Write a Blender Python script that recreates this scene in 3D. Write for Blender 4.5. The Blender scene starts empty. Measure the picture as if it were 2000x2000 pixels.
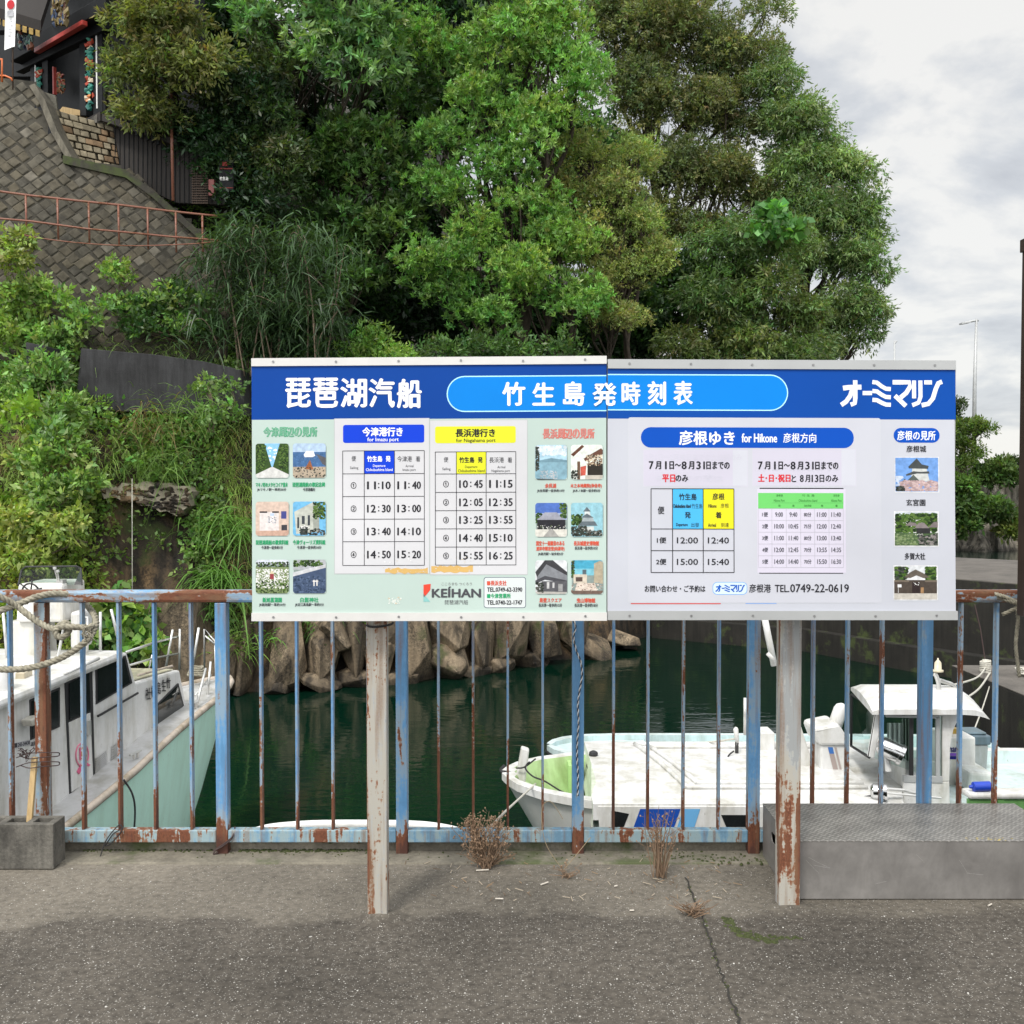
import bpy, math, random
import numpy as np
from mathutils import Vector, Matrix

S = bpy.context.scene
COL = S.collection
R = math.radians
# ------------------------------------------------------------------ camera
CAMZ, PITCH = 1.54, R(1.5)
cam = bpy.data.cameras.new("camera"); camo = bpy.data.objects.new("camera", cam); COL.objects.link(camo)
camo.location = (0, 0, CAMZ); camo.rotation_euler = (R(90) - PITCH, 0, 0)
cam.sensor_width = 36; cam.lens = 36; cam.clip_start = 0.05; cam.clip_end = 12000
S.camera = camo
# ------------------------------------------------------------------ exposure
S.view_settings.view_transform = 'Standard'; S.view_settings.look = 'None'
S.view_settings.gamma = 1; S.view_settings.exposure = 0.42
cy = S.cycles
cy.use_denoising = True; cy.max_bounces = 7; cy.diffuse_bounces = 3; cy.glossy_bounces = 3
cy.transmission_bounces = 4; cy.transparent_max_bounces = 10; cy.caustics_reflective = False; cy.caustics_refractive = False
cy.sample_clamp_indirect = 6
# ------------------------------------------------------------------ sky: high broken overcast
SUN_EL, SUN_AZ = R(52), R(205)          # azimuth from +Y clockwise: behind the camera, to the left
w = bpy.data.worlds.new("World"); S.world = w; w.use_nodes = True
nt = w.node_tree; nt.nodes.clear()
def N(t, ty, **kw):
    n = t.nodes.new(ty)
    for k, v in kw.items():
        if k.startswith('i_'):
            key = k[2:]; key = int(key) if key.isdigit() else key.replace('_', ' ')
            n.inputs[key].default_value = v
        else: setattr(n, k, v)
    return n
def L(t, a, b, o=0, i=0):
    t.links.new(a.outputs[o] if not hasattr(a, 'is_linked') else a, b.inputs[i])
out = N(nt, 'ShaderNodeOutputWorld'); bg = N(nt, 'ShaderNodeBackground'); L(nt, bg, out)
sky = N(nt, 'ShaderNodeTexSky', sky_type='NISHITA', sun_disc=False, sun_elevation=SUN_EL, sun_rotation=SUN_AZ)
skym = N(nt, 'ShaderNodeVectorMath', operation='SCALE', i_Scale=0.11); L(nt, sky, skym)
tc = N(nt, 'ShaderNodeTexCoord'); sep = N(nt, 'ShaderNodeSeparateXYZ'); L(nt, tc, sep)
zz = N(nt, 'ShaderNodeMath', operation='MAXIMUM', i_1=0.0); L(nt, sep, zz, 2)
za = N(nt, 'ShaderNodeMath', operation='ADD', i_1=0.28); L(nt, zz, za)
dx = N(nt, 'ShaderNodeMath', operation='DIVIDE'); L(nt, sep, dx, 0, 0); L(nt, za, dx, 0, 1)
dy = N(nt, 'ShaderNodeMath', operation='DIVIDE'); L(nt, sep, dy, 1, 0); L(nt, za, dy, 0, 1)
cmb = N(nt, 'ShaderNodeCombineXYZ'); L(nt, dx, cmb, 0, 0); L(nt, dy, cmb, 0, 1)
n1 = N(nt, 'ShaderNodeTexNoise', i_Scale=2.6, i_Detail=9.0, i_Roughness=0.56, i_Distortion=0.25); L(nt, cmb, n1)
rp = N(nt, 'ShaderNodeValToRGB'); L(nt, n1, rp)
e = rp.color_ramp.elements
e[0].position = 0.38; e[0].color = (0.58, 0.60, 0.635, 1); e[1].position = 0.57; e[1].color = (0.93, 0.92, 0.89, 1)
m_ = rp.color_ramp.elements.new(0.47); m_.color = (0.70, 0.72, 0.745, 1)
# real overcast: brighter towards the zenith and round the veiled sun
dot = N(nt, 'ShaderNodeVectorMath', operation='DOT_PRODUCT'); L(nt, tc, dot)
dot.inputs[1].default_value = (math.sin(SUN_AZ) * math.cos(SUN_EL), math.cos(SUN_AZ) * math.cos(SUN_EL), math.sin(SUN_EL))
mr = N(nt, 'ShaderNodeMapRange', i_1=-0.2, i_2=1.0, i_3=0.755, i_4=2.2); L(nt, dot, mr, 1)
cm = N(nt, 'ShaderNodeVectorMath', operation='SCALE'); L(nt, rp, cm); nt.links.new(mr.outputs[0], cm.inputs['Scale'])
mx = N(nt, 'ShaderNodeMix', data_type='RGBA'); mx.inputs[0].default_value = 0.92
nt.links.new(skym.outputs[0], mx.inputs[6]); nt.links.new(cm.outputs[0], mx.inputs[7])
nt.links.new(mx.outputs[2], bg.inputs[0]); bg.inputs[1].default_value = 1.0
# ------------------------------------------------------------------ sun
sl = bpy.data.lights.new("sun", 'SUN'); sl.energy = 1.9; sl.angle = R(10); sl.color = (1, 0.95, 0.87)
so = bpy.data.objects.new("sun", sl); COL.objects.link(so)
sd = Vector((math.sin(SUN_AZ) * math.cos(SUN_EL), math.cos(SUN_AZ) * math.cos(SUN_EL), math.sin(SUN_EL)))
so.rotation_euler = sd.to_track_quat('Z', 'Y').to_euler(); so.location = (-4, -6, 14)

# ------------------------------------------------------------------ photograph geometry: pixel -> point at a depth / on a plane
CP, SP = math.cos(PITCH), math.sin(PITCH)
def ray(u, v):
    a, b = (u - 1000) / 2000, -(v - 1000) / 2000
    return Vector((a, CP + b * SP, -SP + b * CP))
def P(u, v, Y):
    d = ray(u, v); t = Y / d.y
    return Vector((d.x * t, Y, CAMZ + d.z * t))
def G(u, v, z=0.0):
    d = ray(u, v); t = (z - CAMZ) / d.z
    return Vector((d.x * t, d.y * t, z))
def PL(u, v, p0, n):
    d = ray(u, v); o = Vector((0, 0, CAMZ)); t = (Vector(p0) - o).dot(n) / d.dot(n)
    return o + d * t
# ------------------------------------------------------------------ objects
def tag(o, label=None, cat=None, group=None, kind=None):
    if label: o['label'] = label
    if cat: o['category'] = cat
    if group: o['group'] = group
    if kind: o['kind'] = kind
    return o
def thing(name, label, cat, loc=(0, 0, 0), group=None):
    o = bpy.data.objects.new(name, None); COL.objects.link(o); o.location = loc
    o.empty_display_size = 0.1
    return tag(o, label, cat, group)
def adopt(o, parent):
    o.parent = parent
    o.matrix_parent_inverse = Matrix.Translation(-Vector(parent.location))
class MB:
    def __init__(s): s.v = []; s.f = []; s.c = []; s.m = []
    def add(s, vs, fs, col=None, mi=0):
        b = len(s.v); s.v.extend([tuple(p) for p in vs])
        for f in fs: s.f.append([b + i for i in f]); s.c.append(col or (1, 1, 1)); s.m.append(mi)
        return s
    def box(s, x0, x1, y0, y1, z0, z1, col=None, mi=0, M=None):
        vs = [Vector(p) for p in ((x0,y0,z0),(x1,y0,z0),(x1,y1,z0),(x0,y1,z0),(x0,y0,z1),(x1,y0,z1),(x1,y1,z1),(x0,y1,z1))]
        if M is not None: vs = [M @ p for p in vs]
        return s.add(vs, [(0,3,2,1),(4,5,6,7),(0,1,5,4),(1,2,6,5),(2,3,7,6),(3,0,4,7)], col, mi)
    def prism(s, pts, off, col=None, mi=0):
        n = len(pts); off = Vector(off); q = [Vector(p) for p in pts]; vs = q + [p + off for p in q]
        # orient so that first cap faces away from off
        nn = Vector((0, 0, 0))
        for i in range(n): nn += q[i].cross(q[(i + 1) % n])
        fw = nn.dot(off) < 0
        a = list(range(n)); b = [i + n for i in a]
        fs = [a if fw else a[::-1], b[::-1] if fw else b]
        for i in range(n):
            j = (i + 1) % n; fs.append((j, i, i + n, j + n) if fw else (i, j, j + n, i + n))
        return s.add(vs, fs, col, mi)
    def tube(s, pts, r, n=8, col=None, mi=0, cap=True):
        pts = [Vector(p) for p in pts]; k = len(pts)
        rs = r if hasattr(r, '__len__') else [r] * k
        vs = []; up = None
        for i, p in enumerate(pts):
            t = (pts[min(i + 1, k - 1)] - pts[max(i - 1, 0)]); t = t.normalized() if t.length > 1e-9 else Vector((0, 0, 1))
            if up is None: up = t.orthogonal().normalized()
            up = (up - t * up.dot(t)); up = up.normalized() if up.length > 1e-6 else t.orthogonal().normalized()
            b = t.cross(up)
            for j in range(n):
                a = 2 * math.pi * j / n
                vs.append(p + (up * math.cos(a) + b * math.sin(a)) * rs[i])
        fs = []
        for i in range(k - 1):
            for j in range(n):
                j2 = (j + 1) % n; fs.append((i*n+j, i*n+j2, (i+1)*n+j2, (i+1)*n+j))
        if cap: fs.append(list(range(n))[::-1]); fs.append([(k-1)*n+j for j in range(n)])
        return s.add(vs, fs, col, mi)
    def grid(s, rows, col=None, mi=0, close=False):
        m = len(rows[0]); vs = [p for r in rows for p in r]; fs = []
        for i in range(len(rows) - 1):
            for j in range(m if close else m - 1):
                j2 = (j + 1) % m; fs.append((i*m+j, i*m+j2, (i+1)*m+j2, (i+1)*m+j))
        return s.add(vs, fs, col, mi)
    def build(s, name, mats, parent=None, smooth=False, bevel=0, sub=0, angle=None):
        me = bpy.data.meshes.new(name); me.from_pydata(s.v, [], s.f)
        if not isinstance(mats, (list, tuple)): mats = [mats]
        for m in mats: me.materials.append(m)
        if len(mats) > 1: me.polygons.foreach_set('material_index', s.m)
        at = me.color_attributes.new('Col', 'FLOAT_COLOR', 'CORNER')
        cs = np.array([list(c[:3]) + [1.0] for c in s.c], dtype=np.float32)
        cs = np.repeat(cs, [len(f) for f in s.f], axis=0); at.data.foreach_set('color', cs.ravel())
        if smooth: me.polygons.foreach_set('use_smooth', [True] * len(me.polygons))
        me.update(); o = bpy.data.objects.new(name, me); COL.objects.link(o)
        if smooth and angle: me.set_sharp_from_angle(angle=R(angle))
        if bevel:
            b = o.modifiers.new('bevel', 'BEVEL'); b.width = bevel; b.segments = 2; b.limit_method = 'ANGLE'; b.angle_limit = R(40)
        if sub:
            b = o.modifiers.new('sub', 'SUBSURF'); b.levels = sub; b.render_levels = sub
        if parent is not None: adopt(o, parent)
        return o
# ------------------------------------------------------------------ materials
def srgb(r, g, b):
    f = lambda c: (c / 255 / 12.92) if c <= 10 else ((c / 255 + 0.055) / 1.055) ** 2.4
    return (f(r), f(g), f(b))
def c4(c): return (c[0], c[1], c[2], 1)
def base(name):
    m = bpy.data.materials.new(name); m.use_nodes = True; t = m.node_tree
    return m, t, t.nodes['Principled BSDF']
def noise(t, scale, detail=4.0, rough=0.55, sc=None, dist=0.0, loc=None):
    c = N(t, 'ShaderNodeTexCoord'); n = N(t, 'ShaderNodeTexNoise', i_Scale=scale, i_Detail=detail, i_Roughness=rough, i_Distortion=dist)
    if sc or loc:
        mp = N(t, 'ShaderNodeMapping'); t.links.new(c.outputs['Object'], mp.inputs[0])
        if sc: mp.inputs['Scale'].default_value = sc
        if loc: mp.inputs['Location'].default_value = loc
        t.links.new(mp.outputs[0], n.inputs['Vector'])
    else: t.links.new(c.outputs['Object'], n.inputs['Vector'])
    return n
def ramp(t, src, stops, interp='LINEAR'):
    r = N(t, 'ShaderNodeValToRGB'); r.color_ramp.interpolation = interp
    el = r.color_ramp.elements; st = sorted(stops, key=lambda q: q[0])
    cc = lambda c: c4(c) if hasattr(c, '__len__') else (c, c, c, 1)
    el[0].position = min(1, st[0][0]); el[0].color = cc(st[0][1])
    el[1].position = min(1, st[-1][0]); el[1].color = cc(st[-1][1])
    for p_, c_ in st[1:-1]:
        q = el.new(min(1, max(0, p_))); q.color = cc(c_)
    t.links.new(src.outputs[0] if not hasattr(src, 'is_linked') else src, r.inputs[0]); return r
def mix(t, fac, a, b, mode='MIX'):
    m = N(t, 'ShaderNodeMix', data_type='RGBA', blend_type=mode)
    for k, s in ((0, fac), (6, a), (7, b)):
        if hasattr(s, 'outputs'): t.links.new(s.outputs[2] if s.bl_idname == 'ShaderNodeMix' else s.outputs[0], m.inputs[k])
        elif hasattr(s, 'is_linked'): t.links.new(s, m.inputs[k])
        elif k == 0: m.inputs[0].default_value = s
        else: m.inputs[k].default_value = c4(s)
    return m
def bump(t, bs, src, strength=0.3, dist=0.02):
    b = N(t, 'ShaderNodeBump', i_Strength=strength, i_Distance=dist)
    t.links.new(src.outputs[0] if not hasattr(src, 'is_linked') else src, b.inputs['Height'])
    t.links.new(b.outputs[0], bs.inputs['Normal']); return b
def setc(t, bs, s): t.links.new(s.outputs[2] if s.bl_idname == 'ShaderNodeMix' else s.outputs[0], bs.inputs['Base Color'])
def plain(name, col, rough=0.5, metal=0.0, spec=0.5, var=0.12, scale=14, bmp=0.0):
    m, t, b = base(name); n = noise(t, scale)
    lo = tuple(c * (1 - var) for c in col); hi = tuple(min(1, c * (1 + var)) for c in col)
    setc(t, b, ramp(t, n, [(0.3, lo), (0.7, hi)]))
    b.inputs['Roughness'].default_value = rough; b.inputs['Metallic'].default_value = metal
    b.inputs['Specular IOR Level'].default_value = spec
    if bmp: bump(t, b, n, bmp, 0.01)
    return m
def vcol(name, rough=0.5, spec=0.4, var=0.0, scale=30, bmp=0.0, sc=None, metal=0.0):
    m, t, b = base(name); a = N(t, 'ShaderNodeAttribute', attribute_name='Col')
    if var:
        n = noise(t, scale, 5.0, sc=sc); r = ramp(t, n, [(0.25, 1 - var), (0.75, 1 + var * 0.6)])
        x = mix(t, 1.0, a, r, 'MULTIPLY'); setc(t, b, x)
        if bmp: bump(t, b, n, bmp, 0.015)
    else: setc(t, b, a)
    b.inputs['Roughness'].default_value = rough; b.inputs['Specular IOR Level'].default_value = spec; b.inputs['Metallic'].default_value = metal
    return m
RUST, RUST2, PRIMER = (0.165, 0.056, 0.026), (0.070, 0.026, 0.017), (0.36, 0.38, 0.33)
def rusty(name, paint, amount=0.5, streak=True, pale=PRIMER, zdep=None):
    """peeling paint over rust: chips with a pale primer rim, runs that follow gravity; zdep=(z0, z1, gain) rusts one end more"""
    m, t, b = base(name)
    n1 = noise(t, 9.0, 8.0, 0.62, sc=(1.9, 1.9, 0.22) if streak else (0.4, 1.2, 1.6), dist=0.4)
    n2 = noise(t, 60.0, 4.0, 0.6); n3 = noise(t, 2.2, 2.0)
    s = N(t, 'ShaderNodeMath', operation='MULTIPLY_ADD', i_1=0.25); L(t, n2, s); t.links.new(n1.outputs[0], s.inputs[2])
    s2 = N(t, 'ShaderNodeMath', operation='MULTIPLY_ADD', i_1=0.55); L(t, n3, s2); t.links.new(s.outputs[0], s2.inputs[2])
    src = s2
    if zdep:
        c = N(t, 'ShaderNodeTexCoord'); sp = N(t, 'ShaderNodeSeparateXYZ'); t.links.new(c.outputs['Object'], sp.inputs[0])
        r_ = N(t, 'ShaderNodeMapRange', i_1=zdep[0], i_2=zdep[1], i_3=zdep[2], i_4=0.0); t.links.new(sp.outputs[2], r_.inputs[0])
        s3 = N(t, 'ShaderNodeMath', operation='SUBTRACT'); L(t, s2, s3); t.links.new(r_.outputs[0], s3.inputs[1]); src = s3
    k = 0.58 + 0.32 * amount
    p2 = tuple(c * 0.8 for c in paint); p3 = tuple(min(1, c * 0.55 + q * 0.45) for c, q in zip(paint, pale))
    r = ramp(t, src, [(max(0.0, k - 0.20), RUST2), (k - 0.08, RUST), (k - 0.05, tuple(c * .6 for c in RUST)), (k - 0.015, tuple(c * 1.25 for c in RUST)), (k + 0.004, tuple(0.5*a+0.5*q for a, q in zip(pale, RUST))), (k + 0.02, p3), (k + 0.10, p3), (min(1, k + 0.16), paint), (1.0, p2)])
    ns = noise(t, 7.0, 5.0, 0.6, sc=(5, 5, 0.22) if streak else (1.2, 5, 5), loc=(2, 9, 4)); nd = noise(t, 150, 3)
    st_ = mix(t, 1.0, ramp(t, ns, [(0.58 - .12 * amount, 0.0), (0.72 - .12 * amount, 0.75)]), ramp(t, nd, [(.3, .6), (.7, 1)]), 'MULTIPLY')
    r = mix(t, st_, r, (0.19, 0.105, 0.055)); setc(t, b, r)
    rr = ramp(t, src, [(k - 0.02, 0.85), (k + 0.05, 0.42)]); t.links.new(rr.outputs[0], b.inputs['Roughness'])
    bump(t, b, src, 0.25, 0.004); return m
# ================================================================== materials of the place
rng = np.random.default_rng(7); rnd = random.Random(11)
def asphalt():
    m, t, b = base('asphalt'); c = N(t, 'ShaderNodeTexCoord')
    n = noise(t, 900, 2.0, 0.6, sc=(0.1, 0.1, 0.1)); nb = noise(t, 1.5, 5.0, 0.6); nf = noise(t, 38, 4, 0.65)
    g = ramp(t, nf, [(0.3, (0.046, 0.040, 0.033)), (0.7, (0.120, 0.106, 0.088))])
    v = N(t, 'ShaderNodeTexVoronoi', i_Scale=165.0, i_Randomness=1.0); t.links.new(c.outputs['Object'], v.inputs[0])
    wn = N(t, 'ShaderNodeSeparateColor'); t.links.new(v.outputs['Color'], wn.inputs[0])
    isst = ramp(t, wn.outputs[0], [(0.55, 0.0), (0.60, 0.32), (0.9, 0.32), (0.92, 1.0)])
    edge = ramp(t, v.outputs['Distance'], [(0.32, 1.0), (0.46, 0.0)])
    f = mix(t, 1.0, isst, edge, 'MULTIPLY')
    stc = ramp(t, wn.outputs[1], [(0.0, (0.10, 0.09, 0.08)), (0.45, (0.22, 0.205, 0.18)), (0.75, (0.40, 0.38, 0.34)), (1.0, (0.54, 0.52, 0.48))])
    col = mix(t, f, g, stc)
    # paler tan strip along the kerb with an irregular edge, and darker damp patches
    sp = N(t, 'ShaderNodeSeparateXYZ'); t.links.new(c.outputs['Object'], sp.inputs[0])
    na = N(t, 'ShaderNodeMath', operation='MULTIPLY_ADD', i_1=0.42); L(t, nb, na); t.links.new(sp.outputs[1], na.inputs[2])
    x2 = N(t, 'ShaderNodeMath', operation='MULTIPLY_ADD', i_1=-0.035); t.links.new(sp.outputs[0], x2.inputs[0]); L(t, na, x2, 0, 2)
    wr = ramp(t, N(t, 'ShaderNodeMapRange', i_1=3.55, i_2=4.45), [(0.0, 0), (1.0, 1)])
    mr_ = wr.inputs[0].links[0].from_node; t.links.new(x2.outputs[0], mr_.inputs[0])
    wv = ramp(t, mr_.outputs[0], [(0.27, 0.0), (0.33, 0.48), (0.72, 0.6), (0.95, 0.8)])
    wmul = ramp(t, nf, [(0.25, 0.35), (0.65, 1.0)]); wf = mix(t, 1.0, wv, wmul, 'MULTIPLY')
    col = mix(t, wf, col, (0.235, 0.21, 0.17))
    nl_ = noise(t, .8, 6, .6, loc=(4, 7, 0)); dm = mix(t, 1.0, ramp(t, nb, [(0.35, 0.82), (0.62, 1.08)]), ramp(t, nl_, [(.38, .74), (.56, 1.06)]), 'MULTIPLY'); col = mix(t, 1.0, col, dm, 'MULTIPLY')
    col2 = mix(t, f, col, mix(t, 0.55, col, stc)); setc(t, b, col2)
    b.inputs['Roughness'].default_value = 0.9; b.inputs['Specular IOR Level'].default_value = 0.25
    h = mix(t, 0.5, f, nf); bump(t, b, h.outputs[2], 0.75, 0.006); return m
def concrete(name, col, moss=0.0, scale=6, dark=0.6, stain=True):
    m, t, b = base(name); n = noise(t, scale, 8, 0.6); nf = noise(t, 90, 3, 0.6)
    r = ramp(t, n, [(0.3, tuple(c * dark for c in col)), (0.55, col), (0.75, tuple(min(1, c * 1.25) for c in col))])
    x = mix(t, 1.0, r, ramp(t, nf, [(0.3, 0.75), (0.7, 1.15)]), 'MULTIPLY')
    if stain:
        ns = noise(t, 5, 5, 0.6, sc=(3.5, 3.5, 0.25)); x = mix(t, 1.0, x, ramp(t, ns, [(0.35, 0.6), (0.6, 1.05)]), 'MULTIPLY')
    if moss:
        nm = noise(t, 3.1, 6, 0.65, loc=(3, 1, 5)); x = mix(t, ramp(t, nm, [(0.62 - 0.25 * moss, 0.0), (0.72 - 0.2 * moss, 0.85)]), x, (0.055, 0.075, 0.02))
    setc(t, b, x); b.inputs['Roughness'].default_value = 0.9; bump(t, b, nf, 0.5, 0.006); return m
M = {}
def wob(pts, n=8, j=.002):
    out = []
    for i in range(len(pts) - 1):
        for s in range(n):
            p = Vector(pts[i]).lerp(Vector(pts[i + 1]), s / n); out.append(p + Vector((rnd.gauss(0, j), rnd.gauss(0, j), rnd.gauss(0, j))))
    return out + [Vector(pts[-1])]
def smooth(pts, n=10):
    pts = [Vector(p) for p in pts]; q = [pts[0]] + pts + [pts[-1]]; out = []
    for i in range(1, len(q) - 2):
        for s in range(n):
            t = s / n; out.append(.5 * ((2 * q[i]) + (q[i+1] - q[i-1]) * t + (2*q[i-1] - 5*q[i] + 4*q[i+1] - q[i+2]) * t*t + (-q[i-1] + 3*q[i] - 3*q[i+1] + q[i+2]) * t**3))
    return out + [pts[-1]]
M['asphalt'] = asphalt()
M['kerb'] = concrete('kerb_concrete', (0.20, 0.18, 0.14), moss=0.35, scale=9, stain=False)
M['quay'] = concrete('old_quay_concrete', (0.022, 0.020, 0.016), moss=0.28, scale=2.2, dark=0.45)
M['quaytop'] = concrete('quay_top_concrete', (0.125, 0.112, 0.098), scale=3, stain=False)
M['block'] = concrete('block_concrete', (0.15, 0.14, 0.12), moss=0.1, scale=7, dark=0.4)
M['darkwall'] = concrete('dark_wet_concrete', (0.034, 0.034, 0.036), scale=3, dark=0.55)
def water():
    m, t, b = base('harbour_water'); b.inputs['Base Color'].default_value = (0.0014, 0.0135, 0.0075, 1)
    b.inputs['Roughness'].default_value = 0.035; b.inputs['IOR'].default_value = 1.33; b.inputs['Specular IOR Level'].default_value = 0.34
    n = noise(t, 3.2, 3.0, 0.5, sc=(0.8, 2.0, 1), dist=0.5); n2 = noise(t, 0.7, 2.0, sc=(0.8, 1.3, 1))
    h = N(t, 'ShaderNodeMath', operation='MULTIPLY_ADD', i_1=1.6); L(t, n2, h); t.links.new(n.outputs[0], h.inputs[2])
    bump(t, b, h.outputs[0], 0.085, 0.05); return m
M['water'] = water()
WZ = -1.30
# ================================================================== ground, kerb, quay, water
QE = 4.40                                            # quay edge
g = MB(); nx, ny = 60, 30
rows = [[(-14 + 28 * i / nx, -8 + (4.12 + 8) * j / ny, 0) for i in range(nx + 1)] for j in range(ny + 1)]
g.grid(rows); tag(g.build('ground', M['asphalt']), kind='structure')
k = MB(); k.box(-14, 14, 4.12, 4.27, -0.30, 0.006); k.box(-14, 14, 4.27, QE, -0.30, 0.045)
ko = k.build('kerb', M['kerb'], bevel=0.008); tag(ko, kind='structure')
k = MB(); k.box(-14, 14, 4.125, QE - 0.01, -3.2, -0.302); tag(k.build('quay_face', M['quay']), kind='structure')
wv = MB(); wv.add([(-600, QE - 0.02, WZ), (900, QE - 0.02, WZ), (3500, 6000, WZ), (-3000, 6000, WZ)], [(0, 1, 2, 3)])
tag(wv.build('water', M['water']), kind='structure')
# breakwater / old quay across the basin
bw = MB()
pts = [(1.6, 20.6), (2.6, 19.2), (5.06, 17.6), (6.2, 15.7), (7.9, 13.4), (30, 9.0), (30, 14), (11.0, 17.4), (8.6, 19.6), (4, 24), (1.6, 24)]
bw.prism([(x, y, 0.14) for x, y in pts], (0, 0, -2.6), mi=0)
bw.prism([(x * 0.999, y + 0.06, 0.15) for x, y in pts], (0, 0, -0.02), mi=1)
ledge = [(2.6, 19.0), (5.0, 17.4), (6.1, 15.5), (7.8, 13.2), (7.8, 13.6), (6.2, 15.9), (5.06, 17.8), (2.7, 19.4)]
bw.prism([(x, y, -0.92) for x, y in ledge], (0, 0, -1.2), mi=0)
tag(bw.build('breakwater', [M['quay'], M['quaytop']], bevel=0.03), 'long dark mossy breakwater with a pale top across the far side of the basin', 'breakwater')
pr = MB(); pr.box(4.46, 11, 6.3, 10.35, -3, -0.30, mi=0); pr.box(4.46, 11, 6.3, 10.35, -0.298, -0.285, mi=1)
tag(pr.build('pier', [M['quay'], M['quaytop']], bevel=0.035), 'low mossy concrete pier with ropes tied at its corner, behind the wheelhouse', 'pier')
# crack across the asphalt, loose chips, moss
M['crack'] = plain('crack_dirt', (0.022, 0.02, 0.016), 0.95); M['moss'] = plain('moss', (0.040, 0.050, 0.013), 0.95, var=0.4, scale=60, bmp=0.8)
cr = MB(); path = [G(1338, 1715), G(1372, 1790), G(1385, 1835), G(1400, 1880), G(1425, 1945), G(1448, 2005), G(1470, 2080)]
pp = []
for i in range(len(path) - 1):
    for s in range(9): pp.append(path[i].lerp(path[i + 1], s / 9))
rw = []
for i, p in enumerate(pp):
    jx = rnd.uniform(-.006, .006); wd = rnd.uniform(.0015, .0045)
    rw.append([(p.x + jx - wd, p.y, .004), (p.x + jx + wd, p.y, .004)])
cr.grid(rw); tag(cr.build('pavement_crack', M['crack']), kind='structure')
def lumps(mb, path, n, r0, r1, spread, zoff=0.0):
    for _ in range(n):
        i = rnd.randrange(len(path) - 1); p = path[i].lerp(path[i + 1], rnd.random())
        r = rnd.uniform(r0, r1); cx, cy_ = p.x + rnd.gauss(0, spread), p.y + rnd.gauss(0, spread)
        ring = [(cx + math.cos(a) * r * rnd.uniform(.7, 1.3), cy_ + math.sin(a) * r * rnd.uniform(.7, 1.3), p.z - .003 + zoff) for a in [k * math.pi / 3 for k in range(6)]]
        top = [(cx + (x - cx) * .55, cy_ + (y - cy_) * .55, p.z + zoff + r * rnd.uniform(.35, .7)) for x, y, z in ring]
        mb.add(ring + top + [(cx, cy_, top[0][2] + r * .1)], [(j, (j + 1) % 6, 6 + (j + 1) % 6, 6 + j) for j in range(6)] + [(6 + j, 6 + (j + 1) % 6, 12) for j in range(6)])
ms = MB(); lumps(ms, [G(1418, 1792), G(1432, 1812), G(1445, 1826), G(1475, 1830), G(1500, 1838), G(1520, 1832)], 130, .004, .012, .012)
lumps(ms, [G(1520, 1832), G(1560, 1832)], 30, .003, .009, .006); lumps(ms, pp, 60, .003, .007, .005)
lumps(ms, [Vector((-1.15, 4.258, .006)), Vector((-.62, 4.26, .006))], 220, .003, .010, .009); lumps(ms, [Vector((-1.8, 4.26, .006)), Vector((-1.2, 4.262, .006))], 90, .003, .008, .008); lumps(ms, [Vector((-1.3, 4.22, .006)), Vector((.9, 4.2, .006))], 90, .002, .006, .03)
lumps(ms, [Vector((-1.8, 4.30, .045)), Vector((-.6, 4.28, .045))], 160, .004, .012, .012)
lumps(ms, [Vector((.65, 4.2, .006)), Vector((1.02, 4.15, .006))], 90, .003, .008, .03)
tag(ms.build('moss', M['moss'], smooth=True), kind='stuff')
M['chip'] = vcol('stone_chip', 0.85, 0.2)
ch = MB()
for _ in range(2000):
    y = 1.35 + 2.9 * rnd.random() ** 0.8; x = rnd.uniform(-.56, .56) * (y + .3)
    r = rnd.choice([.0011, .0016, .002, .0026, .0034]) * rnd.uniform(.7, 1.25); a0 = rnd.random() * 6.28
    el = rnd.uniform(.5, 1); n = 5; q = rnd.uniform(.22, .52)
    if y > 4.1: continue
    ring = [(x + math.cos(a0 + 6.283 * k / n) * r * rnd.uniform(.75, 1.2), y + math.sin(a0 + 6.283 * k / n) * r * el, .0) for k in range(n)]
    tp = [(x + (px - x) * .6, y + (py - y) * .6, r * .55) for px, py, _z in ring]
    ch.add(ring + tp, [(k, (k + 1) % n, n + (k + 1) % n, n + k) for k in range(n)] + [tuple(range(n, 2 * n))], (q, q * .97, q * .9))
tag(ch.build('gravel', M['chip']), kind='stuff')
# cement collars round the sign post feet
M['collar'] = concrete('post_mortar', (0.125, 0.11, 0.085), moss=0.2, scale=10, stain=False)
# ================================================================== timetable sign
M['print'] = vcol('printed_sheet', 0.5, 0.16, var=.10, scale=2.2); M['photo'] = vcol('printed_photo', 0.45, 0.16, var=0.28, scale=70)
M['alu'] = plain('aluminium_strip', (0.40, 0.41, 0.41), 0.5, 0.25, var=0.07, scale=5)
M['screw'] = plain('screw_head', (.25, .25, .25), .4, .6); M['whitestrip'] = plain('white_strip', (0.60, 0.59, 0.57), 0.5, var=0.05, scale=12)
M['signpost'] = rusty('rusty_white_post', (0.36, 0.375, 0.375), 0.80, pale=(0.42, 0.36, 0.26))
pA, pB = P(492.7, 957, 3.50), P(1864.5, 957, 3.56)
EX = Vector((pB.x - pA.x, pB.y - pA.y, 0)); SW = EX.length; EX.normalize(); NZ = Vector((EX.y, -EX.x, 0))   # towards the camera
ZB, ZT = 1.074, 1.972
SPLIT = 0.5005 * SW
def onsign(s, z, wv=0.0): return Vector((pA.x, pA.y, z)) + EX * s + NZ * wv
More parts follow.
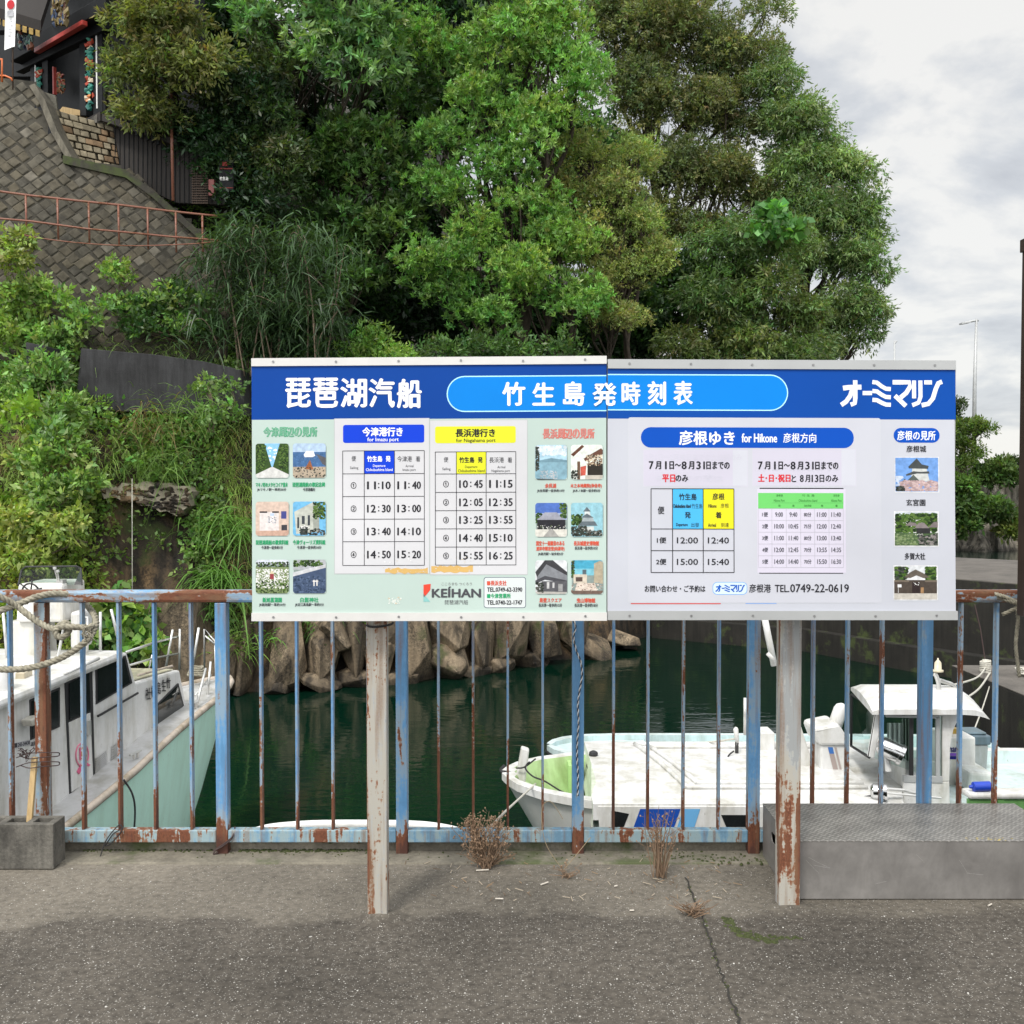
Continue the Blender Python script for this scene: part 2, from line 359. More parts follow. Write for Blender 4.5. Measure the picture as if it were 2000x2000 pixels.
def LP(x, y, wv=0.0):                     # left panel, measured off the photograph's enlargement
    b = (y - 35) / (1427 - 35); a = (x - (30 + 8 * b)) / (1902 - 5 * b - 30 - 8 * b)
    top, bot = 25 + 19 * a, 1429 - 4 * a; b = (y - top) / (bot - top)
    return onsign(a * (SPLIT - .002), ZT + (ZB - ZT) * b, wv)
def RP(x, y, wv=0.0):                     # right panel
    b = (y - 41) / (1405 - 41); xl, xr = 29 - 3 * b, 1878 - 26 * b; a = (x - xl) / (xr - xl)
    top, bot = 42 - 2 * a, 1408 - 6 * a; b = (y - top) / (bot - top)
    return onsign(SPLIT + .002 + a * (SW - SPLIT - .002), ZT + (ZB - ZT) * b, wv + .002)
_tc = {}
def glyphs(body):
    if body in _tc: return _tc[body]
    f = bpy.data.curves.new('txt', 'FONT'); f.body = body; f.size = 1; f.resolution_u = 2
    o = bpy.data.objects.new('txt', f); COL.objects.link(o); bpy.context.view_layer.update()
    me = bpy.data.meshes.new_from_object(o.evaluated_get(bpy.context.evaluated_depsgraph_get()))
    v = np.array([q.co[:2] for q in me.vertices]); fs = [list(p.vertices) for p in me.polygons]
    bpy.data.objects.remove(o); bpy.data.curves.remove(f); bpy.data.meshes.remove(me)
    lo, hi = v.min(0), v.max(0); v = (v - lo) / np.maximum(hi - lo, 1e-6); _tc[body] = (v, fs); return _tc[body]
_w = [0]
def text(mb, fn, body, bb, col, wv=.0016, bold=0.0):
    v, fs = glyphs(body); x0, y0, x1, y1 = bb
    ds = [(0, 0)] if not bold else [(-bold, 0), (bold, 0), (0, -bold * .7), (0, bold * .7)]
    for dx_, dy_ in ds:
        _w[0] = (_w[0] + 1) % 9
        mb.add([fn(x0 + (x1 - x0) * a + dx_, y1 - (y1 - y0) * b + dy_, wv + 2.2e-5 * _w[0]) for a, b in v], fs, col)
def rect(mb, fn, x0, y0, x1, y1, col, wv, mi=0): mb.add([fn(x0, y1, wv), fn(x1, y1, wv), fn(x1, y0, wv), fn(x0, y0, wv)], [(0, 1, 2, 3)], col, mi)
def rrect(mb, fn, x0, y0, x1, y1, r, col, wv, n=6):
    pts = []
    for cx, cy_, a0 in ((x1 - r, y0 + r, 0), (x0 + r, y0 + r, 90), (x0 + r, y1 - r, 180), (x1 - r, y1 - r, 270)):
        for k_ in range(n + 1):
            a = R(a0 + 90 * k_ / n); pts.append(fn(cx + r * math.cos(a), cy_ - r * math.sin(a), wv))
    mb.add(pts, [list(range(len(pts)))], col)
def line(mb, fn, x0, y0, x1, y1, t_, col, wv):
    if abs(x1 - x0) > abs(y1 - y0): rect(mb, fn, x0, min(y0, y1) - t_ / 2, x1, max(y0, y1) + t_ / 2, col, wv)
    else: rect(mb, fn, x0 - t_ / 2, y0, x1 + t_ / 2, y1, col, wv + 4e-5)
def stroke(mb, fn, pts, t_, col, wv):
    L_, R_ = [], []
    for i, p in enumerate(pts):
        q0, q1 = pts[max(0, i - 1)], pts[min(len(pts) - 1, i + 1)]; dx_, dy_ = q1[0] - q0[0], q1[1] - q0[1]; l = math.hypot(dx_, dy_) or 1
        L_.append((p[0] - dy_ / l * t_ / 2, p[1] + dx_ / l * t_ / 2)); R_.append((p[0] + dy_ / l * t_ / 2, p[1] - dx_ / l * t_ / 2))
    mb.grid([[fn(*a, wv), fn(*b, wv)] for a, b in zip(L_, R_)], col)
WHITE, BLACK = (0.70, 0.70, 0.73), (0.02, 0.02, 0.025)
NAVY, SKYB, DB = (0.0, 0.050, 0.29), (0.0, 0.21, 0.68), (0.0, 0.07, 0.44)
MINT, SHEET, RSHEET = (0.46, 0.565, 0.52), (0.60, 0.60, 0.62), (0.50, 0.515, 0.57)
GREEN, REDC = (0.02, 0.32, 0.13), (0.62, 0.09, 0.05)
sign = thing('timetable_sign', 'big blue and white ferry timetable board on two rusty white posts', 'sign', (0.32, 3.6, 0))
for (ua, ub, Y, zt) in ((717.4, 756, 3.60, ZT - .03), (1522, 1563, 3.675, ZT - .03)):
    x0, x1 = P(ua, 1700, Y).x, P(ub, 1700, Y).x
    MB().box(x0, x1, Y, Y + .062, -.05, zt).build('post', M['signpost'], sign, bevel=.004)
    c = MB(); cx, cy_ = (x0 + x1) / 2, Y + .03; rows = []
    for rr_, zz_ in ((.115, -.003), (.095, .005), (.07, .011), (.045, .015)):
        rows.append([(cx + rr_ * math.cos(a) * (1 + .18 * math.sin(3 * a + cx * 9)), cy_ - .02 + .8 * rr_ * math.sin(a) * (1 + .15 * math.cos(2 * a + 1)), zz_) for a in [6.2832 * q / 22 for q in range(22)]])
    rows.append([(cx + .02 * math.cos(a), cy_ + .02 * math.sin(a), .020) for a in [6.2832 * q / 22 for q in range(22)]]); c.grid(rows, close=True); c.build('mortar_collar', M['asphalt'], sign, smooth=True)
def panel(fn, x0, x1, strip_mat, ytop, ybot, name='sign_panel'):
    s0, s1 = x0, x1
    b = MB(); b.prism([onsign(s0, ZB), onsign(s1, ZB), onsign(s1, ZT), onsign(s0, ZT)], NZ * -.028)
    return b.build(name, M['alu'], sign)
pl = panel(LP, 0, SPLIT - .002, None, 0, 0); pl['label'] = 'mint green left panel with the lake steamer timetables'
pr_ = panel(RP, SPLIT + .002, SW, None, 0, 0); pr_['label'] = 'pale grey right panel with the Hikone timetables'
def strips(fn, par, mat, y0a, y0b, y1a, y1b, xa, xb):
    for ya, yb in ((y0a, y0b), (y1a, y1b)):
        b = MB(); b.prism([fn(xa, yb, .001), fn(xb, yb, .001), fn(xb, ya, .001), fn(xa, ya, .001)], NZ * .005)
        for k_ in range(6): c_ = fn(xa + (xb - xa) * (k_ + .35) / 5.7, (ya + yb) / 2 + rnd.uniform(-3, 3), .006); b.tube([c_, c_ + NZ * .0022], .0042, 8, mi=1)
        b.build('frame_strip', [mat, M['screw']], par)
strips(LP, pl, M['whitestrip'], 26, 68, 1384, 1428, 31, 1902)
strips(RP, pr_, M['alu'], 42, 90, 1359, 1407, 29, 1872)
# ---- left panel printing
b = MB(); rect(b, LP, 33, 345, 1900, 1388, MINT, .0004); b.build('background_sheet', M['print'], pl)
b = MB(); rect(b, LP, 31, 66, 1902, 352, NAVY, .0005)
PIL = lambda mb, fn, xa, xb, ya, yb, colr, wv: None
def pill_half(mb, fn, x0, x1, y0, y1, round_left, col, wv):
    r = (y1 - y0) / 2; pts = []
    for k_ in range(17):
        a = R(90 + 180 * k_ / 16) if round_left else R(-90 + 180 * k_ / 16)
        cx = x0 + r if round_left else x1 - r
        pts.append((cx + r * math.cos(a), (y0 + y1) / 2 - r * math.sin(a)))
    pts += [(x1, y1), (x1, y0)] if round_left else [(x0, y0), (x0, y1)]
    mb.add([fn(x, y, wv) for x, y in pts], [list(range(len(pts)))], col)
pill_half(b, LP, 1055, 1901, 126, 317, True, (0.45, 0.80, 0.90), .0007); pill_half(b, LP, 1061, 1901, 132, 311, True, SKYB, .0009)
for ch_, bb in zip('琵琶湖汽船', ((212, 134, 338, 287), (357, 134, 481, 287), (500, 137, 632, 288), (649, 138, 778, 290), (797, 142, 920, 293))): text(b, LP, ch_, bb, (.88, .88, .88), bold=4.5)
for ch_, bb in zip('竹生島', ((1352, 162, 1467, 283), (1512, 166, 1624, 283), (1674, 162, 1783, 285))): text(b, LP, ch_, bb, (.88, .88, .88), bold=4)
text(b, LP, '発', (1830, 170, 1952, 288), (.88, .88, .88), .0044, bold=4)
b.build('banner', M['print'], pl)
b = MB()
rect(b, LP, 463, 348, 965, 1178, (.44, .46, .46), .0008); rect(b, LP, 466, 348, 962, 1174, SHEET, .001)
rect(b, LP, 966, 360, 1483, 1184, (.46, .48, .48), .0008); rect(b, LP, 968, 362, 1480, 1180, SHEET, .001)
rrect(b, LP, 510, 382, 937, 478, 12, (0.004, 0.05, 0.62), .0013); rrect(b, LP, 994, 393, 1420, 482, 12, (0.70, 0.72, 0.03), .0013)
text(b, LP, '今津港行き', (613, 396, 822, 443), (.9, .9, .9), bold=2); text(b, LP, 'for Imazu port', (638, 450, 802, 476), (.9, .9, .9), bold=.4)
text(b, LP, '長浜港行き', (1103, 407, 1310, 449), BLACK, bold=2); text(b, LP, 'for Nagahama port', (1105, 458, 1313, 482), BLACK, bold=.4)
def table(mb, fn, xs, ys, th, col=BLACK, wv=.0018):
    for x in xs: line(mb, fn, x, ys[0], x, ys[-1], th, col, wv)
    for y in ys: line(mb, fn, xs[0], y, xs[-1], y, th, col, wv)
rect(b, LP, 621, 521, 780, 643, (0.004, 0.05, 0.62), .0013); rect(b, LP, 1106, 529, 1263, 645, (0.70, 0.72, 0.03), .0013)
table(b, LP, (508, 621, 780, 937), (520, 642, 763, 884, 1004, 1131), 3); table(b, LP, (995, 1106, 1263, 1420), (528, 645, 743, 840, 937, 1034, 1130), 3)
WH = (.9, .9, .9)
for x, c1, dst, port in ((0, WH, '今津港', 'Imazu port'), (485, BLACK, '長浜港', 'Nagahama port')):
    dy_ = 8 if x else 0
    text(b, LP, '便', (555 + x, 547 + dy_, 578 + x, 575 + dy_), BLACK); text(b, LP, 'Sailing', (547 + x, 603 + dy_, 590 + x, 621 + dy_), BLACK)
    text(b, LP, '竹生島', (637 + x, 548 + dy_, 715 + x, 578 + dy_), c1, bold=1.2); text(b, LP, '発', (735 + x, 548 + dy_, 759 + x, 578 + dy_), c1, bold=1.2)
    text(b, LP, 'Departure', (667 + x, 593 + dy_, 732 + x, 610 + dy_), c1, bold=.15); text(b, LP, 'Chikubushima Island', (630 + x, 613 + dy_, 770 + x, 628 + dy_), c1, bold=.15)
    text(b, LP, dst, (795 + x, 549 + dy_, 872 + x, 579 + dy_), BLACK); text(b, LP, '着', (892 + x, 549 + dy_, 915 + x, 579 + dy_), BLACK)
    text(b, LP, 'Arrival', (838 + x, 595 + dy_, 880 + x, 608 + dy_), BLACK); text(b, LP, port, (823 + x - (16 if x else 0), 615 + dy_, 892 + x + (12 if x else 0), 632 + dy_), BLACK)
def times(fn, rows_, xn, xa, xb, ys, h=20):
    for k_, (d, a_) in enumerate(rows_):
        text(b, fn, '①②③④⑤'[k_], (xn - 14, ys[k_] - 17, xn + 14, ys[k_] + 17), BLACK, bold=.8)
        for tt, x in ((d, xa), (a_, xb)):
            hh, mm_ = tt.split(':')
            text(b, fn, hh, (x, ys[k_] - h, x + 44, ys[k_] + h), BLACK, bold=1.6); text(b, fn, mm_, (x + 78, ys[k_] - h, x + 122, ys[k_] + h), BLACK, bold=1.6)
            text(b, fn, ':', (x + 57, ys[k_] - h * .62, x + 63, ys[k_] + h * .75), BLACK, bold=1)
times(LP, (('11:10', '11:40'), ('12:30', '13:00'), ('13:40', '14:10'), ('14:50', '15:20')), 565, 637, 796, (704, 828, 950, 1073))
times(LP, (('10:45', '11:15'), ('12:05', '12:35'), ('13:25', '13:55'), ('14:40', '15:10'), ('15:55', '16:25')), 1051, 1122, 1280, (699, 796, 890, 986, 1081))
def ragged(mb, fn, x0, y0, x1, y1, col, wv, j=5):
    pts = []
    for k_ in range(14): pts.append((x0 + (x1 - x0) * k_ / 13, y0 + rnd.uniform(-j, j)))
    for k_ in range(14): pts.append((x1 - (x1 - x0) * k_ / 13, y1 + rnd.uniform(-j, j)))
    mb.add([fn(x, y, wv) for x, y in pts], [list(range(28))], col)
ragged(b, LP, 730, 1147, 955, 1173, (.62, .40, .14), .0013, 6); ragged(b, LP, 973, 1137, 1193, 1168, (.62, .40, .14), .0013, 5)
for _ in range(60):
    x = rnd.choice([rnd.uniform(700, 955), rnd.uniform(975, 1230)]); y = rnd.uniform(1085, 1175); r_ = rnd.uniform(1, 4)
    rect(b, LP, x, y, x + r_ * 2, y + r_, rnd.choice([(.55, .55, .56), (.8, .8, .8), (.6, .5, .36)]), .0015)
b.build('timetable_sheet', M['print'], pl)
b = MB()
for tx, x0, x1, y0, c in (('今津周辺の見所', 93, 375, 392, (.015, .36, .16)), ('長浜周辺の見所', 1563, 1838, 409, (.66, .10, .06))):
    v_ = (x1 - x0) / 7
    for k_, ch_ in enumerate(tx):
        bb = (x0 + v_ * k_ + 2, y0 + 1, x0 + v_ * (k_ + 1) - 2, y0 + 51)
        text(b, LP, ch_, bb, c, .0012, bold=2.6); text(b, LP, ch_, (bb[0] + 1, bb[1] + 1, bb[2] - 1, bb[3] - 1), tuple(.5 * q + .26 for q in c), .0017)
CAP = [('マキノ町のメタセコイア並木', (53, 686, 220, 711), 0), ('JRマキノ駅〜車約20分', (60, 716, 212, 734), 1), ('琵琶湖周航の歌記念碑', (245, 686, 415, 711), 0), ('今津港構内', (300, 716, 362, 734), 1),
 ('琵琶湖周航の歌資料館', (53, 994, 222, 1019), 0), ('今津港〜徒歩約1分', (82, 1025, 194, 1043), 1), ('今津ヴォーリズ資料館', (247, 994, 416, 1019), 0), ('今津港〜徒歩約10分', (268, 1025, 396, 1043), 1),
 ('新旭菖蒲園', (88, 1302, 188, 1328), 0), ('JR新旭駅〜車約10分', (70, 1332, 208, 1351), 1), ('白髭神社', (285, 1302, 380, 1328), 0), ('JR近江高島駅〜車約5分', (258, 1332, 408, 1351), 1),
 ('余呉湖', (1575, 698, 1633, 722), 2), ('JR余呉駅〜徒歩約10分', (1533, 728, 1678, 746), 1), ('木之本地蔵院(浄信寺)', (1710, 700, 1875, 724), 2), ('JR木ノ本駅〜徒歩約5分', (1722, 729, 1868, 747), 1),
 ('国宝十一面観音のある', (1528, 1003, 1677, 1028), 2), ('渡岸寺観音堂(向源寺)', (1528, 1033, 1677, 1058), 2), ('JR高月駅〜徒歩約5分', (1538, 1064, 1671, 1082), 1), ('長浜城歴史博物館', (1727, 1004, 1860, 1029), 2), ('長浜港〜徒歩約10分', (1732, 1033, 1854, 1051), 1),
 ('黒壁スクエア', (1545, 1307, 1662, 1331), 2), ('長浜港〜徒歩約15分', (1540, 1336, 1664, 1355), 1), ('曳山博物館', (1742, 1308, 1840, 1333), 2), ('長浜港〜徒歩約18分', (1730, 1337, 1854, 1356), 1)]
for tx, bb, k_ in CAP: text(b, LP, tx, bb, (GREEN, (.03, .03, .04), REDC)[k_], bold=(.8, .4, .8)[k_])
# company logo and contact box
b.add([LP(*p, .0012) for p in ((932, 1235), (970, 1230), (968, 1262), (938, 1300), (932, 1300))], [(4, 3, 2, 1, 0)], (.70, .07, .04))
b.add([LP(*p, .0012) for p in ((932, 1282), (968, 1326), (932, 1326))], [(2, 1, 0)], (.25, .52, .50))
text(b, LP, 'KEÍHAN', (978, 1246, 1233, 1302), (.07, .07, .08), bold=2.6); text(b, LP, 'こころまち つくろう', (1027, 1223, 1187, 1239), (.2, .2, .2)); text(b, LP, '琵琶湖汽船', (1043, 1316, 1167, 1341), (.12, .12, .13))
rrect(b, LP, 1250, 1195, 1473, 1360, 14, (.05, .07, .12), .0008); rrect(b, LP, 1253, 1198, 1470, 1357, 12, (.62, .66, .66), .001)
text(b, LP, '■長浜支社', (1268, 1214, 1370, 1240), REDC, bold=1); text(b, LP, 'TEL.0749-62-3390', (1268, 1250, 1453, 1273), BLACK, bold=.9)
text(b, LP, '■今津営業所', (1268, 1283, 1392, 1308), GREEN, bold=1); text(b, LP, 'TEL.0740-22-1747', (1268, 1319, 1453, 1342), BLACK, bold=.9)
for _ in range(40):
    x, y = rnd.uniform(745, 812), rnd.uniform(1298, 1336); rect(b, LP, x, y, x + rnd.uniform(2, 11), y + rnd.uniform(2, 7), rnd.choice([(.7, .72, .66), (.6, .5, .34), (.75, .78, .74)]), .001 + rnd.random() * 2e-4)
b.build('lettering', M['print'], pl)
# ---- printed photographs (flat pictures; simple generic views)
def picture(fn, par, x0, y0, x1, y1, items, corner=None, border=None):
    b = MB(); wv = .0010
    if border: rect(b, fn, x0 - 4, y0 - 4, x1 + 5, y1 + 5, (.68, .68, .69), wv)
    px = lambda a, c: (x0 + (x1 - x0) * a, y0 + (y1 - y0) * c)
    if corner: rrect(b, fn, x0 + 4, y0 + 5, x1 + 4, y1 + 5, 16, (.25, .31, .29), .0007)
    for it in items:
        wv += 2.5e-5
        if it[0] == 'r': q = it[2:6]; b.add([fn(*px(q[i], q[j]), wv) for i, j in ((0, 3), (2, 3), (2, 1), (0, 1))], [(0, 1, 2, 3)], it[1])
        elif it[0] == 'p':
            pts = [fn(*px(*p), wv) for p in it[2]]; nn = (pts[1] - pts[0]).cross(pts[2] - pts[0])
            b.add(pts, [list(range(len(pts)))], it[1])
        elif it[0] == 'd':
            _, cols, n_, (a0, c0, a1, c1), sz = it
            for _k in range(int(n_ * 2.3)):
                a, c = rnd.uniform(a0, a1), rnd.uniform(c0, c1); s_ = sz * .62 * rnd.uniform(.5, 1.4); wv += 4e-7
                a, c = min(max(a, s_), 1 - s_), min(max(c, s_), 1 - s_); an = rnd.random() * 3
                b.add([fn(*px(a + s_ * math.cos(an + t_), c + s_ * .8 * math.sin(an + t_)), wv) for t_ in (0, -1.3, -2.6, -3.9, -5.2)], [(0, 1, 2, 3, 4)], rnd.choice(cols))
    if corner:
        wv += 2e-5; r = 15
        for cx, cy_, sx, sy in ((x0, y0, 1, 1), (x1, y0, -1, 1), (x0, y1, 1, -1), (x1, y1, -1, -1)):
            pts = [(cx - sx * .5, cy_ - sy * .5)] + [(cx + sx * (r - r * math.sin(R(q * 18))), cy_ + sy * (r - r * math.cos(R(q * 18)))) for q in range(6)]
            b.add([fn(x, y, wv) for x, y in pts], [list(range(7))], corner)
    return b.build('photo', M['photo'], par)
gr = [(.03, .07, .015), (.06, .12, .02), (.10, .17, .04), (.015, .03, .01)]; dk = [(.02, .025, .02), (.04, .05, .04), (.09, .09, .08)]
TRI = lambda c, *p: ('p', c, p)
PH = [
 [('r', (.25, .52, .80), 0, 0, 1, 1), ('d', [(.8, .85, .9)], 9, (.35, .1, .65, .5), .06), TRI((.04, .08, .02), (0, 0), (.27, 0), (.48, .68), (0, .9)), TRI((.04, .08, .02), (.73, 0), (1, 0), (1, .9), (.52, .68)), ('d', gr, 120, (0, .05, .3, .75), .05), ('d', gr, 120, (.72, .05, 1, .75), .05), TRI((.62, .62, .60), (.48, .68), (.52, .68), (1, .9), (1, 1), (0, 1), (0, .9))],
 [('r', (.42, .55, .72), 0, 0, 1, .25), ('r', (.06, .14, .30), 0, .25, 1, .7), ('d', [(.08, .18, .36), (.05, .12, .26)], 60, (0, .27, 1, .68), .04), TRI((.8, .82, .84), (.33, .33), (.4, .22), (.62, .22), (.68, .36), (.6, .40), (.36, .40)), TRI((.10, .10, .11), (.7, .3), (1, .42), (1, .66), (.9, .6)), ('r', (.40, .33, .25), 0, .68, 1, 1), TRI((.34, .12, .05), (.36, .75), (.52, .48), (.62, .76)), ('d', dk + [(.5, .4, .3)], 40, (0, .7, 1, 1), .04)],
 [('r', (.62, .48, .40), 0, 0, 1, 1), ('r', (.72, .66, .64), .12, .3, .7, .85), ('r', (.06, .05, .05), .12, .28, .35, .33), ('r', (.06, .05, .05), .5, .28, .7, .33), ('r', (.5, .6, .75), .44, .34, .56, .42), ('d', [(.3, .3, .32), (.7, .7, .74)], 26, (.36, .42, .62, .62), .035), ('r', (.06, .07, .25), .77, .28, .93, .5), ('r', (.05, .05, .06), .78, .68, .95, .92), ('p', (.55, .36, .28), ((0, .86), (1, .84), (1, 1), (0, 1)))],
 [('r', (.16, .44, .70), 0, 0, 1, 1), TRI((.50, .52, .46), (.04, .30), (.6, .02), (.62, .9), (.1, .95)), TRI((.32, .34, .30), (.6, .02), (.8, .2), (.8, .9), (.62, .9)), ('r', (.05, .06, .07), .13, .46, .19, .78), ('r', (.05, .06, .07), .27, .42, .36, .66), ('r', (.05, .06, .07), .45, .4, .52, .7), ('r', (.04, .05, .05), .22, .74, .45, .98), ('d', gr, 60, (.62, .02, 1, .5), .06), ('d', dk, 30, (.2, .8, 1, 1), .05), ('d', [(.75, .75, .72)], 6, (.25, .7, .5, .78), .04)],
 [('r', (.62, .66, .72), 0, 0, 1, .14), ('d', gr + dk, 50, (0, .08, 1, .22), .05), ('r', (.20, .26, .12), 0, .22, 1, 1), ('d', [(.8, .8, .78), (.7, .7, .68)], 210, (0, .28, 1, .85), .035), ('d', gr, 80, (0, .6, 1, 1), .04), ('r', (.28, .05, .06), .43, .42, .55, .58), TRI((.7, .6, .4), (.42, .42), (.49, .32), (.57, .42))],
 [('r', (.40, .42, .44), 0, 0, 1, .3), ('d', gr, 50, (0, .02, .9, .2), .06), ('p', (.55, .56, .58), ((0, .38), (1, .14), (1, .24), (0, .5))), ('p', (.06, .09, .16), ((0, .5), (1, .24), (1, 1), (0, 1))), ('d', [(.09, .13, .22), (.03, .05, .09)], 70, (0, .5, 1, 1), .05), ('r', (.7, .68, .66), .62, .6, .66, .78), ('r', (.7, .68, .66), .71, .6, .75, .78), ('r', (.7, .68, .66), .6, .62, .77, .66)]]
k_ = 0
for ya, yb in ((479, 662), (789, 971), (1099, 1280)):
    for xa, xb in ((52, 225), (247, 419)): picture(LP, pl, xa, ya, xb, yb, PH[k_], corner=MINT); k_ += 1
PH2 = [
 [('r', (.40, .60, .72), 0, 0, 1, .5), ('d', [(.7, .76, .8), (.6, .7, .76)], 40, (0, .02, 1, .28), .09), ('p', (.16, .28, .34), ((.1, .45), (.5, .38), (1, .44), (1, .5), (0, .5))), ('r', (.22, .38, .46), 0, .5, 1, 1), ('d', dk, 46, (0, .05, .12, .75), .05), ('d', [(.5, .52, .54), (.36, .4, .42)], 50, (.15, .75, .7, 1), .03), ('p', (.02, .02, .02), ((0, .97), (.6, .99), (.6, 1), (0, 1)))],
 [('r', (.72, .76, .70), 0, 0, 1, 1), ('p', (.12, .05, .03), ((0, .28), (.35, 0), (.42, .05), (.08, .34))), ('p', (.13, .06, .04), ((.4, .4), (.95, .1), (1, .15), (1, .28), (.45, .48))), ('r', (.03, .025, .02), .52, .55, 1, .88), ('d', [(.6, .5, .36), (.2, .12, .08), (.05, .04, .03)], 60, (.5, .3, 1, .6), .045), ('p', (.52, .10, .07), ((.3, .64), (.48, .6), (.46, .88), (.3, .9))), ('r', (.14, .08, .05), .2, .48, .29, 1), ('r', (.5, .46, .40), .45, .88, 1, 1), ('d', dk, 20, (0, .75, .25, 1), .05)],
 [('r', (.08, .16, .48), 0, 0, 1, .5), ('r', (.35, .42, .6), 0, .3, 1, .5), ('d', gr, 40, (.78, 0, 1, .45), .06), ('d', gr, 30, (0, .3, .2, .6), .05), ('p', (.33, .34, .40), ((.15, .42), (.3, .28), (.68, .28), (.8, .42), (.95, .5), (.04, .5))), ('r', (.025, .025, .03), .06, .5, .95, .78), ('r', (.66, .64, .58), 0, .78, 1, 1), ('p', (.36, .35, .33), ((.45, .78), (.55, .78), (.75, 1), (.25, 1))), ('d', [(.6, .6, .58), (.1, .14, .06)], 26, (.05, .66, .95, .8), .025)],
 [('r', (.28, .52, .60), 0, 0, 1, 1), ('d', gr, 50, (0, .35, .35, .65), .07), ('p', (.35, .40, .42), ((.3, .68), (.38, .42), (.68, .42), (.78, .68))), ('p', (.62, .66, .66), ((.42, .4), (.44, .18), (.58, .18), (.62, .4))), ('p', (.12, .15, .17), ((.38, .26), (.5, .12), (.62, .26))), ('p', (.12, .15, .17), ((.3, .44), (.5, .32), (.72, .44))), ('p', (.12, .15, .17), ((.2, .68), (.35, .55), (.75, .55), (.84, .68))), ('r', (.6, .62, .60), .3, .7, .72, .82), ('d', dk, 60, (0, .7, .5, 1), .06), ('d', dk + [(.3, .3, .28)], 50, (.5, .82, 1, 1), .06)],
 [('r', (.66, .68, .70), 0, 0, 1, 1), ('p', (.05, .05, .055), ((0, .35), (.3, 0), (.55, 0), (1, .35), (1, .45), (.35, .12), (.05, .5))), ('p', (.22, .23, .25), ((.05, .5), (.35, .12), (1, .45), (1, .62), (.3, .5), (.05, .62))), ('p', (.07, .07, .08), ((0, .6), (.3, .46), (1, .6), (1, .68), (.3, .58), (0, .7))), ('r', (.10, .10, .11), .2, .62, 1, .95), ('r', (.5, .5, .5), .36, .64, .44, .84), ('r', (.5, .5, .5), .54, .66, .6, .82), ('r', (.3, .3, .3), .72, .7, .86, .92), ('p', (.45, .43, .40), ((0, .92), (1, .94), (1, 1), (0, 1))), ('d', dk, 30, (0, .65, .25, .95), .05)],
 [('r', (.07, .36, .52), 0, 0, 1, .45), ('r', (.2, .5, .6), 0, .25, 1, .45), ('d', gr + dk, 40, (0, 0, .1, .5), .05), ('r', (.62, .55, .45), .08, .42, .5, .68), ('r', (.10, .07, .06), .15, .5, .36, .63), ('r', (.10, .14, .16), .36, .28, .48, .42), ('p', (.42, .36, .26), ((.72, .1), (.9, .02), (1, .05), (1, .7), (.72, .66))), ('p', (.66, .56, .48), ((.2, .68), (.75, .68), (.82, .9), (.12, .9))), ('r', (.16, .11, .09), 0, .9, 1, 1), ('d', [(.7, .62, .55), (.3, .22, .18)], 30, (0, .66, 1, .9), .04)]]
k_ = 0
for ya, yb in ((494, 677), (801, 981), (1106, 1286)):
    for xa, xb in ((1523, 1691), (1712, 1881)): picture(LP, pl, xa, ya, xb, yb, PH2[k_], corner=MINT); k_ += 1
# ---- right panel printing
b = MB(); rect(b, RP, 29, 345, 1865, 1361, RSHEET, .0004); b.build('background_sheet', M['print'], pr_)
b = MB(); rect(b, RP, 29, 89, 1872, 351, (0.0, 0.060, 0.33), .0005)
pill_half(b, RP, 29, 981, 118, 308, False, (.45, .80, .90), .0007); pill_half(b, RP, 29, 975, 124, 302, False, SKYB, .0009)
for ch_, bb in zip('時刻表', ((105, 161, 197, 278), (242, 157, 332, 278), (378, 156, 473, 277))): text(b, RP, ch_, bb, (.78, .79, .82), bold=4)
LOGO = [(((1272, 188), (1300, 184), (1370, 182)), 26), (((1337, 146), (1337, 240), (1334, 266), (1312, 274)), 24), (((1322, 192), (1310, 228), (1288, 258), (1262, 276)), 24), (((1376, 213), (1426, 213)), 22),
 (((1428, 155), (1452, 158), (1478, 178), (1500, 190), (1526, 192)), 22), (((1428, 202), (1452, 204), (1478, 222), (1500, 233), (1526, 235)), 22), (((1428, 248), (1452, 250), (1478, 264), (1500, 273), (1526, 274)), 22),
 (((1536, 156), (1580, 156), (1626, 156), (1628, 180), (1608, 212), (1578, 236)), 24), (((1548, 226), (1576, 252), (1606, 280)), 24), (((1650, 146), (1650, 240)), 22), (((1684, 146), (1684, 232), (1674, 262), (1640, 276)), 22),
 (((1704, 156), (1746, 156)), 22), (((1800, 152), (1780, 160), (1766, 190), (1750, 240), (1726, 268), (1690, 276)), 24)]
def logo(mb, fx, fy, col, wv, kk):
    q = 0
    for pts, t_ in LOGO:
        q += 1; stroke(mb, lambda x, y, ww: RP(fx(x), fy(y), ww), pts, t_, col, wv + q * 2e-5)
logo(b, lambda x: x, lambda y: y, (.75, .77, .82), .0013, 1)
b.build('banner', M['print'], pr_)
b = MB()
rrect(b, RP, 135, 344, 1472, 1320, 14, (.52, .54, .58), .0007); rrect(b, RP, 138, 346, 1469, 1316, 12, (.525, .535, .59), .0010)
rect(b, RP, 150, 1318, 622, 1324, (.55, .10, .10), .0009); rect(b, RP, 752, 1318, 915, 1322, (.2, .35, .7), .0009)
rrect(b, RP, 203, 395, 1328, 502, 52, DB, .0013)
text(b, RP, '彦根ゆき', (405, 414, 695, 487), (.8, .82, .86), bold=2.5); text(b, RP, 'for Hikone', (735, 427, 920, 473), (.8, .82, .86), bold=1.6); text(b, RP, '彦根方向', (954, 424, 1128, 474), (.8, .82, .86), bold=.8)
b.build('overlay_sheet', M['print'], pr_)
b = MB(); LIL = (.55, .53, .62)
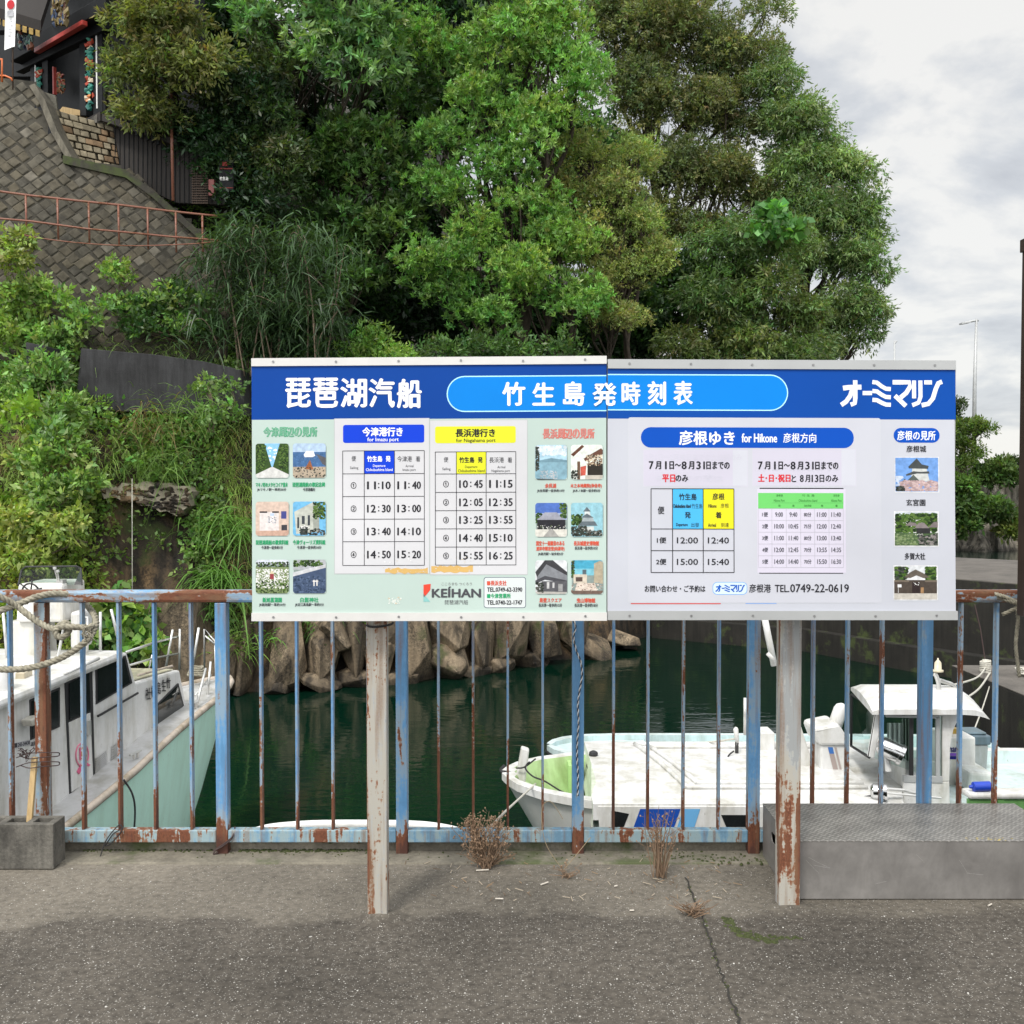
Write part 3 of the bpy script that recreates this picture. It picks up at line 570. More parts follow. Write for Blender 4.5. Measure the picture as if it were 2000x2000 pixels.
for xa, ya, xb, yb, xt in ((217, 513, 765, 703, 687), (792, 507, 1338, 700, 1262)):
    rect(b, RP, xa - 2, ya, xb + 2, yb + 3, (.56, .56, .62), .0012); rect(b, RP, xa, ya, xb, yb, LIL, .00135); rect(b, RP, xt, ya + 2, xb - 2, yb - 2, (.56, .57, .63), .00145)
for x0 in (246, 821):
    for body, a, c in (('7', 0, 22), ('月', 34, 62), ('1', 85, 91), ('日〜', 108, 166), ('8', 172, 196), ('月', 208, 236), ('31', 250, 292), ('日までの', 302, 423)): text(b, RP, body, (x0 + a, 574, x0 + c, 614), BLACK, .0019, bold=1.8)
text(b, RP, '平日', (316, 643, 382, 682), (.62, .03, .04), .0019, bold=1.8); text(b, RP, 'のみ', (386, 645, 450, 680), BLACK, .0019, bold=1.6)
text(b, RP, '土･日･祝日', (821, 640, 990, 680), (.62, .03, .04), .0019, bold=1.8); text(b, RP, 'と', (997, 645, 1020, 680), BLACK, .0019, bold=1.4)
for body, a, c in (('8', 1042, 1060), ('月', 1070, 1094), ('13', 1104, 1138), ('日のみ', 1146, 1243)): text(b, RP, body, (a, 643, c, 680), BLACK, .0019, bold=1.4)
for k_, (xa, xb, yy) in enumerate(((225, 735, 550), (285, 635, 662), (805, 1255, 605))): text(b, RP, ('2月1日〜2月末日までの土日祝のみ', '8日までの間は', '1月1日〜1月3日までの')[k_], (xa, yy - 16, xb, yy + 18), (.54, .53, .61), .00155)
b.build('notice_slip', M['print'], pr_)
b = MB()
rect(b, RP, 369, 718, 530, 928, (.07, .44, .78), .0013); rect(b, RP, 530, 718, 693, 928, (.76, .70, .02), .0013)
table(b, RP, (256, 369, 530, 692), (717, 928, 1042, 1157), 4)
for body, bb, bo in (('便', (292, 810, 325, 850), .8), ('竹生島', (403, 742, 495, 776), .8), ('Chikubushima Island', (372, 798, 465, 817), .6), ('竹生島', (470, 795, 525, 820), 0), ('発', (434, 838, 464, 871), .8), ('Departure', (388, 897, 448, 918), .5), ('出發', (467, 895, 508, 918), 0),
  ('彦根', (580, 740, 642, 775), .8), ('Hikone', (557, 797, 600, 816), .5), ('彦根', (622, 793, 665, 818), 0), ('着', (596, 838, 626, 871), .8), ('Arrival', (556, 898, 597, 917), .5), ('到達', (624, 895, 665, 918), 0),
  ('1便', (287, 972, 335, 1003), .8), ('12:00', (392, 972, 502, 1004), .8), ('12:40', (555, 972, 665, 1004), .8), ('2便', (283, 1085, 335, 1116), .8), ('15:00', (392, 1085, 502, 1117), .8), ('15:40', (555, 1085, 665, 1117), .8)): text(b, RP, body, bb, BLACK, .0019, bold=bo)
rect(b, RP, 828, 711, 1272, 719, BLACK, .0011); rect(b, RP, 825, 1156, 1268, 1163, BLACK, .0011)
rect(b, RP, 815, 717, 1283, 1158, (.61, .58, .68), .0013); rect(b, RP, 820, 738, 1271, 821, (.15, .56, .14), .00145)
XS, YS = (820, 892, 968, 1044, 1118, 1194, 1270), (738, 820, 882, 944, 1006, 1068, 1130)
table(b, RP, XS, YS[1:], 1.6, (.42, .42, .46)); line(b, RP, 892, 790, 1270, 790, 1.4, (.1, .36, .1), .0018)
for body, bb in (('彦根港', (916, 745, 950, 758)), ('竹 生 島', (1052, 745, 1118, 757)), ('彦根港', (1218, 745, 1250, 758)), ('Hikone Port', (903, 771, 960, 784)), ('Chikubushima Island', (1034, 771, 1132, 784)), ('Hikone Port', (1206, 771, 1262, 784)), ('発', (926, 799, 938, 811)), ('着', (1000, 799, 1012, 811)), ('滞在時間', (1062, 799, 1100, 811)), ('発', (1152, 799, 1164, 811)), ('着', (1228, 799, 1240, 811))): text(b, RP, body, bb, (.03, .16, .03), .0019)
for r_, row in enumerate((('1便', '9:00', '9:40', '80分', '11:00', '11:40'), ('2便', '10:00', '10:45', '75分', '12:00', '12:40'), ('3便', '11:00', '11:40', '80分', '13:00', '13:40'), ('4便', '12:00', '12:45', '70分', '13:55', '14:35'), ('5便', '14:00', '14:40', '70分', '15:50', '16:30'))):
    for c_, tx in enumerate(row):
        xm = (XS[c_] + XS[c_ + 1]) / 2; ym = (YS[r_ + 1] + YS[r_ + 2]) / 2; hw = {2: 15, 3: 19, 4: 20, 5: 25}[len(tx)]
        text(b, RP, tx, (xm - hw, ym - 12, xm + hw, ym + 12), (.08, .08, .10), .0019, bold=.6)
text(b, RP, 'お問い合わせ・ご予約は', (223, 1225, 540, 1260), BLACK, .0019, bold=.9)
rrect(b, RP, 579, 1207, 761, 1274, 24, (.15, .36, .75), .0012); rrect(b, RP, 582, 1210, 758, 1271, 22, (.58, .70, .84), .0014)
logo(b, lambda x: 594 + (x - 1262) * (154 / 538), lambda y: 1222 + (y - 146) * (36 / 134), (.01, .10, .46), .0017, .3)
text(b, RP, '彦根港', (772, 1218, 885, 1262), BLACK, .0019, bold=.8); text(b, RP, 'TEL.', (907, 1222, 982, 1260), BLACK, .0019, bold=.9); text(b, RP, '0749-22-0619', (988, 1218, 1297, 1261), BLACK, .0019, bold=1)
b.build('timetable_sheet', M['print'], pr_)
b = MB(); rrect(b, RP, 1540, 395, 1785, 472, 38, DB, .0010); text(b, RP, '彦根の見所', (1560, 410, 1762, 459), (.78, .8, .86), bold=1.2)
text(b, RP, '彦根城', (1608, 488, 1712, 522), BLACK, bold=.7); text(b, RP, '玄宮園', (1605, 770, 1706, 804), BLACK, bold=.7); text(b, RP, '多賀大社', (1595, 1053, 1703, 1088), BLACK, bold=.9)
for x0, y0, x1, y1 in ((1548, 550, 1786, 741), (1542, 838, 1781, 1026), (1536, 1123, 1774, 1311)): rect(b, RP, x0, y0, x1, y1, (.50, .52, .57), .0007)
b.build('lettering', M['print'], pr_)
picture(RP, pr_, 1548, 551, 1776, 729, [('r', (.16, .32, .66), 0, 0, 1, 1), ('d', [(.55, .62, .74)], 14, (0, .55, .2, .85), .07), TRI((.55, .57, .55), (.36, .7), (.4, .26), (.72, .26), (.8, .7)), TRI((.06, .07, .07), (.3, .27), (.5, .02), (.62, .2), (.78, .24), (.76, .33), (.32, .32)), TRI((.07, .08, .08), (.24, .5), (.42, .4), (.6, .42), (.78, .4), (.8, .47), (.5, .47), (.26, .54)), TRI((.09, .11, .10), (.26, .7), (.42, .5), (.56, .68)), TRI((.07, .08, .07), (.1, .78), (.22, .62), (.32, .78)), ('d', [(.46, .33, .33), (.38, .27, .27), (.55, .42, .41)], 150, (.12, .68, 1, 1), .06), ('d', dk, 20, (0, .85, .2, 1), .05)], border=1)
picture(RP, pr_, 1543, 837, 1772, 1014, [('r', (.55, .60, .64), 0, 0, 1, .2), ('d', gr, 190, (0, .05, 1, .6), .08), ('r', (.07, .12, .05), 0, .62, 1, 1), ('d', [(.14, .2, .08), (.09, .14, .06), (.2, .26, .13)], 60, (0, .66, .5, 1), .05), TRI((.20, .17, .17), (.24, .4), (.34, .3), (.48, .32), (.54, .42)), TRI((.22, .19, .19), (.46, .48), (.56, .32), (.68, .32), (.8, .48)), TRI((.18, .15, .15), (.78, .46), (.9, .3), (1, .28), (1, .46)), ('r', (.03, .03, .03), .5, .48, .82, .64), ('d', dk + [(.24, .22, .21)], 60, (.55, .66, 1, 1), .06), ('d', [(.8, .8, .8)], 5, (.4, .65, .66, .69), .014)], border=1)
picture(RP, pr_, 1538, 1122, 1765, 1298, [('r', (.62, .64, .66), 0, 0, 1, .3), ('d', gr + dk, 90, (0, 0, .32, .45), .07), ('d', gr, 60, (.75, 0, 1, .45), .07), ('r', (.07, .055, .045), 0, .42, 1, .82), TRI((.12, .10, .08), (.24, .34), (.36, .2), (.5, .1), (.66, .2), (.84, .34), (.68, .36), (.52, .28), (.38, .36)), ('r', (.16, .13, .10), 0, .42, .35, .48), ('r', (.16, .13, .10), .72, .42, 1, .48), ('r', (.03, .02, .02), .42, .48, .6, .82), ('d', [(.7, .7, .68)], 7, (.44, .48, .6, .58), .018), ('r', (.7, .7, .7), .08, .55, .17, .64), ('r', (.6, .6, .6), .09, .64, .10, .8), ('r', (.34, .2, .1), .62, .64, .69, .82), ('r', (.50, .47, .42), 0, .82, 1, 1)], border=1)
# ================================================================== railing along the quay
BLUE = (0.115, 0.295, 0.53)
M['blue_post'] = rusty('blue_post_paint', BLUE, 0.44, zdep=(0.02, 0.22, 0.35)); M['blue_rail'] = rusty('blue_top_rail_paint', BLUE, .97, streak=False)
M['blue_rail2'] = rusty('blue_bottom_rail_paint', (0.17, 0.315, 0.44), 0.64, streak=True, pale=(.38, .42, .34)); M['blue_bar'] = rusty('blue_bar_paint', (0.13, 0.29, 0.52), 0.62, zdep=(0.05, 0.9, 0.22))
M['rusty_post'] = rusty('very_rusty_post', (0.2, 0.32, 0.45), 0.98)
FY = 4.225
rail = thing('quay_railing', 'peeling blue steel railing with rusty top rail along the quay edge', 'railing', (0, FY, 0))
fx = lambda u, Y=FY: P(u / .966, 1400, Y).x
ZR = 1.055
posts = [76, 417, 757.5, 1091, 1424, 1749, 2085, -262]
xs = []
for k_, u in enumerate(posts):
    x = fx(u); xs.append(x); wd = .024
    o = MB().box(x - wd, x + wd, FY, FY + .05, -.03, ZR - .002).build('post', M['rusty_post'] if k_ in (0, 7) else M['blue_post'], rail, bevel=.003)
    if k_ == 0: o['label'] = 'rust streaked brown post beside the concrete block'
xs.sort()
MB().box(-3.2, 3.2, FY - .004, FY + .054, ZR - .001, ZR + .05).build('top_rail', M['blue_rail'], rail, bevel=.012)
for a, c in zip(xs[:-1], xs[1:]):
    MB().box(a + .025, c - .025, FY + .001, FY + .045, .052, .104).build('bottom_rail', M['blue_rail2'], rail, bevel=.004)
for u in (18, 155, 224, 291, 360, 492, 559.5, 627, 694, 827, 892.5, 958, 1024, 1158, 1223, 1290, 1357, 1472, 1535, 1600, 1665, 1813, 1880, 1947, -52, -118):
    x = fx(u, FY + .01); MB().box(x - .0048, x + .0048, FY + .006, FY + .04, .1045, ZR - .0015).build('baluster', M['blue_bar'], rail)
# ================================================================== aluminium step
def checker():
    m, t, b = base('checker_plate'); c = N(t, 'ShaderNodeTexCoord'); n = noise(t, 7, 6); nf = noise(t, 120, 3, sc=(1, 1, .2))
    mp = N(t, 'ShaderNodeMapping'); mp.inputs['Rotation'].default_value = (0, 0, R(45)); mp.inputs['Scale'].default_value = (44, 44, 44); t.links.new(c.outputs['Object'], mp.inputs[0])
    ch = N(t, 'ShaderNodeTexChecker', i_Scale=1.0); t.links.new(mp.outputs[0], ch.inputs[0])
    s = N(t, 'ShaderNodeSeparateXYZ'); t.links.new(mp.outputs[0], s.inputs[0])
    def bar(sock, k2):
        f = N(t, 'ShaderNodeMath', operation='FRACT'); t.links.new(sock, f.inputs[0])
        a = N(t, 'ShaderNodeMath', operation='SUBTRACT', i_1=.5); L(t, f, a); q = N(t, 'ShaderNodeMath', operation='ABSOLUTE'); L(t, a, q)
        return ramp(t, q, [(.10, 1.0), (.17, 0.0)])
    b1, b2 = bar(s.outputs[0], 0), bar(s.outputs[1], 1)
    h = mix(t, ch.outputs[1], b1, b2)
    r = ramp(t, n, [(.3, (.20, .19, .175)), (.7, (.33, .315, .29))]); x = mix(t, 1.0, r, ramp(t, h.outputs[2], [(0, .72), (1, 1.25)]), 'MULTIPLY')
    setc(t, b, x); b.inputs['Metallic'].default_value = .45; b.inputs['Roughness'].default_value = .42; bump(t, b, h.outputs[2], .8, .003); return m
M['checker'] = checker()
def worn_alu():
    m, t, b = base('worn_aluminium'); n = noise(t, 5, 8, .65); s = noise(t, 9, 5, .6, sc=(1, 1, .6), dist=1.5)
    r = ramp(t, n, [(.3, (.18, .17, .16)), (.55, (.245, .233, .22)), (.75, (.31, .295, .28))]); x = mix(t, 1.0, r, ramp(t, s, [(.35, .85), (.7, 1.1)]), 'MULTIPLY')
    setc(t, b, x); b.inputs['Metallic'].default_value = .35; b.inputs['Roughness'].default_value = .48; bump(t, b, n, .08, .01); return m
M['wornalu'] = worn_alu()
st = thing('metal_step', 'low grey aluminium step box with checker plate top against the railing', 'step', (1.55, 4.0, 0))
X0, X1, Y0, Y1, ZS = 1.04, 2.08, 3.765, 4.205, .222
t_ = .004
b = MB(); b.box(X0, X1, Y0, Y0 + t_, .004, ZS - .004); b.box(X1 - t_, X1, Y0 + t_, Y1, .004, ZS - .004); b.box(X0, X1, Y1, Y1 + t_, .004, ZS - .004)
# left side with a slot hole: ring of quads round a stadium
yc_, zc_, hw, hh = 4.02, .135, .055, .020
hole = []
for q in range(24):
    a = 2 * math.pi * q / 24; cx = yc_ + (hw - hh) * (1 if math.cos(a) > 0 else -1); hole.append((cx + hh * math.cos(a), zc_ + hh * math.sin(a)))
def edgept(y, z):
    dy_, dz = y - yc_, z - zc_; k1 = ((Y1 - yc_) if dy_ > 0 else (Y0 + t_ - yc_)) / dy_ if abs(dy_) > 1e-9 else 1e9; k2 = ((ZS - .004 - zc_) if dz > 0 else (.004 - zc_)) / dz if abs(dz) > 1e-9 else 1e9
    k_ = min(k1, k2); return (yc_ + dy_ * k_, zc_ + dz * k_)
out_ = [edgept(*p) for p in hole]
for xx, fl in ((X0, 0), (X0 + t_, 1)):
    b.grid([[(xx, y, z) for y, z in out_], [(xx, y, z) for y, z in hole]], close=True)
b.grid([[(X0, y, z) for y, z in hole], [(X0 + t_, y, z) for y, z in hole]], close=True)
for cy_, cz in ((Y0 + t_, .004), (Y1, .004), (Y0 + t_, ZS - .004), (Y1, ZS - .004)):
    n_ = min(range(24), key=lambda q: (out_[q][0] - cy_) ** 2 + (out_[q][1] - cz) ** 2)
    for m2 in (n_ - 1, n_): b.add([(X0, out_[m2][0], out_[m2][1]), (X0, out_[(m2 + 1) % 24][0], out_[(m2 + 1) % 24][1]), (X0, cy_, cz)], [(0, 1, 2)])
b.build('side_panel', M['wornalu'], st)
MB().box(X0 - .002, X1 + .002, Y0 - .002, Y1 + .006, ZS - .0038, ZS).build('tread_plate', M['checker'], st, bevel=.0015)
M['yellow'] = plain('worn_yellow_paint', (.42, .33, .10), .8, var=.4, scale=80); b = MB()
for k_ in range(46):
    x = rnd.choice([rnd.gauss(1.72, .02), rnd.gauss(1.80, .02), rnd.gauss(1.93, .03), rnd.gauss(2.0, .03)]); y = Y0 + rnd.uniform(.001, .03); r_ = rnd.uniform(.002, .006)
    b.add([(x + r_ * math.cos(q * 1.257) * rnd.uniform(.6, 1.3), y + .6 * r_ * math.sin(q * 1.257), ZS + .0004 + k_ * 2e-6) for q in range(5)], [(0, 1, 2, 3, 4)])
b.build('paint_marking', M['yellow'], st); b = MB(); M['scratch'] = plain('bright_scratch', (.42, .41, .39), .5)
for x, z, dx_, dz in ((1.10, .16, .07, -.035), (1.09, .15, .05, -.05), (1.12, .13, .06, -.01), (1.66, .15, .03, -.05), (1.69, .10, .06, -.006), (1.5, .17, .03, -.03), (1.9, .12, .02, -.03), (1.35, .06, .04, .01)):
    b.tube(smooth([(x, Y0 - .0002, z), (x + dx_ * .5 + .004, Y0 - .0002, z + dz * .6), (x + dx_, Y0 - .0002, z + dz)], 4), .0003, 4)
b.build('scratch_marking', M['scratch'], st)
# ================================================================== concrete block, stake, wire
blk = MB()
bx0, bx1, by0, by1, bz = -2.18, -1.835, 4.06, 4.17, .185
for a, c in ((bx0, bx0 + .03), (bx0 + .115, bx0 + .145), (bx0 + .225, bx0 + .25), (bx1 - .03, bx1)): blk.box(a, c, by0 + .0262, by1 - .0262, .003, bz - .001)
blk.box(bx0, bx1, by0, by0 + .026, .003, bz); blk.box(bx0, bx1, by1 - .026, by1, .003, bz); blk.box(bx0 + .001, bx1 - .001, by0 + .02, by1 - .02, .004, .05)
tag(blk.build('concrete_block', M['block'], bevel=.003), 'mossy grey hollow concrete block standing against the rusty left end of the railing', 'block')
def woodm(name, c0, c1):
    m, t, b = base(name); n = noise(t, 12, 6, .6, sc=(6, 6, .5)); setc(t, b, ramp(t, n, [(.3, c0), (.7, c1)])); b.inputs['Roughness'].default_value = .75; bump(t, b, n, .2, .004); return m
M['newwood'] = woodm('sawn_timber', (.34, .23, .10), (.50, .36, .18)); M['darkwood'] = woodm('dark_planks', (.010, .008, .007), (.026, .020, .016))
a0, a1 = P(56, 1606, 4.135), P(66, 1480, 4.19)
d_ = (a1 - a0).normalized(); sx = d_.cross(Vector((0, 1, 0))).normalized()
pts = [a0 - sx * .011, a0 + sx * .011, a1 + sx * .011, a1 - sx * .011]
tag(MB().prism(pts, (0, .016, 0)).build('wooden_stake', M['newwood'], bevel=.0015), 'short pale wooden stake stuck in the concrete block and wired to the rusty post', 'stake')
M['wire'] = plain('rusty_wire', (.05, .03, .028), .7); M['cordblack'] = plain('black_cord', (.018, .018, .02), .7)
wr = MB(); fr = 4.185
for v0 in (1474, 1492):
    wr.tube(smooth([P(32, v0 + 6, fr), P(55, v0 - 2, fr - .012), P(80, v0 - 4, fr), P(112, v0 - 4, 4.215), P(116, v0 - 1, 4.25), P(112, v0 + 3, 4.215), P(84, v0 + 5, fr), P(58, v0 + 8, fr - .014), P(40, v0 + 3, fr)]), .0022, 6)
for _ in range(7):
    c = P(rnd.uniform(38, 62), rnd.uniform(1468, 1486), fr - .012); wr.tube(wob([c, c + Vector((rnd.uniform(-.03, .03), -.006, rnd.uniform(-.03, .03))), c + Vector((rnd.uniform(-.03, .03), 0, rnd.uniform(-.03, .03)))], 5, .004), .0018, 5)
tag(wr.build('wire_tie', M['wire'], smooth=True), 'tangle of dark rusty wire tying the wooden stake to the rusty post', 'wire')
def tie(pts, r, label, mt, name='wire_tie', cat='wire'):
    tag(MB().tube(pts, r, 6).build(name, mt, smooth=True), label, cat)
tie(smooth([P(240, 1618, FY - .008), P(222, 1628, FY - .012), P(212, 1642, FY - .012), P(206, 1652, FY - .012), P(218, 1646, FY - .012), P(238, 1622, FY - .01), P(232, 1612, FY - .006), P(208, 1640, FY - .014), P(196, 1672, FY - .03), P(190, 1680, FY - .05)]), .0025, 'black cord scrap knotted round a bar above the bottom rail of the railing', M['cordblack'], 'cord', 'cord')
tie(smooth([P(418, 1662, FY - .006), P(425, 1656, FY - .01), P(440, 1646, FY - .01), P(455, 1632, FY - .004), P(459, 1615, FY + .03), P(452, 1638, FY - .006), P(436, 1652, FY - .012), P(422, 1660, FY - .012), P(417, 1668, FY - .012), P(426, 1664, FY - .012)]), .003, 'rusty brown wire twisted round the foot of the blue post left of the sign', M['wire'])
# ================================================================== ropes
M['rope'] = plain('weathered_rope', (.27, .25, .19), .9, var=.4, scale=60, bmp=.4); M['whiterope'] = plain('pale_rope', (.50, .48, .42), .85, var=.2, scale=80)
def rope(mb, pts, R_, pitch, strands=3, n=6):
    pts = [Vector(p) for p in pts]; Ls = [0]
    for i in range(1, len(pts)): Ls.append(Ls[-1] + (pts[i] - pts[i - 1]).length)
    tot = Ls[-1]; m = max(8, int(tot / (pitch / 9))); res = []; j = 0
    for i in range(m + 1):
        s = tot * i / m
        while j < len(Ls) - 2 and Ls[j + 1] < s: j += 1
        res.append(pts[j].lerp(pts[j + 1], (s - Ls[j]) / max(1e-9, Ls[j + 1] - Ls[j])))
    for k_ in range(strands):
        out = []; up = None
        for i, p in enumerate(res):
            t = (res[min(i + 1, m)] - res[max(i - 1, 0)]).normalized()
            if up is None: up = t.orthogonal().normalized()
            up = (up - t * up.dot(t)).normalized(); b = t.cross(up); a = 2 * math.pi * (i * (tot / m) / pitch + k_ / strands)
            out.append(p + (up * math.cos(a) + b * math.sin(a)) * R_ * .52)
        mb.tube(out, R_ * .56, n)
zr = lambda x, y: (x * .1811, 1150 + y * .1811)
def RPt(x, y, Y): return P(*zr(x, y), Y)
rp_ = MB()
rope(rp_, smooth([RPt(-160, 300, 4.13), RPt(0, 238, 4.14), RPt(130, 190, 4.165), RPt(260, 140, 4.185), RPt(400, 85, 4.20), RPt(520, 58, 4.21), RPt(640, 50, 4.22), RPt(750, 68, 4.235), RPt(850, 105, 4.29), RPt(930, 170, 4.31), RPt(990, 240, 4.28), RPt(1035, 330, 4.23), RPt(1020, 430, 4.18), RPt(960, 530, 4.15), RPt(860, 620, 4.15), RPt(740, 700, 4.16), RPt(600, 770, 4.165), RPt(420, 830, 4.16), RPt(220, 865, 4.15), RPt(0, 868, 4.14), RPt(-180, 850, 4.12)]), .0135, .062)
rope(rp_, smooth([RPt(-160, -20, 4.12), RPt(0, 85, 4.13), RPt(90, 130, 4.15), RPt(190, 190, 4.17), RPt(290, 270, 4.165), RPt(400, 350, 4.16), RPt(500, 405, 4.15), RPt(600, 430, 4.13), RPt(660, 385, 4.135), RPt(730, 370, 4.15), RPt(745, 440, 4.15), RPt(700, 510, 4.13), RPt(630, 520, 4.12), RPt(600, 450, 4.12), RPt(650, 410, 4.12), RPt(760, 410, 4.13), RPt(860, 415, 4.14), RPt(950, 420, 4.15), RPt(1000, 395, 4.17)]), .0130, .060)
for _ in range(26):
    c = RPt(rnd.uniform(890, 980), rnd.uniform(390, 500), 4.135); rp_.tube(wob([c, c + Vector((rnd.uniform(-.02, .02), rnd.uniform(-.01, .02), rnd.uniform(-.045, .02)))], 5, .002), .0022, 5)
tag(rp_.build('mooring_rope', M['rope'], smooth=True), 'thick grey mooring rope looped and knotted over the left end of the top rail', 'rope')
rq = MB()
rope(rq, smooth([P(1944, 1160, 4.2), P(1960, 1165, 4.17), P(1985, 1176, 4.16), P(2010, 1188, 4.15), P(2060, 1210, 4.13)]), .0085, .04)
rope(rq, smooth([P(1948, 1167, 4.2), P(1972, 1174, 4.16), P(1990, 1182, 4.16), P(1976, 1192, 4.17), P(1958, 1200, 4.19)]), .008, .04)
rope(rq, smooth([P(2040, 1150, 4.3), P(1992, 1180, 4.165), P(1988, 1215, 4.18), P(1984, 1260, 4.18), P(1988, 1300, 4.18), P(1991, 1322, 4.18)]), .0075, .04)
tag(rq.build('mooring_rope', M['rope'], smooth=True), 'thin pale rope tied round the right end of the top rail', 'rope')
cd = MB(); cx = lambda x, y: P(950 + x * .2847, 1200 + y * .2847, FY - .012)
pth = smooth([P(1121, 1213, FY - .01), cx(612, 90), cx(598, 160), cx(618, 250), cx(648, 330), cx(655, 420), cx(640, 520), cx(628, 620), cx(632, 740), cx(624, 860), cx(622, 980), cx(628, 1100), cx(626, 1245)], 14)
rope(cd, pth, .0042, .034, 2)
M['cordwhite'] = plain('white_cord', (.6, .6, .58), .8)
cw = MB(); c2 = thing('hanging_cord', 'black and white twisted cord hanging down the blue post under the panel joint', 'cord', (P(1130, 1300, FY).x, FY, .9))
# two separate strands
for k_, mt in ((0, M['cordblack']), (1, M['cordwhite'])):
    q = MB(); q.v = cd.v; h = len(cd.f) // 2; q.f = cd.f[k_ * h:(k_ + 1) * h]; q.c = cd.c[k_ * h:(k_ + 1) * h]; q.m = cd.m[:h]; q.build('strand', mt, c2, smooth=True)
wn_ = MB(); rope(wn_, smooth([P(716, 1221, 3.592), P(724, 1224, 3.585), P(740, 1224, 3.584), P(762, 1220, 3.59), P(768, 1216, 3.6)]), .004, .02)
tag(wn_.build('string', M['cordblack'], smooth=True), 'short dark string wound round the left sign post just under the panel', 'string')
# ================================================================== notice board cut by the right edge of the view
M['brownmetal'] = plain('dark_brown_metal', (.030, .018, .015), .45, var=.2); M['blackboard'] = plain('dark_board', (.012, .012, .014), .5)
nb_ = thing('notice_board', 'dark brown framed notice board cut off by the right edge of the view', 'notice board', (2.2, 3.62, 0))
ya = 3.60; top = P(1998, 487, ya); bot = P(1986, 1205, ya)
tl, bl = Vector((top.x + .022, ya, top.z)), Vector((bot.x + .024, ya, bot.z)); W_ = 1.1
MB().prism([bl, bl + Vector((.030, 0, 0)), tl + Vector((.030, 0, 0)), tl], (0, .05, 0)).build('side_frame', M['brownmetal'], nb_, bevel=.002)
MB().prism([bl + Vector((W_ - .03, 0, 0)), bl + Vector((W_, 0, 0)), tl + Vector((W_, 0, 0)), tl + Vector((W_ - .03, 0, 0))], (0, .05, 0)).build('side_frame', M['brownmetal'], nb_, bevel=.002)
MB().box(tl.x - .006, tl.x + W_ + .008, ya - .004, ya + .056, tl.z, tl.z + .045).build('top_frame', M['brownmetal'], nb_, bevel=.002)
MB().box(bl.x + .0305, bl.x + W_ - .0305, ya + .003, ya + .048, bl.z + .001, bl.z + .04).build('bottom_frame', M['brownmetal'], nb_, bevel=.002)
MB().box(bl.x + .031, bl.x + W_ - .031, ya + .018, ya + .03, bl.z + .0405, tl.z - .001).build('board', M['blackboard'], nb_)
for x in (bl.x + .28, bl.x + W_ - .12): MB().box(x, x + .05, ya + .052, ya + .10, -.03, tl.z - .02).build('leg', M['brownmetal'], nb_, bevel=.003)
# ================================================================== dry weeds along the kerb
M['dry'] = vcol('dry_stalk', .9, .15)
def weed(u, v, h, spread, nst, heads, label, name='dry_weed', lean=0.0, hv=.5):
    p0 = G(u, v, .004); b = MB()
    for _ in range(nst):
        a = rnd.random() * 6.283; ln = h * rnd.uniform(.45, 1.05); sp = spread * rnd.uniform(.2, 1.0)
        q = p0 + Vector((rnd.gauss(0, .012), rnd.gauss(0, .010), 0)); e_ = q + Vector((math.cos(a) * sp + lean, math.sin(a) * sp * .5, ln)); mid = q.lerp(e_, .5) + Vector((rnd.gauss(0, .012), rnd.gauss(0, .01), ln * .12))
        g_ = rnd.uniform(.6, 1.15); col = (.22 * g_, .15 * g_, .10 * g_); pts = smooth([q, mid, e_], 5); b.tube(pts, [.0022 * (1 - .6 * i / (len(pts) - 1)) for i in range(len(pts))], 4, col)
        for _k in range(heads):
            s = rnd.uniform(hv, 1.0); i = min(len(pts) - 2, int(s * (len(pts) - 1))); c = pts[i] + Vector((rnd.gauss(0, .008), rnd.gauss(0, .008), rnd.gauss(0, .01)))
            g2 = rnd.uniform(.6, 1.2); e2 = c + Vector((rnd.gauss(0, .012), rnd.gauss(0, .012), rnd.uniform(.0, .022))); b.tube([c, e2], .0009, 3, col)
            r_ = rnd.uniform(.0022, .0046); b.add([e2 + Vector(d) * r_ for d in ((1, 0, 0), (0, 1, 0), (-1, 0, 0), (0, -1, 0), (0, 0, 1.5), (0, 0, -1.2))], [(0, 1, 4), (1, 2, 4), (2, 3, 4), (3, 0, 4), (1, 0, 5), (2, 1, 5), (3, 2, 5), (0, 3, 5)], (.30 * g2, .20 * g2, .13 * g2))
    tag(b.build(name, M['dry']), label, 'weed', 'dry weeds along the kerb')
weed(950, 1694, .21, .13, 60, 9, 'bushy brown dried weed with many seed heads at the kerb', hv=.62)
weed(955, 1690, .07, .12, 50, 2, 'low mat of broken brown stems at the foot of the bushy dried weed')
weed(1290, 1712, .26, .085, 40, 2, 'tall thin twiggy dried weed at the kerb by the pavement crack')
weed(1352, 1786, .045, .085, 46, 0, 'flat sprawling tuft of dry grass lying on the pavement crack')
weed(1105, 1712, .03, .11, 14, 1, 'few loose dry stems lying at the kerb near the middle of the railing')
b = MB(); p0 = G(1100, 1700, .006)
for pts in ([p0, p0 + Vector((-.07, 0, .11)), p0 + Vector((-.085, .01, .24)), p0 + Vector((-.05, .02, .27)), p0 + Vector((0, .02, .2))], [p0, p0 + Vector((.05, 0, .06)), p0 + Vector((.11, .01, .13))]): b.tube(smooth(pts), .0014, 5, (.28, .22, .14))
tag(b.build('dry_weed', M['dry']), 'single pale arching dry stem in front of the bottom rail', 'weed', 'dry weeds along the kerb')
lt = MB()
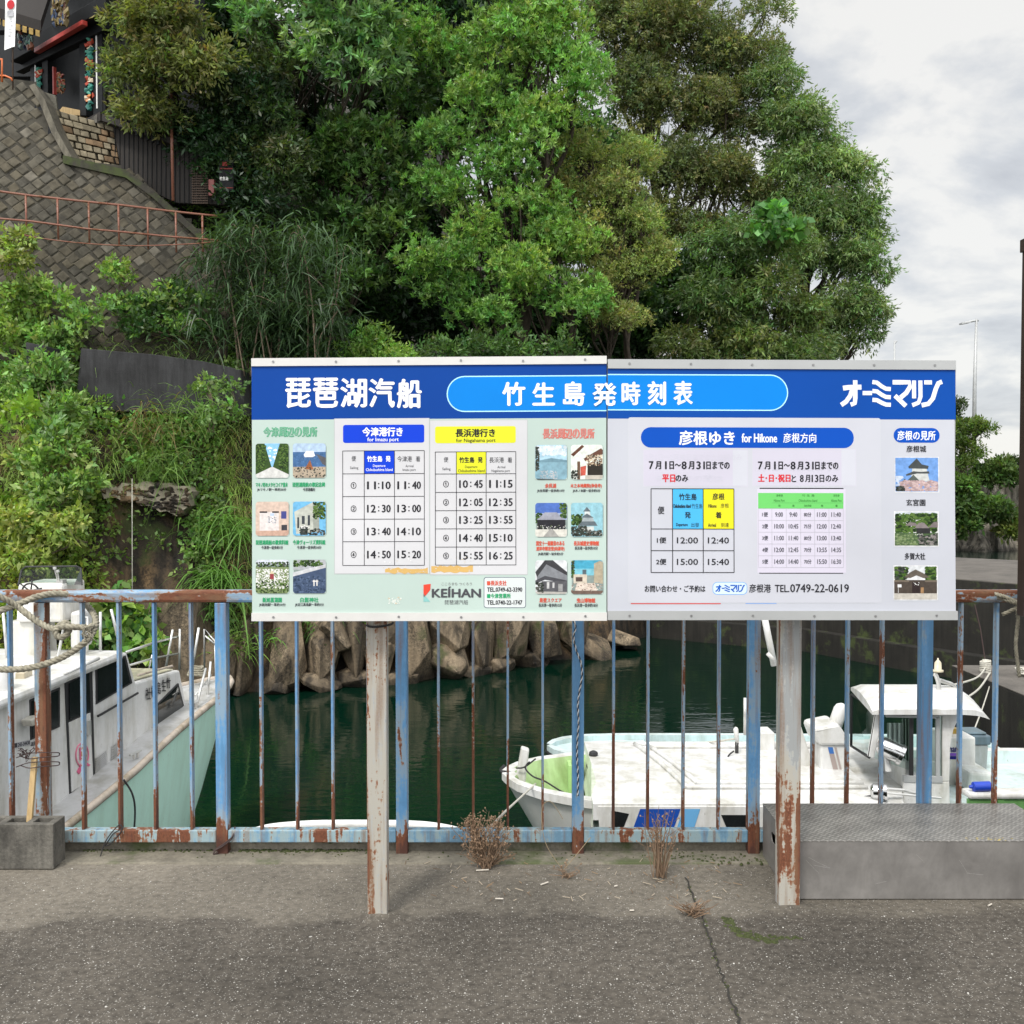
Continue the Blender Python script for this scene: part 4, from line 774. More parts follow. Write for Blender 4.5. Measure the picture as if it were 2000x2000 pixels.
for _ in range(90):
    u = rnd.choice([rnd.gauss(940, 60), rnd.gauss(1320, 50), rnd.uniform(1000, 1450)]); v = rnd.uniform(1684, 1760); p = G(u, v, .006); a = rnd.random() * 3.14; l_ = rnd.uniform(.01, .035)
    lt.tube([p, p + Vector((math.cos(a) * l_, math.sin(a) * l_, .004))], .0013, 4, rnd.choice([(.26, .18, .11), (.4, .34, .26), (.13, .09, .06)]))
for u, v, l_ in ((1056, 1728, .035), (1230, 1778, .016), (1200, 1731, .012), (1930, 1769, .02), (968, 1755, .03), (930, 1700, .05)):
    p = G(u, v, .005); a = rnd.uniform(-.6, .6); lt.tube([p, p + Vector((math.cos(a) * l_, math.sin(a) * l_, .003))], .003, 5, (.5, .46, .4))
tag(lt.build('litter', M['dry']), kind='stuff')
# ================================================================== hillside, cliff, walls
from mathutils import noise as mn
def interp(x, xs_, ys_): return float(np.interp(x, xs_, ys_))
YCX = [-14, -9, -6.3, -3.75, -1.34, -.08, 1.64, 2.3, 3.0, 7.4, 9]; YCY = [11.2, 12.0, 12.9, 13.9, 14.9, 15.8, 17.3, 18.6, 19.9, 20.4, 21]
yc = lambda x: interp(x, YCX, YCY)
PLd = [(-.5, -3), (0, -1.35), (.22, -.4), (.5, .6), (.75, 1.3), (1.1, 2.0), (1.45, 2.6), (1.9, 3.0), (2.6, 3.3), (3.4, 5.0), (4.1, 7.0), (7, 7.2), (16, 12.0), (40, 24)]
PRd = [(-.5, -3), (0, -1.35), (.25, -.6), (.5, 0), (.8, .5), (1.3, .9), (2.0, 1.2), (3, 1.6), (4, 2.1), (5, 2.7), (7, 3.6), (9, 4.4), (16, 8), (40, 16)]
def prof(x, t):                      # t in 0..1 -> (dy, z)
    wl = 1 - min(1, max(0, (x + 4.3) / 2.0)); wl = wl * wl * (3 - 2 * wl)
    n = len(PLd) - 1; f = t * n; i = min(n - 1, int(f)); f -= i
    g = lambda T: (T[i][0] + (T[i+1][0] - T[i][0]) * f, T[i][1] + (T[i+1][1] - T[i][1]) * f)
    a, b = g(PLd), g(PRd); dy_, z = a[0] * wl + b[0] * (1 - wl), a[1] * wl + b[1] * (1 - wl)
    if x > 2.2: k_ = min(1, (x - 2.2) / 1.2); z = z + (min(z, .3 + max(0, dy_ - 2) * .3) - z) * k_
    if x > 6.8: k_ = min(1, (x - 6.8) / 1.4); z = z * (1 - k_) + -3 * k_
    return dy_, z
def hill(x, t, disp=True):
    dy_, z = prof(x, t); y = yc(x) + dy_
    p = Vector((x, y, z))
    if disp and -2.5 < z < 8.4:
        c = mn.noise(Vector((x * .55, z * .35, 3.1))) * .35 + mn.noise(Vector((x * 1.7, z * 1.1, 9))) * .14
        v = mn.voronoi(Vector((x * 1.15 + z * .35, z * .75 - x * .2, 1.7)))[0]
        c2 = (v[1] - v[0]) * .30
        a = min(1, max(0, (t - .04) * 20)); p.y -= (c + c2 - .1) * a * (1 if z < 2.2 else .6)
    return p
def rockmat(name, c0, c1, c2, moss=.4):
    m, t, b = base(name); n = noise(t, 1.3, 9, .62, sc=(1, 1, .55), dist=.6); nv = noise(t, 2.4, 6, .6, sc=(2.2, 2.2, .3)); nf = noise(t, 26, 6, .65)
    x = ramp(t, n, [(.32, c0), (.48, c1), (.66, c2)]); x = mix(t, 1, x, ramp(t, nv, [(.38, .22), (.60, 1.15)]), 'MULTIPLY'); x = mix(t, 1, x, ramp(t, nf, [(.3, .7), (.7, 1.2)]), 'MULTIPLY')
    c = N(t, 'ShaderNodeTexCoord'); v = N(t, 'ShaderNodeTexVoronoi', feature='DISTANCE_TO_EDGE', i_Scale=1.5); mp = N(t, 'ShaderNodeMapping'); mp.inputs['Scale'].default_value = (1, 1, .5); mp.inputs['Rotation'].default_value = (.3, .5, .2)
    t.links.new(c.outputs['Object'], mp.inputs[0]); ad = N(t, 'ShaderNodeVectorMath', operation='ADD'); sc = N(t, 'ShaderNodeVectorMath', operation='SCALE', i_Scale=.35); t.links.new(nf.outputs['Color'], sc.inputs[0]); t.links.new(mp.outputs[0], ad.inputs[0]); t.links.new(sc.outputs[0], ad.inputs[1]); t.links.new(ad.outputs[0], v.inputs[0])
    x = mix(t, 1, x, ramp(t, v, [(.0, .25), (.035, 1)]), 'MULTIPLY')
    if moss:
        nm = noise(t, 1.9, 6, .6, loc=(7, 2, 1)); x = mix(t, ramp(t, nm, [(.66 - .2 * moss, 0), (.76 - .2 * moss, .9)]), x, (.045, .06, .014))
    # wet band just above the water
    sp = N(t, 'ShaderNodeSeparateXYZ'); t.links.new(c.outputs['Object'], sp.inputs[0]); wz = N(t, 'ShaderNodeMapRange', i_1=WZ + .05, i_2=WZ + .22, i_3=.38, i_4=1); t.links.new(sp.outputs[2], wz.inputs[0]); x = mix(t, 1, x, ramp(t, wz, [(0, 0), (1, 1)]), 'MULTIPLY')
    setc(t, b, x); b.inputs['Roughness'].default_value = .82; h = mix(t, .5, nf, n); bump(t, b, h.outputs[2], .7, .05); return m
M['rock'] = rockmat('cliff_rock', (.018, .016, .016), (.075, .052, .032), (.21, .13, .06), .3); M['rock2'] = rockmat('shore_rock', (.075, .055, .036), (.18, .135, .085), (.29, .225, .15), .42)
M['soil'] = rockmat('hill_soil', (.012, .011, .008), (.03, .024, .015), (.06, .045, .028), .5)
hm = MB(); NXH, NTH = 300, 130
xsH = [-14 + 22.3 * i / NXH for i in range(NXH + 1)]
tsH = [j / NTH for j in range(NTH + 1)]
hm.grid([[hill(x, t) for x in xsH] for t in tsH])
hm.m = [1 if (hm.v[f[0]][2] > 2.2 or hm.v[f[0]][1] > yc(hm.v[f[0]][0]) + 2.2) else 0 for f in hm.f]
tag(hm.build('hillside', [M['rock'], M['soil']], smooth=True, angle=35), kind='structure')
def hull_rock(mb, c, r, seed, n=16, rot=0.0):
    import bmesh
    q = random.Random(seed); bm = bmesh.new(); cr, sr = math.cos(rot), math.sin(rot)
    for _ in range(n):
        d = Vector((q.gauss(0, 1), q.gauss(0, 1), q.gauss(0, 1))).normalized(); m_ = max(abs(d.x), abs(d.y), abs(d.z)) ** .55; d = d / m_ * q.uniform(.86, 1.05)
        x, z = d.x * r[0], d.z * r[2]; bm.verts.new((c.x + x * cr - z * sr, c.y + d.y * r[1], c.z + x * sr + z * cr))
    res = bmesh.ops.convex_hull(bm, input=bm.verts); bm.verts.ensure_lookup_table(); bm.verts.index_update()
    used = [v for v in bm.verts if v.link_faces]; ix = {v: i for i, v in enumerate(used)}
    mb.add([v.co.copy() for v in used], [[ix[v] for v in f.verts] for f in bm.faces]); bm.free()
def rocky(name, specs, mat, seed):
    b = MB()
    for k_, (u0, v0, u1, v1, rot) in enumerate(specs):
        um = (u0 + u1) / 2; x_ = (um - 1000) / 2000 * 15
        for _ in range(4): Y = yc(x_) + .25; x_ = P(um, 1000, Y).x
        c = P(um, (v0 + v1) / 2, Y - .08); s = Y / 2000; hull_rock(b, c, ((u1 - u0) / 2 * s * 1.08, .55, (v1 - v0) / 2 * s * 1.08), seed + k_, 18, rot)
    o = b.build(name, mat, bevel=.05); return o
Z4 = lambda x0, y0, x1, y1, r=0.0: (400 + x0 * .4451, 1200 + y0 * .4451, 400 + x1 * .4451, 1200 + y1 * .4451, r)
tag(rocky('cliff', [Z4(130, 30, 260, 370), Z4(250, -20, 450, 350, .05), Z4(430, 10, 600, 330), Z4(590, -30, 720, 320, -.06), Z4(700, -20, 850, 320), Z4(830, -90, 1010, 300, .08), Z4(960, -80, 1160, 300, -.05), Z4(1140, -70, 1270, 260), Z4(1230, -60, 1430, 230, -.1), Z4(1390, -50, 1560, 200, .1), Z4(1540, -40, 1700, 180), Z4(-60, 40, 150, 420), (150, 1180, 300, 1400, 0), (260, 1150, 420, 1400, 0), Z4(240, 240, 420, 352, .1), Z4(400, 230, 610, 336, -.08), Z4(590, 215, 800, 322, .06), Z4(760, 230, 960, 312, -.05), Z4(1080, 190, 1260, 275, .08), Z4(1330, 150, 1520, 238, -.1), Z4(500, -60, 660, 170, .3), Z4(760, -80, 900, 130, -.35)], M['rock2'], 21), kind='structure')
for sp, lab in ((Z4(1185, 172, 1360, 262, .05), 'low smooth tan boulder at the waterline in the middle of the rocky shore'), (Z4(1395, 170, 1475, 226), 'small blocky boulder at the waterline beside the long sloping shore rock'), (Z4(1480, 60, 1800, 222, -.28), 'long grey shore rock sloping into the water at the right end of the cliff'), (Z4(1700, 60, 1910, 140, -.15), 'dark low rock at the far end of the rocky shore'), (Z4(905, 90, 1160, 300, -.1), 'big grey flat faced shore rock standing in the water below the left panel'), (Z4(255, 270, 400, 345), 'square tan boulder at the waterline right of the cabin boat bow')):
    tag(rocky('boulder', [sp], M['rock2'], hash(lab) % 7 + 40 if False else len(lab)), lab, 'boulder', 'boulders along the shore')
# ---- stone walls on the left
def onwall(u, v, f):
    Y = 15.0
    for _ in range(12): p = P(u, v, Y); Y = f(p.x, p.z)
    return P(u, v, Y)
W1 = lambda x, z: yc(x) + 2.15 + .20 * (z - 3)
def px(p):
    x, y, z = p[0], p[1], p[2] - CAMZ; f = y * CP - z * SP; h = y * SP + z * CP
    return 1000 + 2000 * x / f, 1000 - 2000 * h / f
def inside(pt, poly):
    x, y = pt; r = False; j = len(poly) - 1
    for i in range(len(poly)):
        if (poly[i][1] > y) != (poly[j][1] > y) and x < (poly[j][0] - poly[i][0]) * (y - poly[i][1]) / (poly[j][1] - poly[i][1]) + poly[i][0]: r = not r
        j = i
    return r
M['stone'] = vcol('wall_stone', .9, .2, var=.45, scale=9, bmp=.6); M['mortar'] = plain('wall_mortar', (.046, .042, .032), .95, var=.4, scale=8)
WA = [(-420, 140), (0, 156), (58, 168), (78, 200), (104, 262), (135, 312), (255, 338), (300, 372), (345, 412), (412, 470), (440, 520), (440, 700), (-420, 700)]
b = MB(); b2 = MB(); cell = .148
poly3 = [onwall(u, v, W1) for u, v in WA]
mo = MB(); rowsW = []
def wallpt(x, z, off=0.0): return Vector((x, W1(x, z) - off, z))
ii = range(-42, 86)
for i in ii:
    for j in range(-56, 84):
        jx, jz = mn.noise(Vector((i * .9, j * .9, 2))) * .06, mn.noise(Vector((i * .9, j * .9, 7))) * .05
        cx = -6 + (i - j) * cell * .72 + jx; cz = 5 + (i + j) * cell * .68 - 4 + jz
        if not (-11 < cx < -3.2 and 2.4 < cz < 8.2): continue
        if not inside(px(wallpt(cx, cz)), WA): continue
        h = cell * .70; sx_ = 1.0 * h * rnd.uniform(.95, 1.02); o_ = rnd.uniform(.008, .024); ring = []; ins = []
        for dx_, dz in ((0, -1), (1, 0), (0, 1), (-1, 0)):
            q = .04 * rnd.uniform(-1, 1); ring.append(wallpt(cx + dx_ * sx_ + q * .3, cz + dz * sx_ + q * .2, -.008)); ins.append(wallpt(cx + dx_ * sx_ * .80 + q * .25, cz + dz * sx_ * .78 + q * .1, o_ * rnd.uniform(.75, 1.2)))
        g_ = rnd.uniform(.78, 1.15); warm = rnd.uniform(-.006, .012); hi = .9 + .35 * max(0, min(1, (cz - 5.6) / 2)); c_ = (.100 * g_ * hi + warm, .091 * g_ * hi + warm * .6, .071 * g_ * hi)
        if rnd.random() < .03: c_ = (.17, .155, .125)
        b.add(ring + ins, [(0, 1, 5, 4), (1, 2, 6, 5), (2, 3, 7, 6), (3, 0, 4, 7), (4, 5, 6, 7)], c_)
mb_ = MB(); mb_.add(poly3, [list(range(len(poly3)))])
sw = thing('stone_wall', 'tall dark retaining wall of diagonally set square stones on the left slope', 'wall', tuple(onwall(100, 640, W1)))
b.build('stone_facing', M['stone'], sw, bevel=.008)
# curved mortar bed behind the stones
mrt = MB(); gx = [-11 + 8 * i / 40 for i in range(41)]; gz = [2.4 + 6 * j / 40 for j in range(41)]
for i in range(40):
    for j in range(40):
        cx, cz = gx[i] + .1, gz[j] + .07
        if inside(px(wallpt(cx, cz)), WA): mrt.add([wallpt(gx[i], gz[j]), wallpt(gx[i+1], gz[j]), wallpt(gx[i+1], gz[j+1]), wallpt(gx[i], gz[j+1])], [(0, 1, 2, 3)])
mrt.build('mortar_bed', M['mortar'], sw)
M['coping'] = concrete('mossy_coping', (.05, .045, .035), moss=.8, scale=5)
cp = MB(); cpts = [(128, 307), (250, 335), (300, 372), (345, 412), (385, 448), (412, 474)]
for a, c in zip(cpts[:-1], cpts[1:]):
    A0, A1 = onwall(a[0], a[1], W1), onwall(c[0], c[1], W1); dn = Vector((0, 0, -.12)); A0.y -= .1; A1.y -= .1
    cp.prism([A0 + dn, A1 + dn, A1, A0], (0, .5, 0))
cp.build('coping', M['coping'], sw)
rr = MB(); pts = [(60, 170), (80, 202), (104, 262), (132, 312)]
for a, c in zip(pts[:-1], pts[1:]):
    A0, A1 = onwall(a[0], a[1], W1), onwall(c[0], c[1], W1); A0.y -= .06; A1.y -= .06; s_ = Vector((.085, 0, .03)); rr.prism([A0, A1, A1 + s_, A0 + s_], (0, .6, 0))
rr.build('edge_coping', concrete('pale_coping', (.16, .145, .11), scale=5), sw)
# upper wall of pale squared blocks
W2 = lambda x, z: yc(x) + 3.15 + .12 * (z - 6)
WB = [(100, 212), (222, 246), (238, 336), (120, 312)]
hb = MB(); bb_ = MB(); v0 = [onwall(*q, W2) for q in WB]
NR, NC = 7, 7
for r_ in range(NR):
    for c_ in range(NC):
        a0, a1 = (c_ + (.35 if r_ % 2 else 0)) / NC, (c_ + 1 + (.35 if r_ % 2 else 0)) / NC; a0, a1 = max(0, a0 + rnd.uniform(-.02, .02)), min(1, a1 + rnd.uniform(-.02, .02)); c0, c1 = r_ / NR, (r_ + 1) / NR
        if a1 <= a0 + .02: continue
        f = lambda a, c: (v0[0].lerp(v0[1], a)).lerp(v0[3].lerp(v0[2], a), c)
        q = [f(a0 + .008, c1 - .012), f(a1 - .008, c1 - .012), f(a1 - .008, c0 + .012), f(a0 + .008, c0 + .012)]; g_ = rnd.uniform(.6, 1.2)
        hb.prism([p - Vector((0, rnd.uniform(.02, .05), 0)) for p in q], (0, .3, 0), (.25 * g_, .215 * g_, .15 * g_) if rnd.random() > .2 else (.22 * g_, .15 * g_, .09 * g_))
sq = thing('block_wall', 'short pale tan wall of squared stone blocks under the black shrine porch', 'wall', tuple(v0[3]))
hb.build('blocks', M['stone'], sq, bevel=.012); bb_.add([p + Vector((0, .05, 0)) for p in v0[::-1]], [(0, 1, 2, 3)]); bb_.build('mortar_bed', M['mortar'], sq)
# concrete retaining strip, rubble band
W3 = lambda x, z: yc(x) + 1.15 + .1 * (z - 2.5)
q = [onwall(*p, W3) for p in ((146, 800), (480, 812), (470, 722), (400, 706), (300, 692), (158, 680))]
tag(MB().prism(q, (0, .5, 0)).build('concrete_wall', M['darkwall'], bevel=.01), 'plain dark grey concrete retaining wall half covered by grass on the left slope', 'wall')
q = [onwall(*p, W3) for p in ((52, 740), (90, 742), (92, 676), (50, 668))]
tag(MB().prism(q, (0, .5, 0)).build('concrete_wall', M['darkwall'], bevel=.01), 'small stained piece of concrete wall between shrubs at the far left of the slope', 'wall')
W4 = lambda x, z: yc(x) + .42 + .25 * (z - .9)
rub = MB(); bed = MB()
RB = [(196, 958), (205, 946), (222, 952), (238, 943), (262, 948), (280, 940), (300, 947), (322, 943), (338, 950), (360, 949), (373, 960), (366, 976), (370, 988), (352, 1000), (345, 1008), (326, 998), (312, 1000), (296, 988), (276, 988), (262, 976), (240, 979), (222, 970), (203, 974)]
bed.prism([onwall(*p, W4) for p in RB[::-1]], (0, .4, 0))
for _ in range(130):
    u, v = rnd.uniform(192, 376), rnd.uniform(944, 1006)
    if inside((u, v), RB): p = onwall(u, v, W4); hull_rock(rub, p + Vector((0, .03, 0)), (rnd.uniform(.045, .10), .07, rnd.uniform(.035, .055)), rnd.randrange(9999), 10)
rb = thing('rubble_masonry', 'ragged band of dark rubble stones in pale mortar above bare rock', 'wall', tuple(onwall(280, 1000, W4)))
bed.build('mortar_bed', concrete('pale_mortar', (.30, .265, .20), scale=5, stain=False), rb); rub.build('rubble', M['rock'], rb)
# ---- handrail and cable on the slope
M['redpaint'] = rusty('red_brown_railing_paint', (.24, .085, .055), .75, streak=False, pale=(.2, .1, .07)); M['orange'] = plain('orange_paint', (.55, .13, .03), .5)
HR = lambda x, z: W1(x, z) - .45
hr = thing('hillside_handrail', 'long rusty red brown pipe handrail running along the dark stone wall on the left', 'railing', tuple(onwall(170, 440, HR)))
topu = [(-150, 356), (0, 374), (60, 382), (170, 394), (240, 401), (330, 412), (395, 419), (425, 422)]; lowu = [(-150, 412), (0, 427), (60, 432), (170, 447), (240, 453), (330, 462), (395, 467), (430, 470)]
hr_pt = lambda u, v: onwall(u, v, HR)
MB().tube([hr_pt(*p) for p in topu], .017, 8).build('top_rail', M['redpaint'], hr, smooth=True); MB().tube([hr_pt(*p) for p in lowu], .015, 8).build('mid_rail', M['redpaint'], hr, smooth=True)
for u in (-80, -15, 50, 112, 173, 231, 288, 343, 395):
    vt = float(np.interp(u, [p[0] for p in topu], [p[1] for p in topu])); a = hr_pt(u, vt); bq = hr_pt(u, vt + 76); bq.x = a.x; bq.y = a.y + .02; MB().tube([a, bq], .015, 8).build('post', M['redpaint'], hr, smooth=True)
tag(MB().tube(smooth([hr_pt(-200, 430), hr_pt(0, 447), hr_pt(60, 462), hr_pt(150, 474), hr_pt(260, 480), hr_pt(380, 476), hr_pt(432, 470)]), .009, 6).build('cable', M['redpaint'], smooth=True), 'sagging reddish cable hung below the hillside handrail', 'cable')
tag(MB().tube([onwall(258, 935, lambda x, z: W4(x, z) - .2), onwall(258, 1010, lambda x, z: W4(x, z) - .25), onwall(258.5, 1200, lambda x, z: yc(x) - .1)], .006, 5).build('cable', M['whiterope'], smooth=True), 'thin pale cord hanging straight down over the bare rock behind the cabin boat', 'cable')
# ---- shrine porch at the top left
M['lacquer'] = plain('black_lacquer', (.007, .008, .009), .6, spec=.15, var=.3); M['vermilion'] = plain('vermilion_paint', (.34, .035, .025), .5); M['whitepaint'] = plain('white_paint', (.7, .7, .68), .5)
M['carve'] = vcol('carved_panel', .5, .4); M['gold'] = plain('gilt', (.32, .21, .05), .5, var=.3); M['brownwood'] = woodm('brown_rafters', (.05, .033, .022), (.10, .065, .045))
D0, D1 = P(190, 220, 16.3), P(62, 176, 17.9); D0.z = 7.45; D1.z = 7.45
FD = Vector((D1.x - D0.x, D1.y - D0.y, 0)); FL = FD.length; FD.normalize(); FN = Vector((-FD.y, FD.x, 0)); FN = FN if FN.y < 0 else -FN
SH = thing('shrine_porch', 'black shrine porch with red beam and carved green and orange panels', 'shrine', tuple(D0))
def fpl(u, v, off=0.0): return PL(u, v, D0 + FN * off, FN)
def fbox(u0, v0, u1, v1, off, th):
    q = [fpl(u0, v1, off), fpl(u1, v1, off), fpl(u1, v0, off), fpl(u0, v0, off)]
    x0, x1 = (q[0] + q[3]) / 2, (q[1] + q[2]) / 2
    return [Vector((x0.x, x0.y, q[0].z)), Vector((x1.x, x1.y, q[1].z)), Vector((x1.x, x1.y, q[2].z)), Vector((x0.x, x0.y, q[3].z))], -FN * th
def fadd(name, mat, u0, v0, u1, v1, off=0.0, th=.15, bev=.006):
    q, o_ = fbox(u0, v0, u1, v1, off, th); return MB().prism(q, o_).build(name, mat, SH, bevel=bev)
for r_ in ((59, 95, 70, 182), (82, 95, 93, 182), (155, 50, 167, 226), (181, 20, 199, 228)): fadd('column', M['lacquer'], *r_)
for r_ in ((67.6, 126, 69.4, 172), (187.2, 52, 189.2, 212)): fadd('white_strip', M['whitepaint'], *r_, .012, .01, 0)
fadd('red_jamb', M['vermilion'], 102.5, 130, 104.5, 184, .02, .05, 0)
def carved(u0, v0, u1, v1, n):
    cb = MB()
    for k_ in range(n):
        u = u0 + (u1 - u0) * (.5 + .35 * math.sin(k_ * 1.3) + rnd.uniform(-.15, .15)); v = v0 + (v1 - v0) * (k_ + .5) / n; c = fpl(u, v, .03); ph = math.sin(k_ * .55)
        colr = rnd.choice([(.03, .22, .17), (.05, .26, .19), (.02, .14, .12)]) if ph < .3 else rnd.choice([(.52, .17, .04), (.42, .06, .03), (.70, .58, .42)])
        hull_rock(cb, c, (.055, .03, .045), k_ + n, 9); cb.c = [cc if i < len(cb.c) - 0 else cc for i, cc in enumerate(cb.c)]
        for i in range(len(cb.c)):
            if cb.c[i] == (1, 1, 1): cb.c[i] = colr
    cb.build('carved_panel', M['carve'], SH)
carved(170, 76, 179, 212, 44); carved(72, 134, 79, 174, 14)
def beam(name, mat, a, c, th, off, dp):
    A0, A1 = fpl(*a, off), fpl(*c, off); dn = Vector((0, 0, -th)); return MB().prism([A0 + dn, A1 + dn, A1, A0], -FN * dp).build(name, mat, SH, bevel=.008)
beam('red_beam', M['vermilion'], (66, 94), (160, 38), .075, .30, .09); beam('lintel', M['lacquer'], (30, 122), (206, 34), .17, .06, .14); beam('head_beam', M['lacquer'], (20, 95), (206, -12), .22, .24, .2)
q = MB(); b0 = D0 - FN * 1.6
q.prism([b0 + FD * -.35 + Vector((0, 0, -1.2)), b0 + FD * 10 + Vector((0, 0, -1.2)), b0 + FD * 10 + Vector((0, 0, 3.2)), b0 + FD * -.35 + Vector((0, 0, 3.2))], -FN * .1); q.build('back_wall', M['lacquer'], SH)
cb = MB()
for _ in range(40): hull_rock(cb, fpl(rnd.uniform(108, 124), rnd.uniform(142, 180), -1.4), (.05, .03, .05), rnd.randrange(999), 8)
for i in range(len(cb.c)): cb.c[i] = ((.25, .04, .02), (.05, .10, .06), (.3, .14, .05))[(i // 12) % 3]
cb.build('inner_carving', M['carve'], SH)
q = MB(); f0 = D0 + Vector((0, 0, -.12)) + FN * .1
q.prism([f0 - FD * .3, f0 + FD * 3.2, f0 + FD * 3.2 - FN * 1.7, f0 - FD * .3 - FN * 1.7], (0, 0, -.14)); q.build('floor', M['darkwood'], SH)
# main hall roof above: eave edge, boarded underside, rafters with gilt ends
E0_, E1_ = P(-330, -62, 15.2), P(80, 60, 16.5); up = (P(101, -6, 17.4) - E1_) * 2.2; q = MB()
q.prism([E0_, E1_, E1_ + up, E0_ + up], (0, 0, .16)); q.build('roof', M['darkwood'], SH)
rd_ = (E1_ - E0_).normalized()
for k_ in range(30):
    a = E0_.lerp(E1_, (k_ + .5) / 30) - Vector((0, 0, .005)); w_ = rd_ * .026; t2 = Vector((0, 0, -.075)); rb_ = MB(); dq = up.normalized()
    rb_.prism([a - w_ + t2, a + w_ + t2, a + w_, a - w_], dq * 2.0); ro = rb_.build('rafter', M['brownwood'], SH)
    a3 = a - dq * .03; en = MB(); en.prism([a3 - w_ * 1.15 + t2 * 1.1, a3 + w_ * 1.15 + t2 * 1.1, a3 + w_ * 1.15, a3 - w_ * 1.15], dq * .03); en.build('rafter_end', M['gold'], ro)
fadd('entablature', M['lacquer'], -60, -110, 208, 60, -.25, .3); fadd('side_wall', M['lacquer'], -60, 20, 66, 150, -1.2, .2)
# bracket cluster with colourful nosings
for sel in ([(45 + rnd.uniform(-12, 18), 68 + rnd.uniform(-4, 24), rnd.choice([(.22, .3, .27), (.25, .1, .06), (.03, .04, .09), (.08, .2, .15)])) for _ in range(24)], [(110 + rnd.uniform(-5, 22), 12 + rnd.uniform(-14, 34), rnd.choice([(.16, .12, .04), (.11, .08, .03), (.09, .03, .02), (.03, .05, .10)])) for _ in range(56)]):
    cb = MB()
    for u, v, c_ in sel:
        k0 = len(cb.c); hull_rock(cb, fpl(u, v, .5), (.045, .05, .075), int(u * 31 + v), 9)
        for i in range(k0, len(cb.c)): cb.c[i] = c_
    cb.build('bracket_carving', M['carve'], SH)
# balustrade and plank wall to the right of the porch
g0, g1 = P(196, 240, 16.25), P(345, 330, 15.75)
for k_ in range(11):
    u = 204 + k_ * 10.4; a = P(u, 238 + k_ * 4.4, 16.0 - k_ * .01); MB().box(a.x - .018, a.x + .018, a.y, a.y + .03, a.z, a.z + .95).build('balustrade_bar', M['lacquer'], SH)
def ppoly(name, mat, pts, Y, th, parent=SH, bev=.006): return MB().prism([P(u, v, Y) for u, v in pts], (0, th, 0)).build(name, mat, parent, bevel=bev)
pk_ = MB()
for k_ in range(24):
    u = 224 + k_ * 9; vb = 398 if u > 345 else 344 + (u - 238) * .5; pk_.prism([P(u, vb, 16.14), P(u + 1.3, vb, 16.14), P(u + 1.3, 245 + (u - 224) * .1, 16.14), P(u, 245 + (u - 224) * .1, 16.14)], (0, .02, 0))
pk_.build('batten', M['lacquer'], SH)
ppoly('floor_beam', M['darkwood'], [(199, 222), (345, 272), (345, 284), (199, 236)], 15.95, .2)
ppoly('plank_wall', M['darkwood'], [(218, 236), (440, 260), (440, 400), (345, 396), (290, 372), (238, 340)], 16.15, .1)
o = MB().tube([P(333, 140, 15.85), P(338, 392, 15.85)], .024, 8).build('drainpipe', M['redpaint'], SH, smooth=True)
ppoly('base_stone', M['block'], [(176, 232), (190, 222), (212, 228), (212, 240), (180, 240)], 16.1, .25)
ppoly('timber_sill', M['newwood'], [(110, 222), (122, 208), (162, 216), (162, 226), (120, 224)], 16.7, .2)
lt_ = MB()
for k_ in range(8): u = 376 + k_ * 4; lt_.prism([P(u, 398, 16.0), P(u + 1.2, 398, 16.0), P(u + 1.2, 322, 16.0), P(u, 322, 16.0)], (0, .02, 0))
for k_ in range(16): v = 324 + k_ * 4.8; lt_.prism([P(374, v + 1.2, 15.98), P(406, v + 1.2, 15.98), P(406, v, 15.98), P(374, v, 15.98)], (0, .018, 0))
lt_.build('lattice_panel', M['brownwood'], SH)
rw_ = thing('notice_placard', 'dark placard with white writing and red trim half hidden by leaves beside the lattice', 'sign', tuple(P(445, 370, 16.0)))
MB().prism([P(428, 372, 15.8), P(456, 372, 15.8), P(456, 312, 15.8), P(428, 312, 15.8)], (0, .03, 0)).build('board', M['lacquer'], rw_)
b = MB(); fnp = lambda x, y, w_: P(x, y, 15.79 - w_)
for ya, yb in ((328, 330.5), (366, 367.5)): rect(b, fnp, 429, ya, 455, yb, (.16, .025, .02), .001)
rect(b, fnp, 434, 316, 444, 324, (.2, .025, .02), .001); text(b, fnp, '竹生島', (429, 345, 446, 352), (.6, .6, .58), .001, bold=.25)
b.build('lettering', M['print'], rw_)
tag(ppoly('red_box', plain('dull_red', (.13, .028, .024), .6), [(407, 382), (418, 382), (418, 350), (407, 350)], 15.8, .1, None), 'narrow red box hanging beside the wooden lattice by the shrine', 'box')
q = [P(60, 172, 16.0), P(108, 186, 16.0), P(112, 215, 16.0), P(100, 222, 16.0), P(72, 195, 16.0)]
tag(MB().prism(q[::-1], (0, .05, 0)).build('corrugated_fence', plain('weathered_boards', (.15, .14, .11), .8, var=.3, scale=40)), 'pale weathered board fence beside the stone wall and shrine porch', 'fence')
# ---- banner on its pole, orange handrail
bn = thing('banner', 'white vertical banner with a red disc on a thin pole', 'banner', tuple(P(25, 170, 15.4)))
MB().tube([P(25, 175, 15.4), P(25, -60, 15.4)], .012, 8).build('pole', M['brownwood'], bn, smooth=True)
BF = lambda a, c, w_=0.0: P(11 + 22 * a - 3.5 * c * 1 + (a - .5) * -2 * c, -34 + 132 * c + (-8 * a if c > .98 else 0), 15.35 - w_ - .02 * math.sin(3 * a + 5 * c))
fl = MB(); fl.grid([[BF(i / 8, j / 24) for i in range(9)] for j in range(25)]); M['cloth'] = plain('white_cloth', (.78, .78, .77), .8, var=.05); fl.build('cloth', M['cloth'], bn, smooth=True)
b = MB(); dsc = [BF(.5 + .34 * math.cos(t * 6.2832 / 20), .325 + .068 * math.sin(t * 6.2832 / 20), .012) for t in range(20)]; b.add(dsc, [list(range(20))[::-1]], (.62, .05, .06))
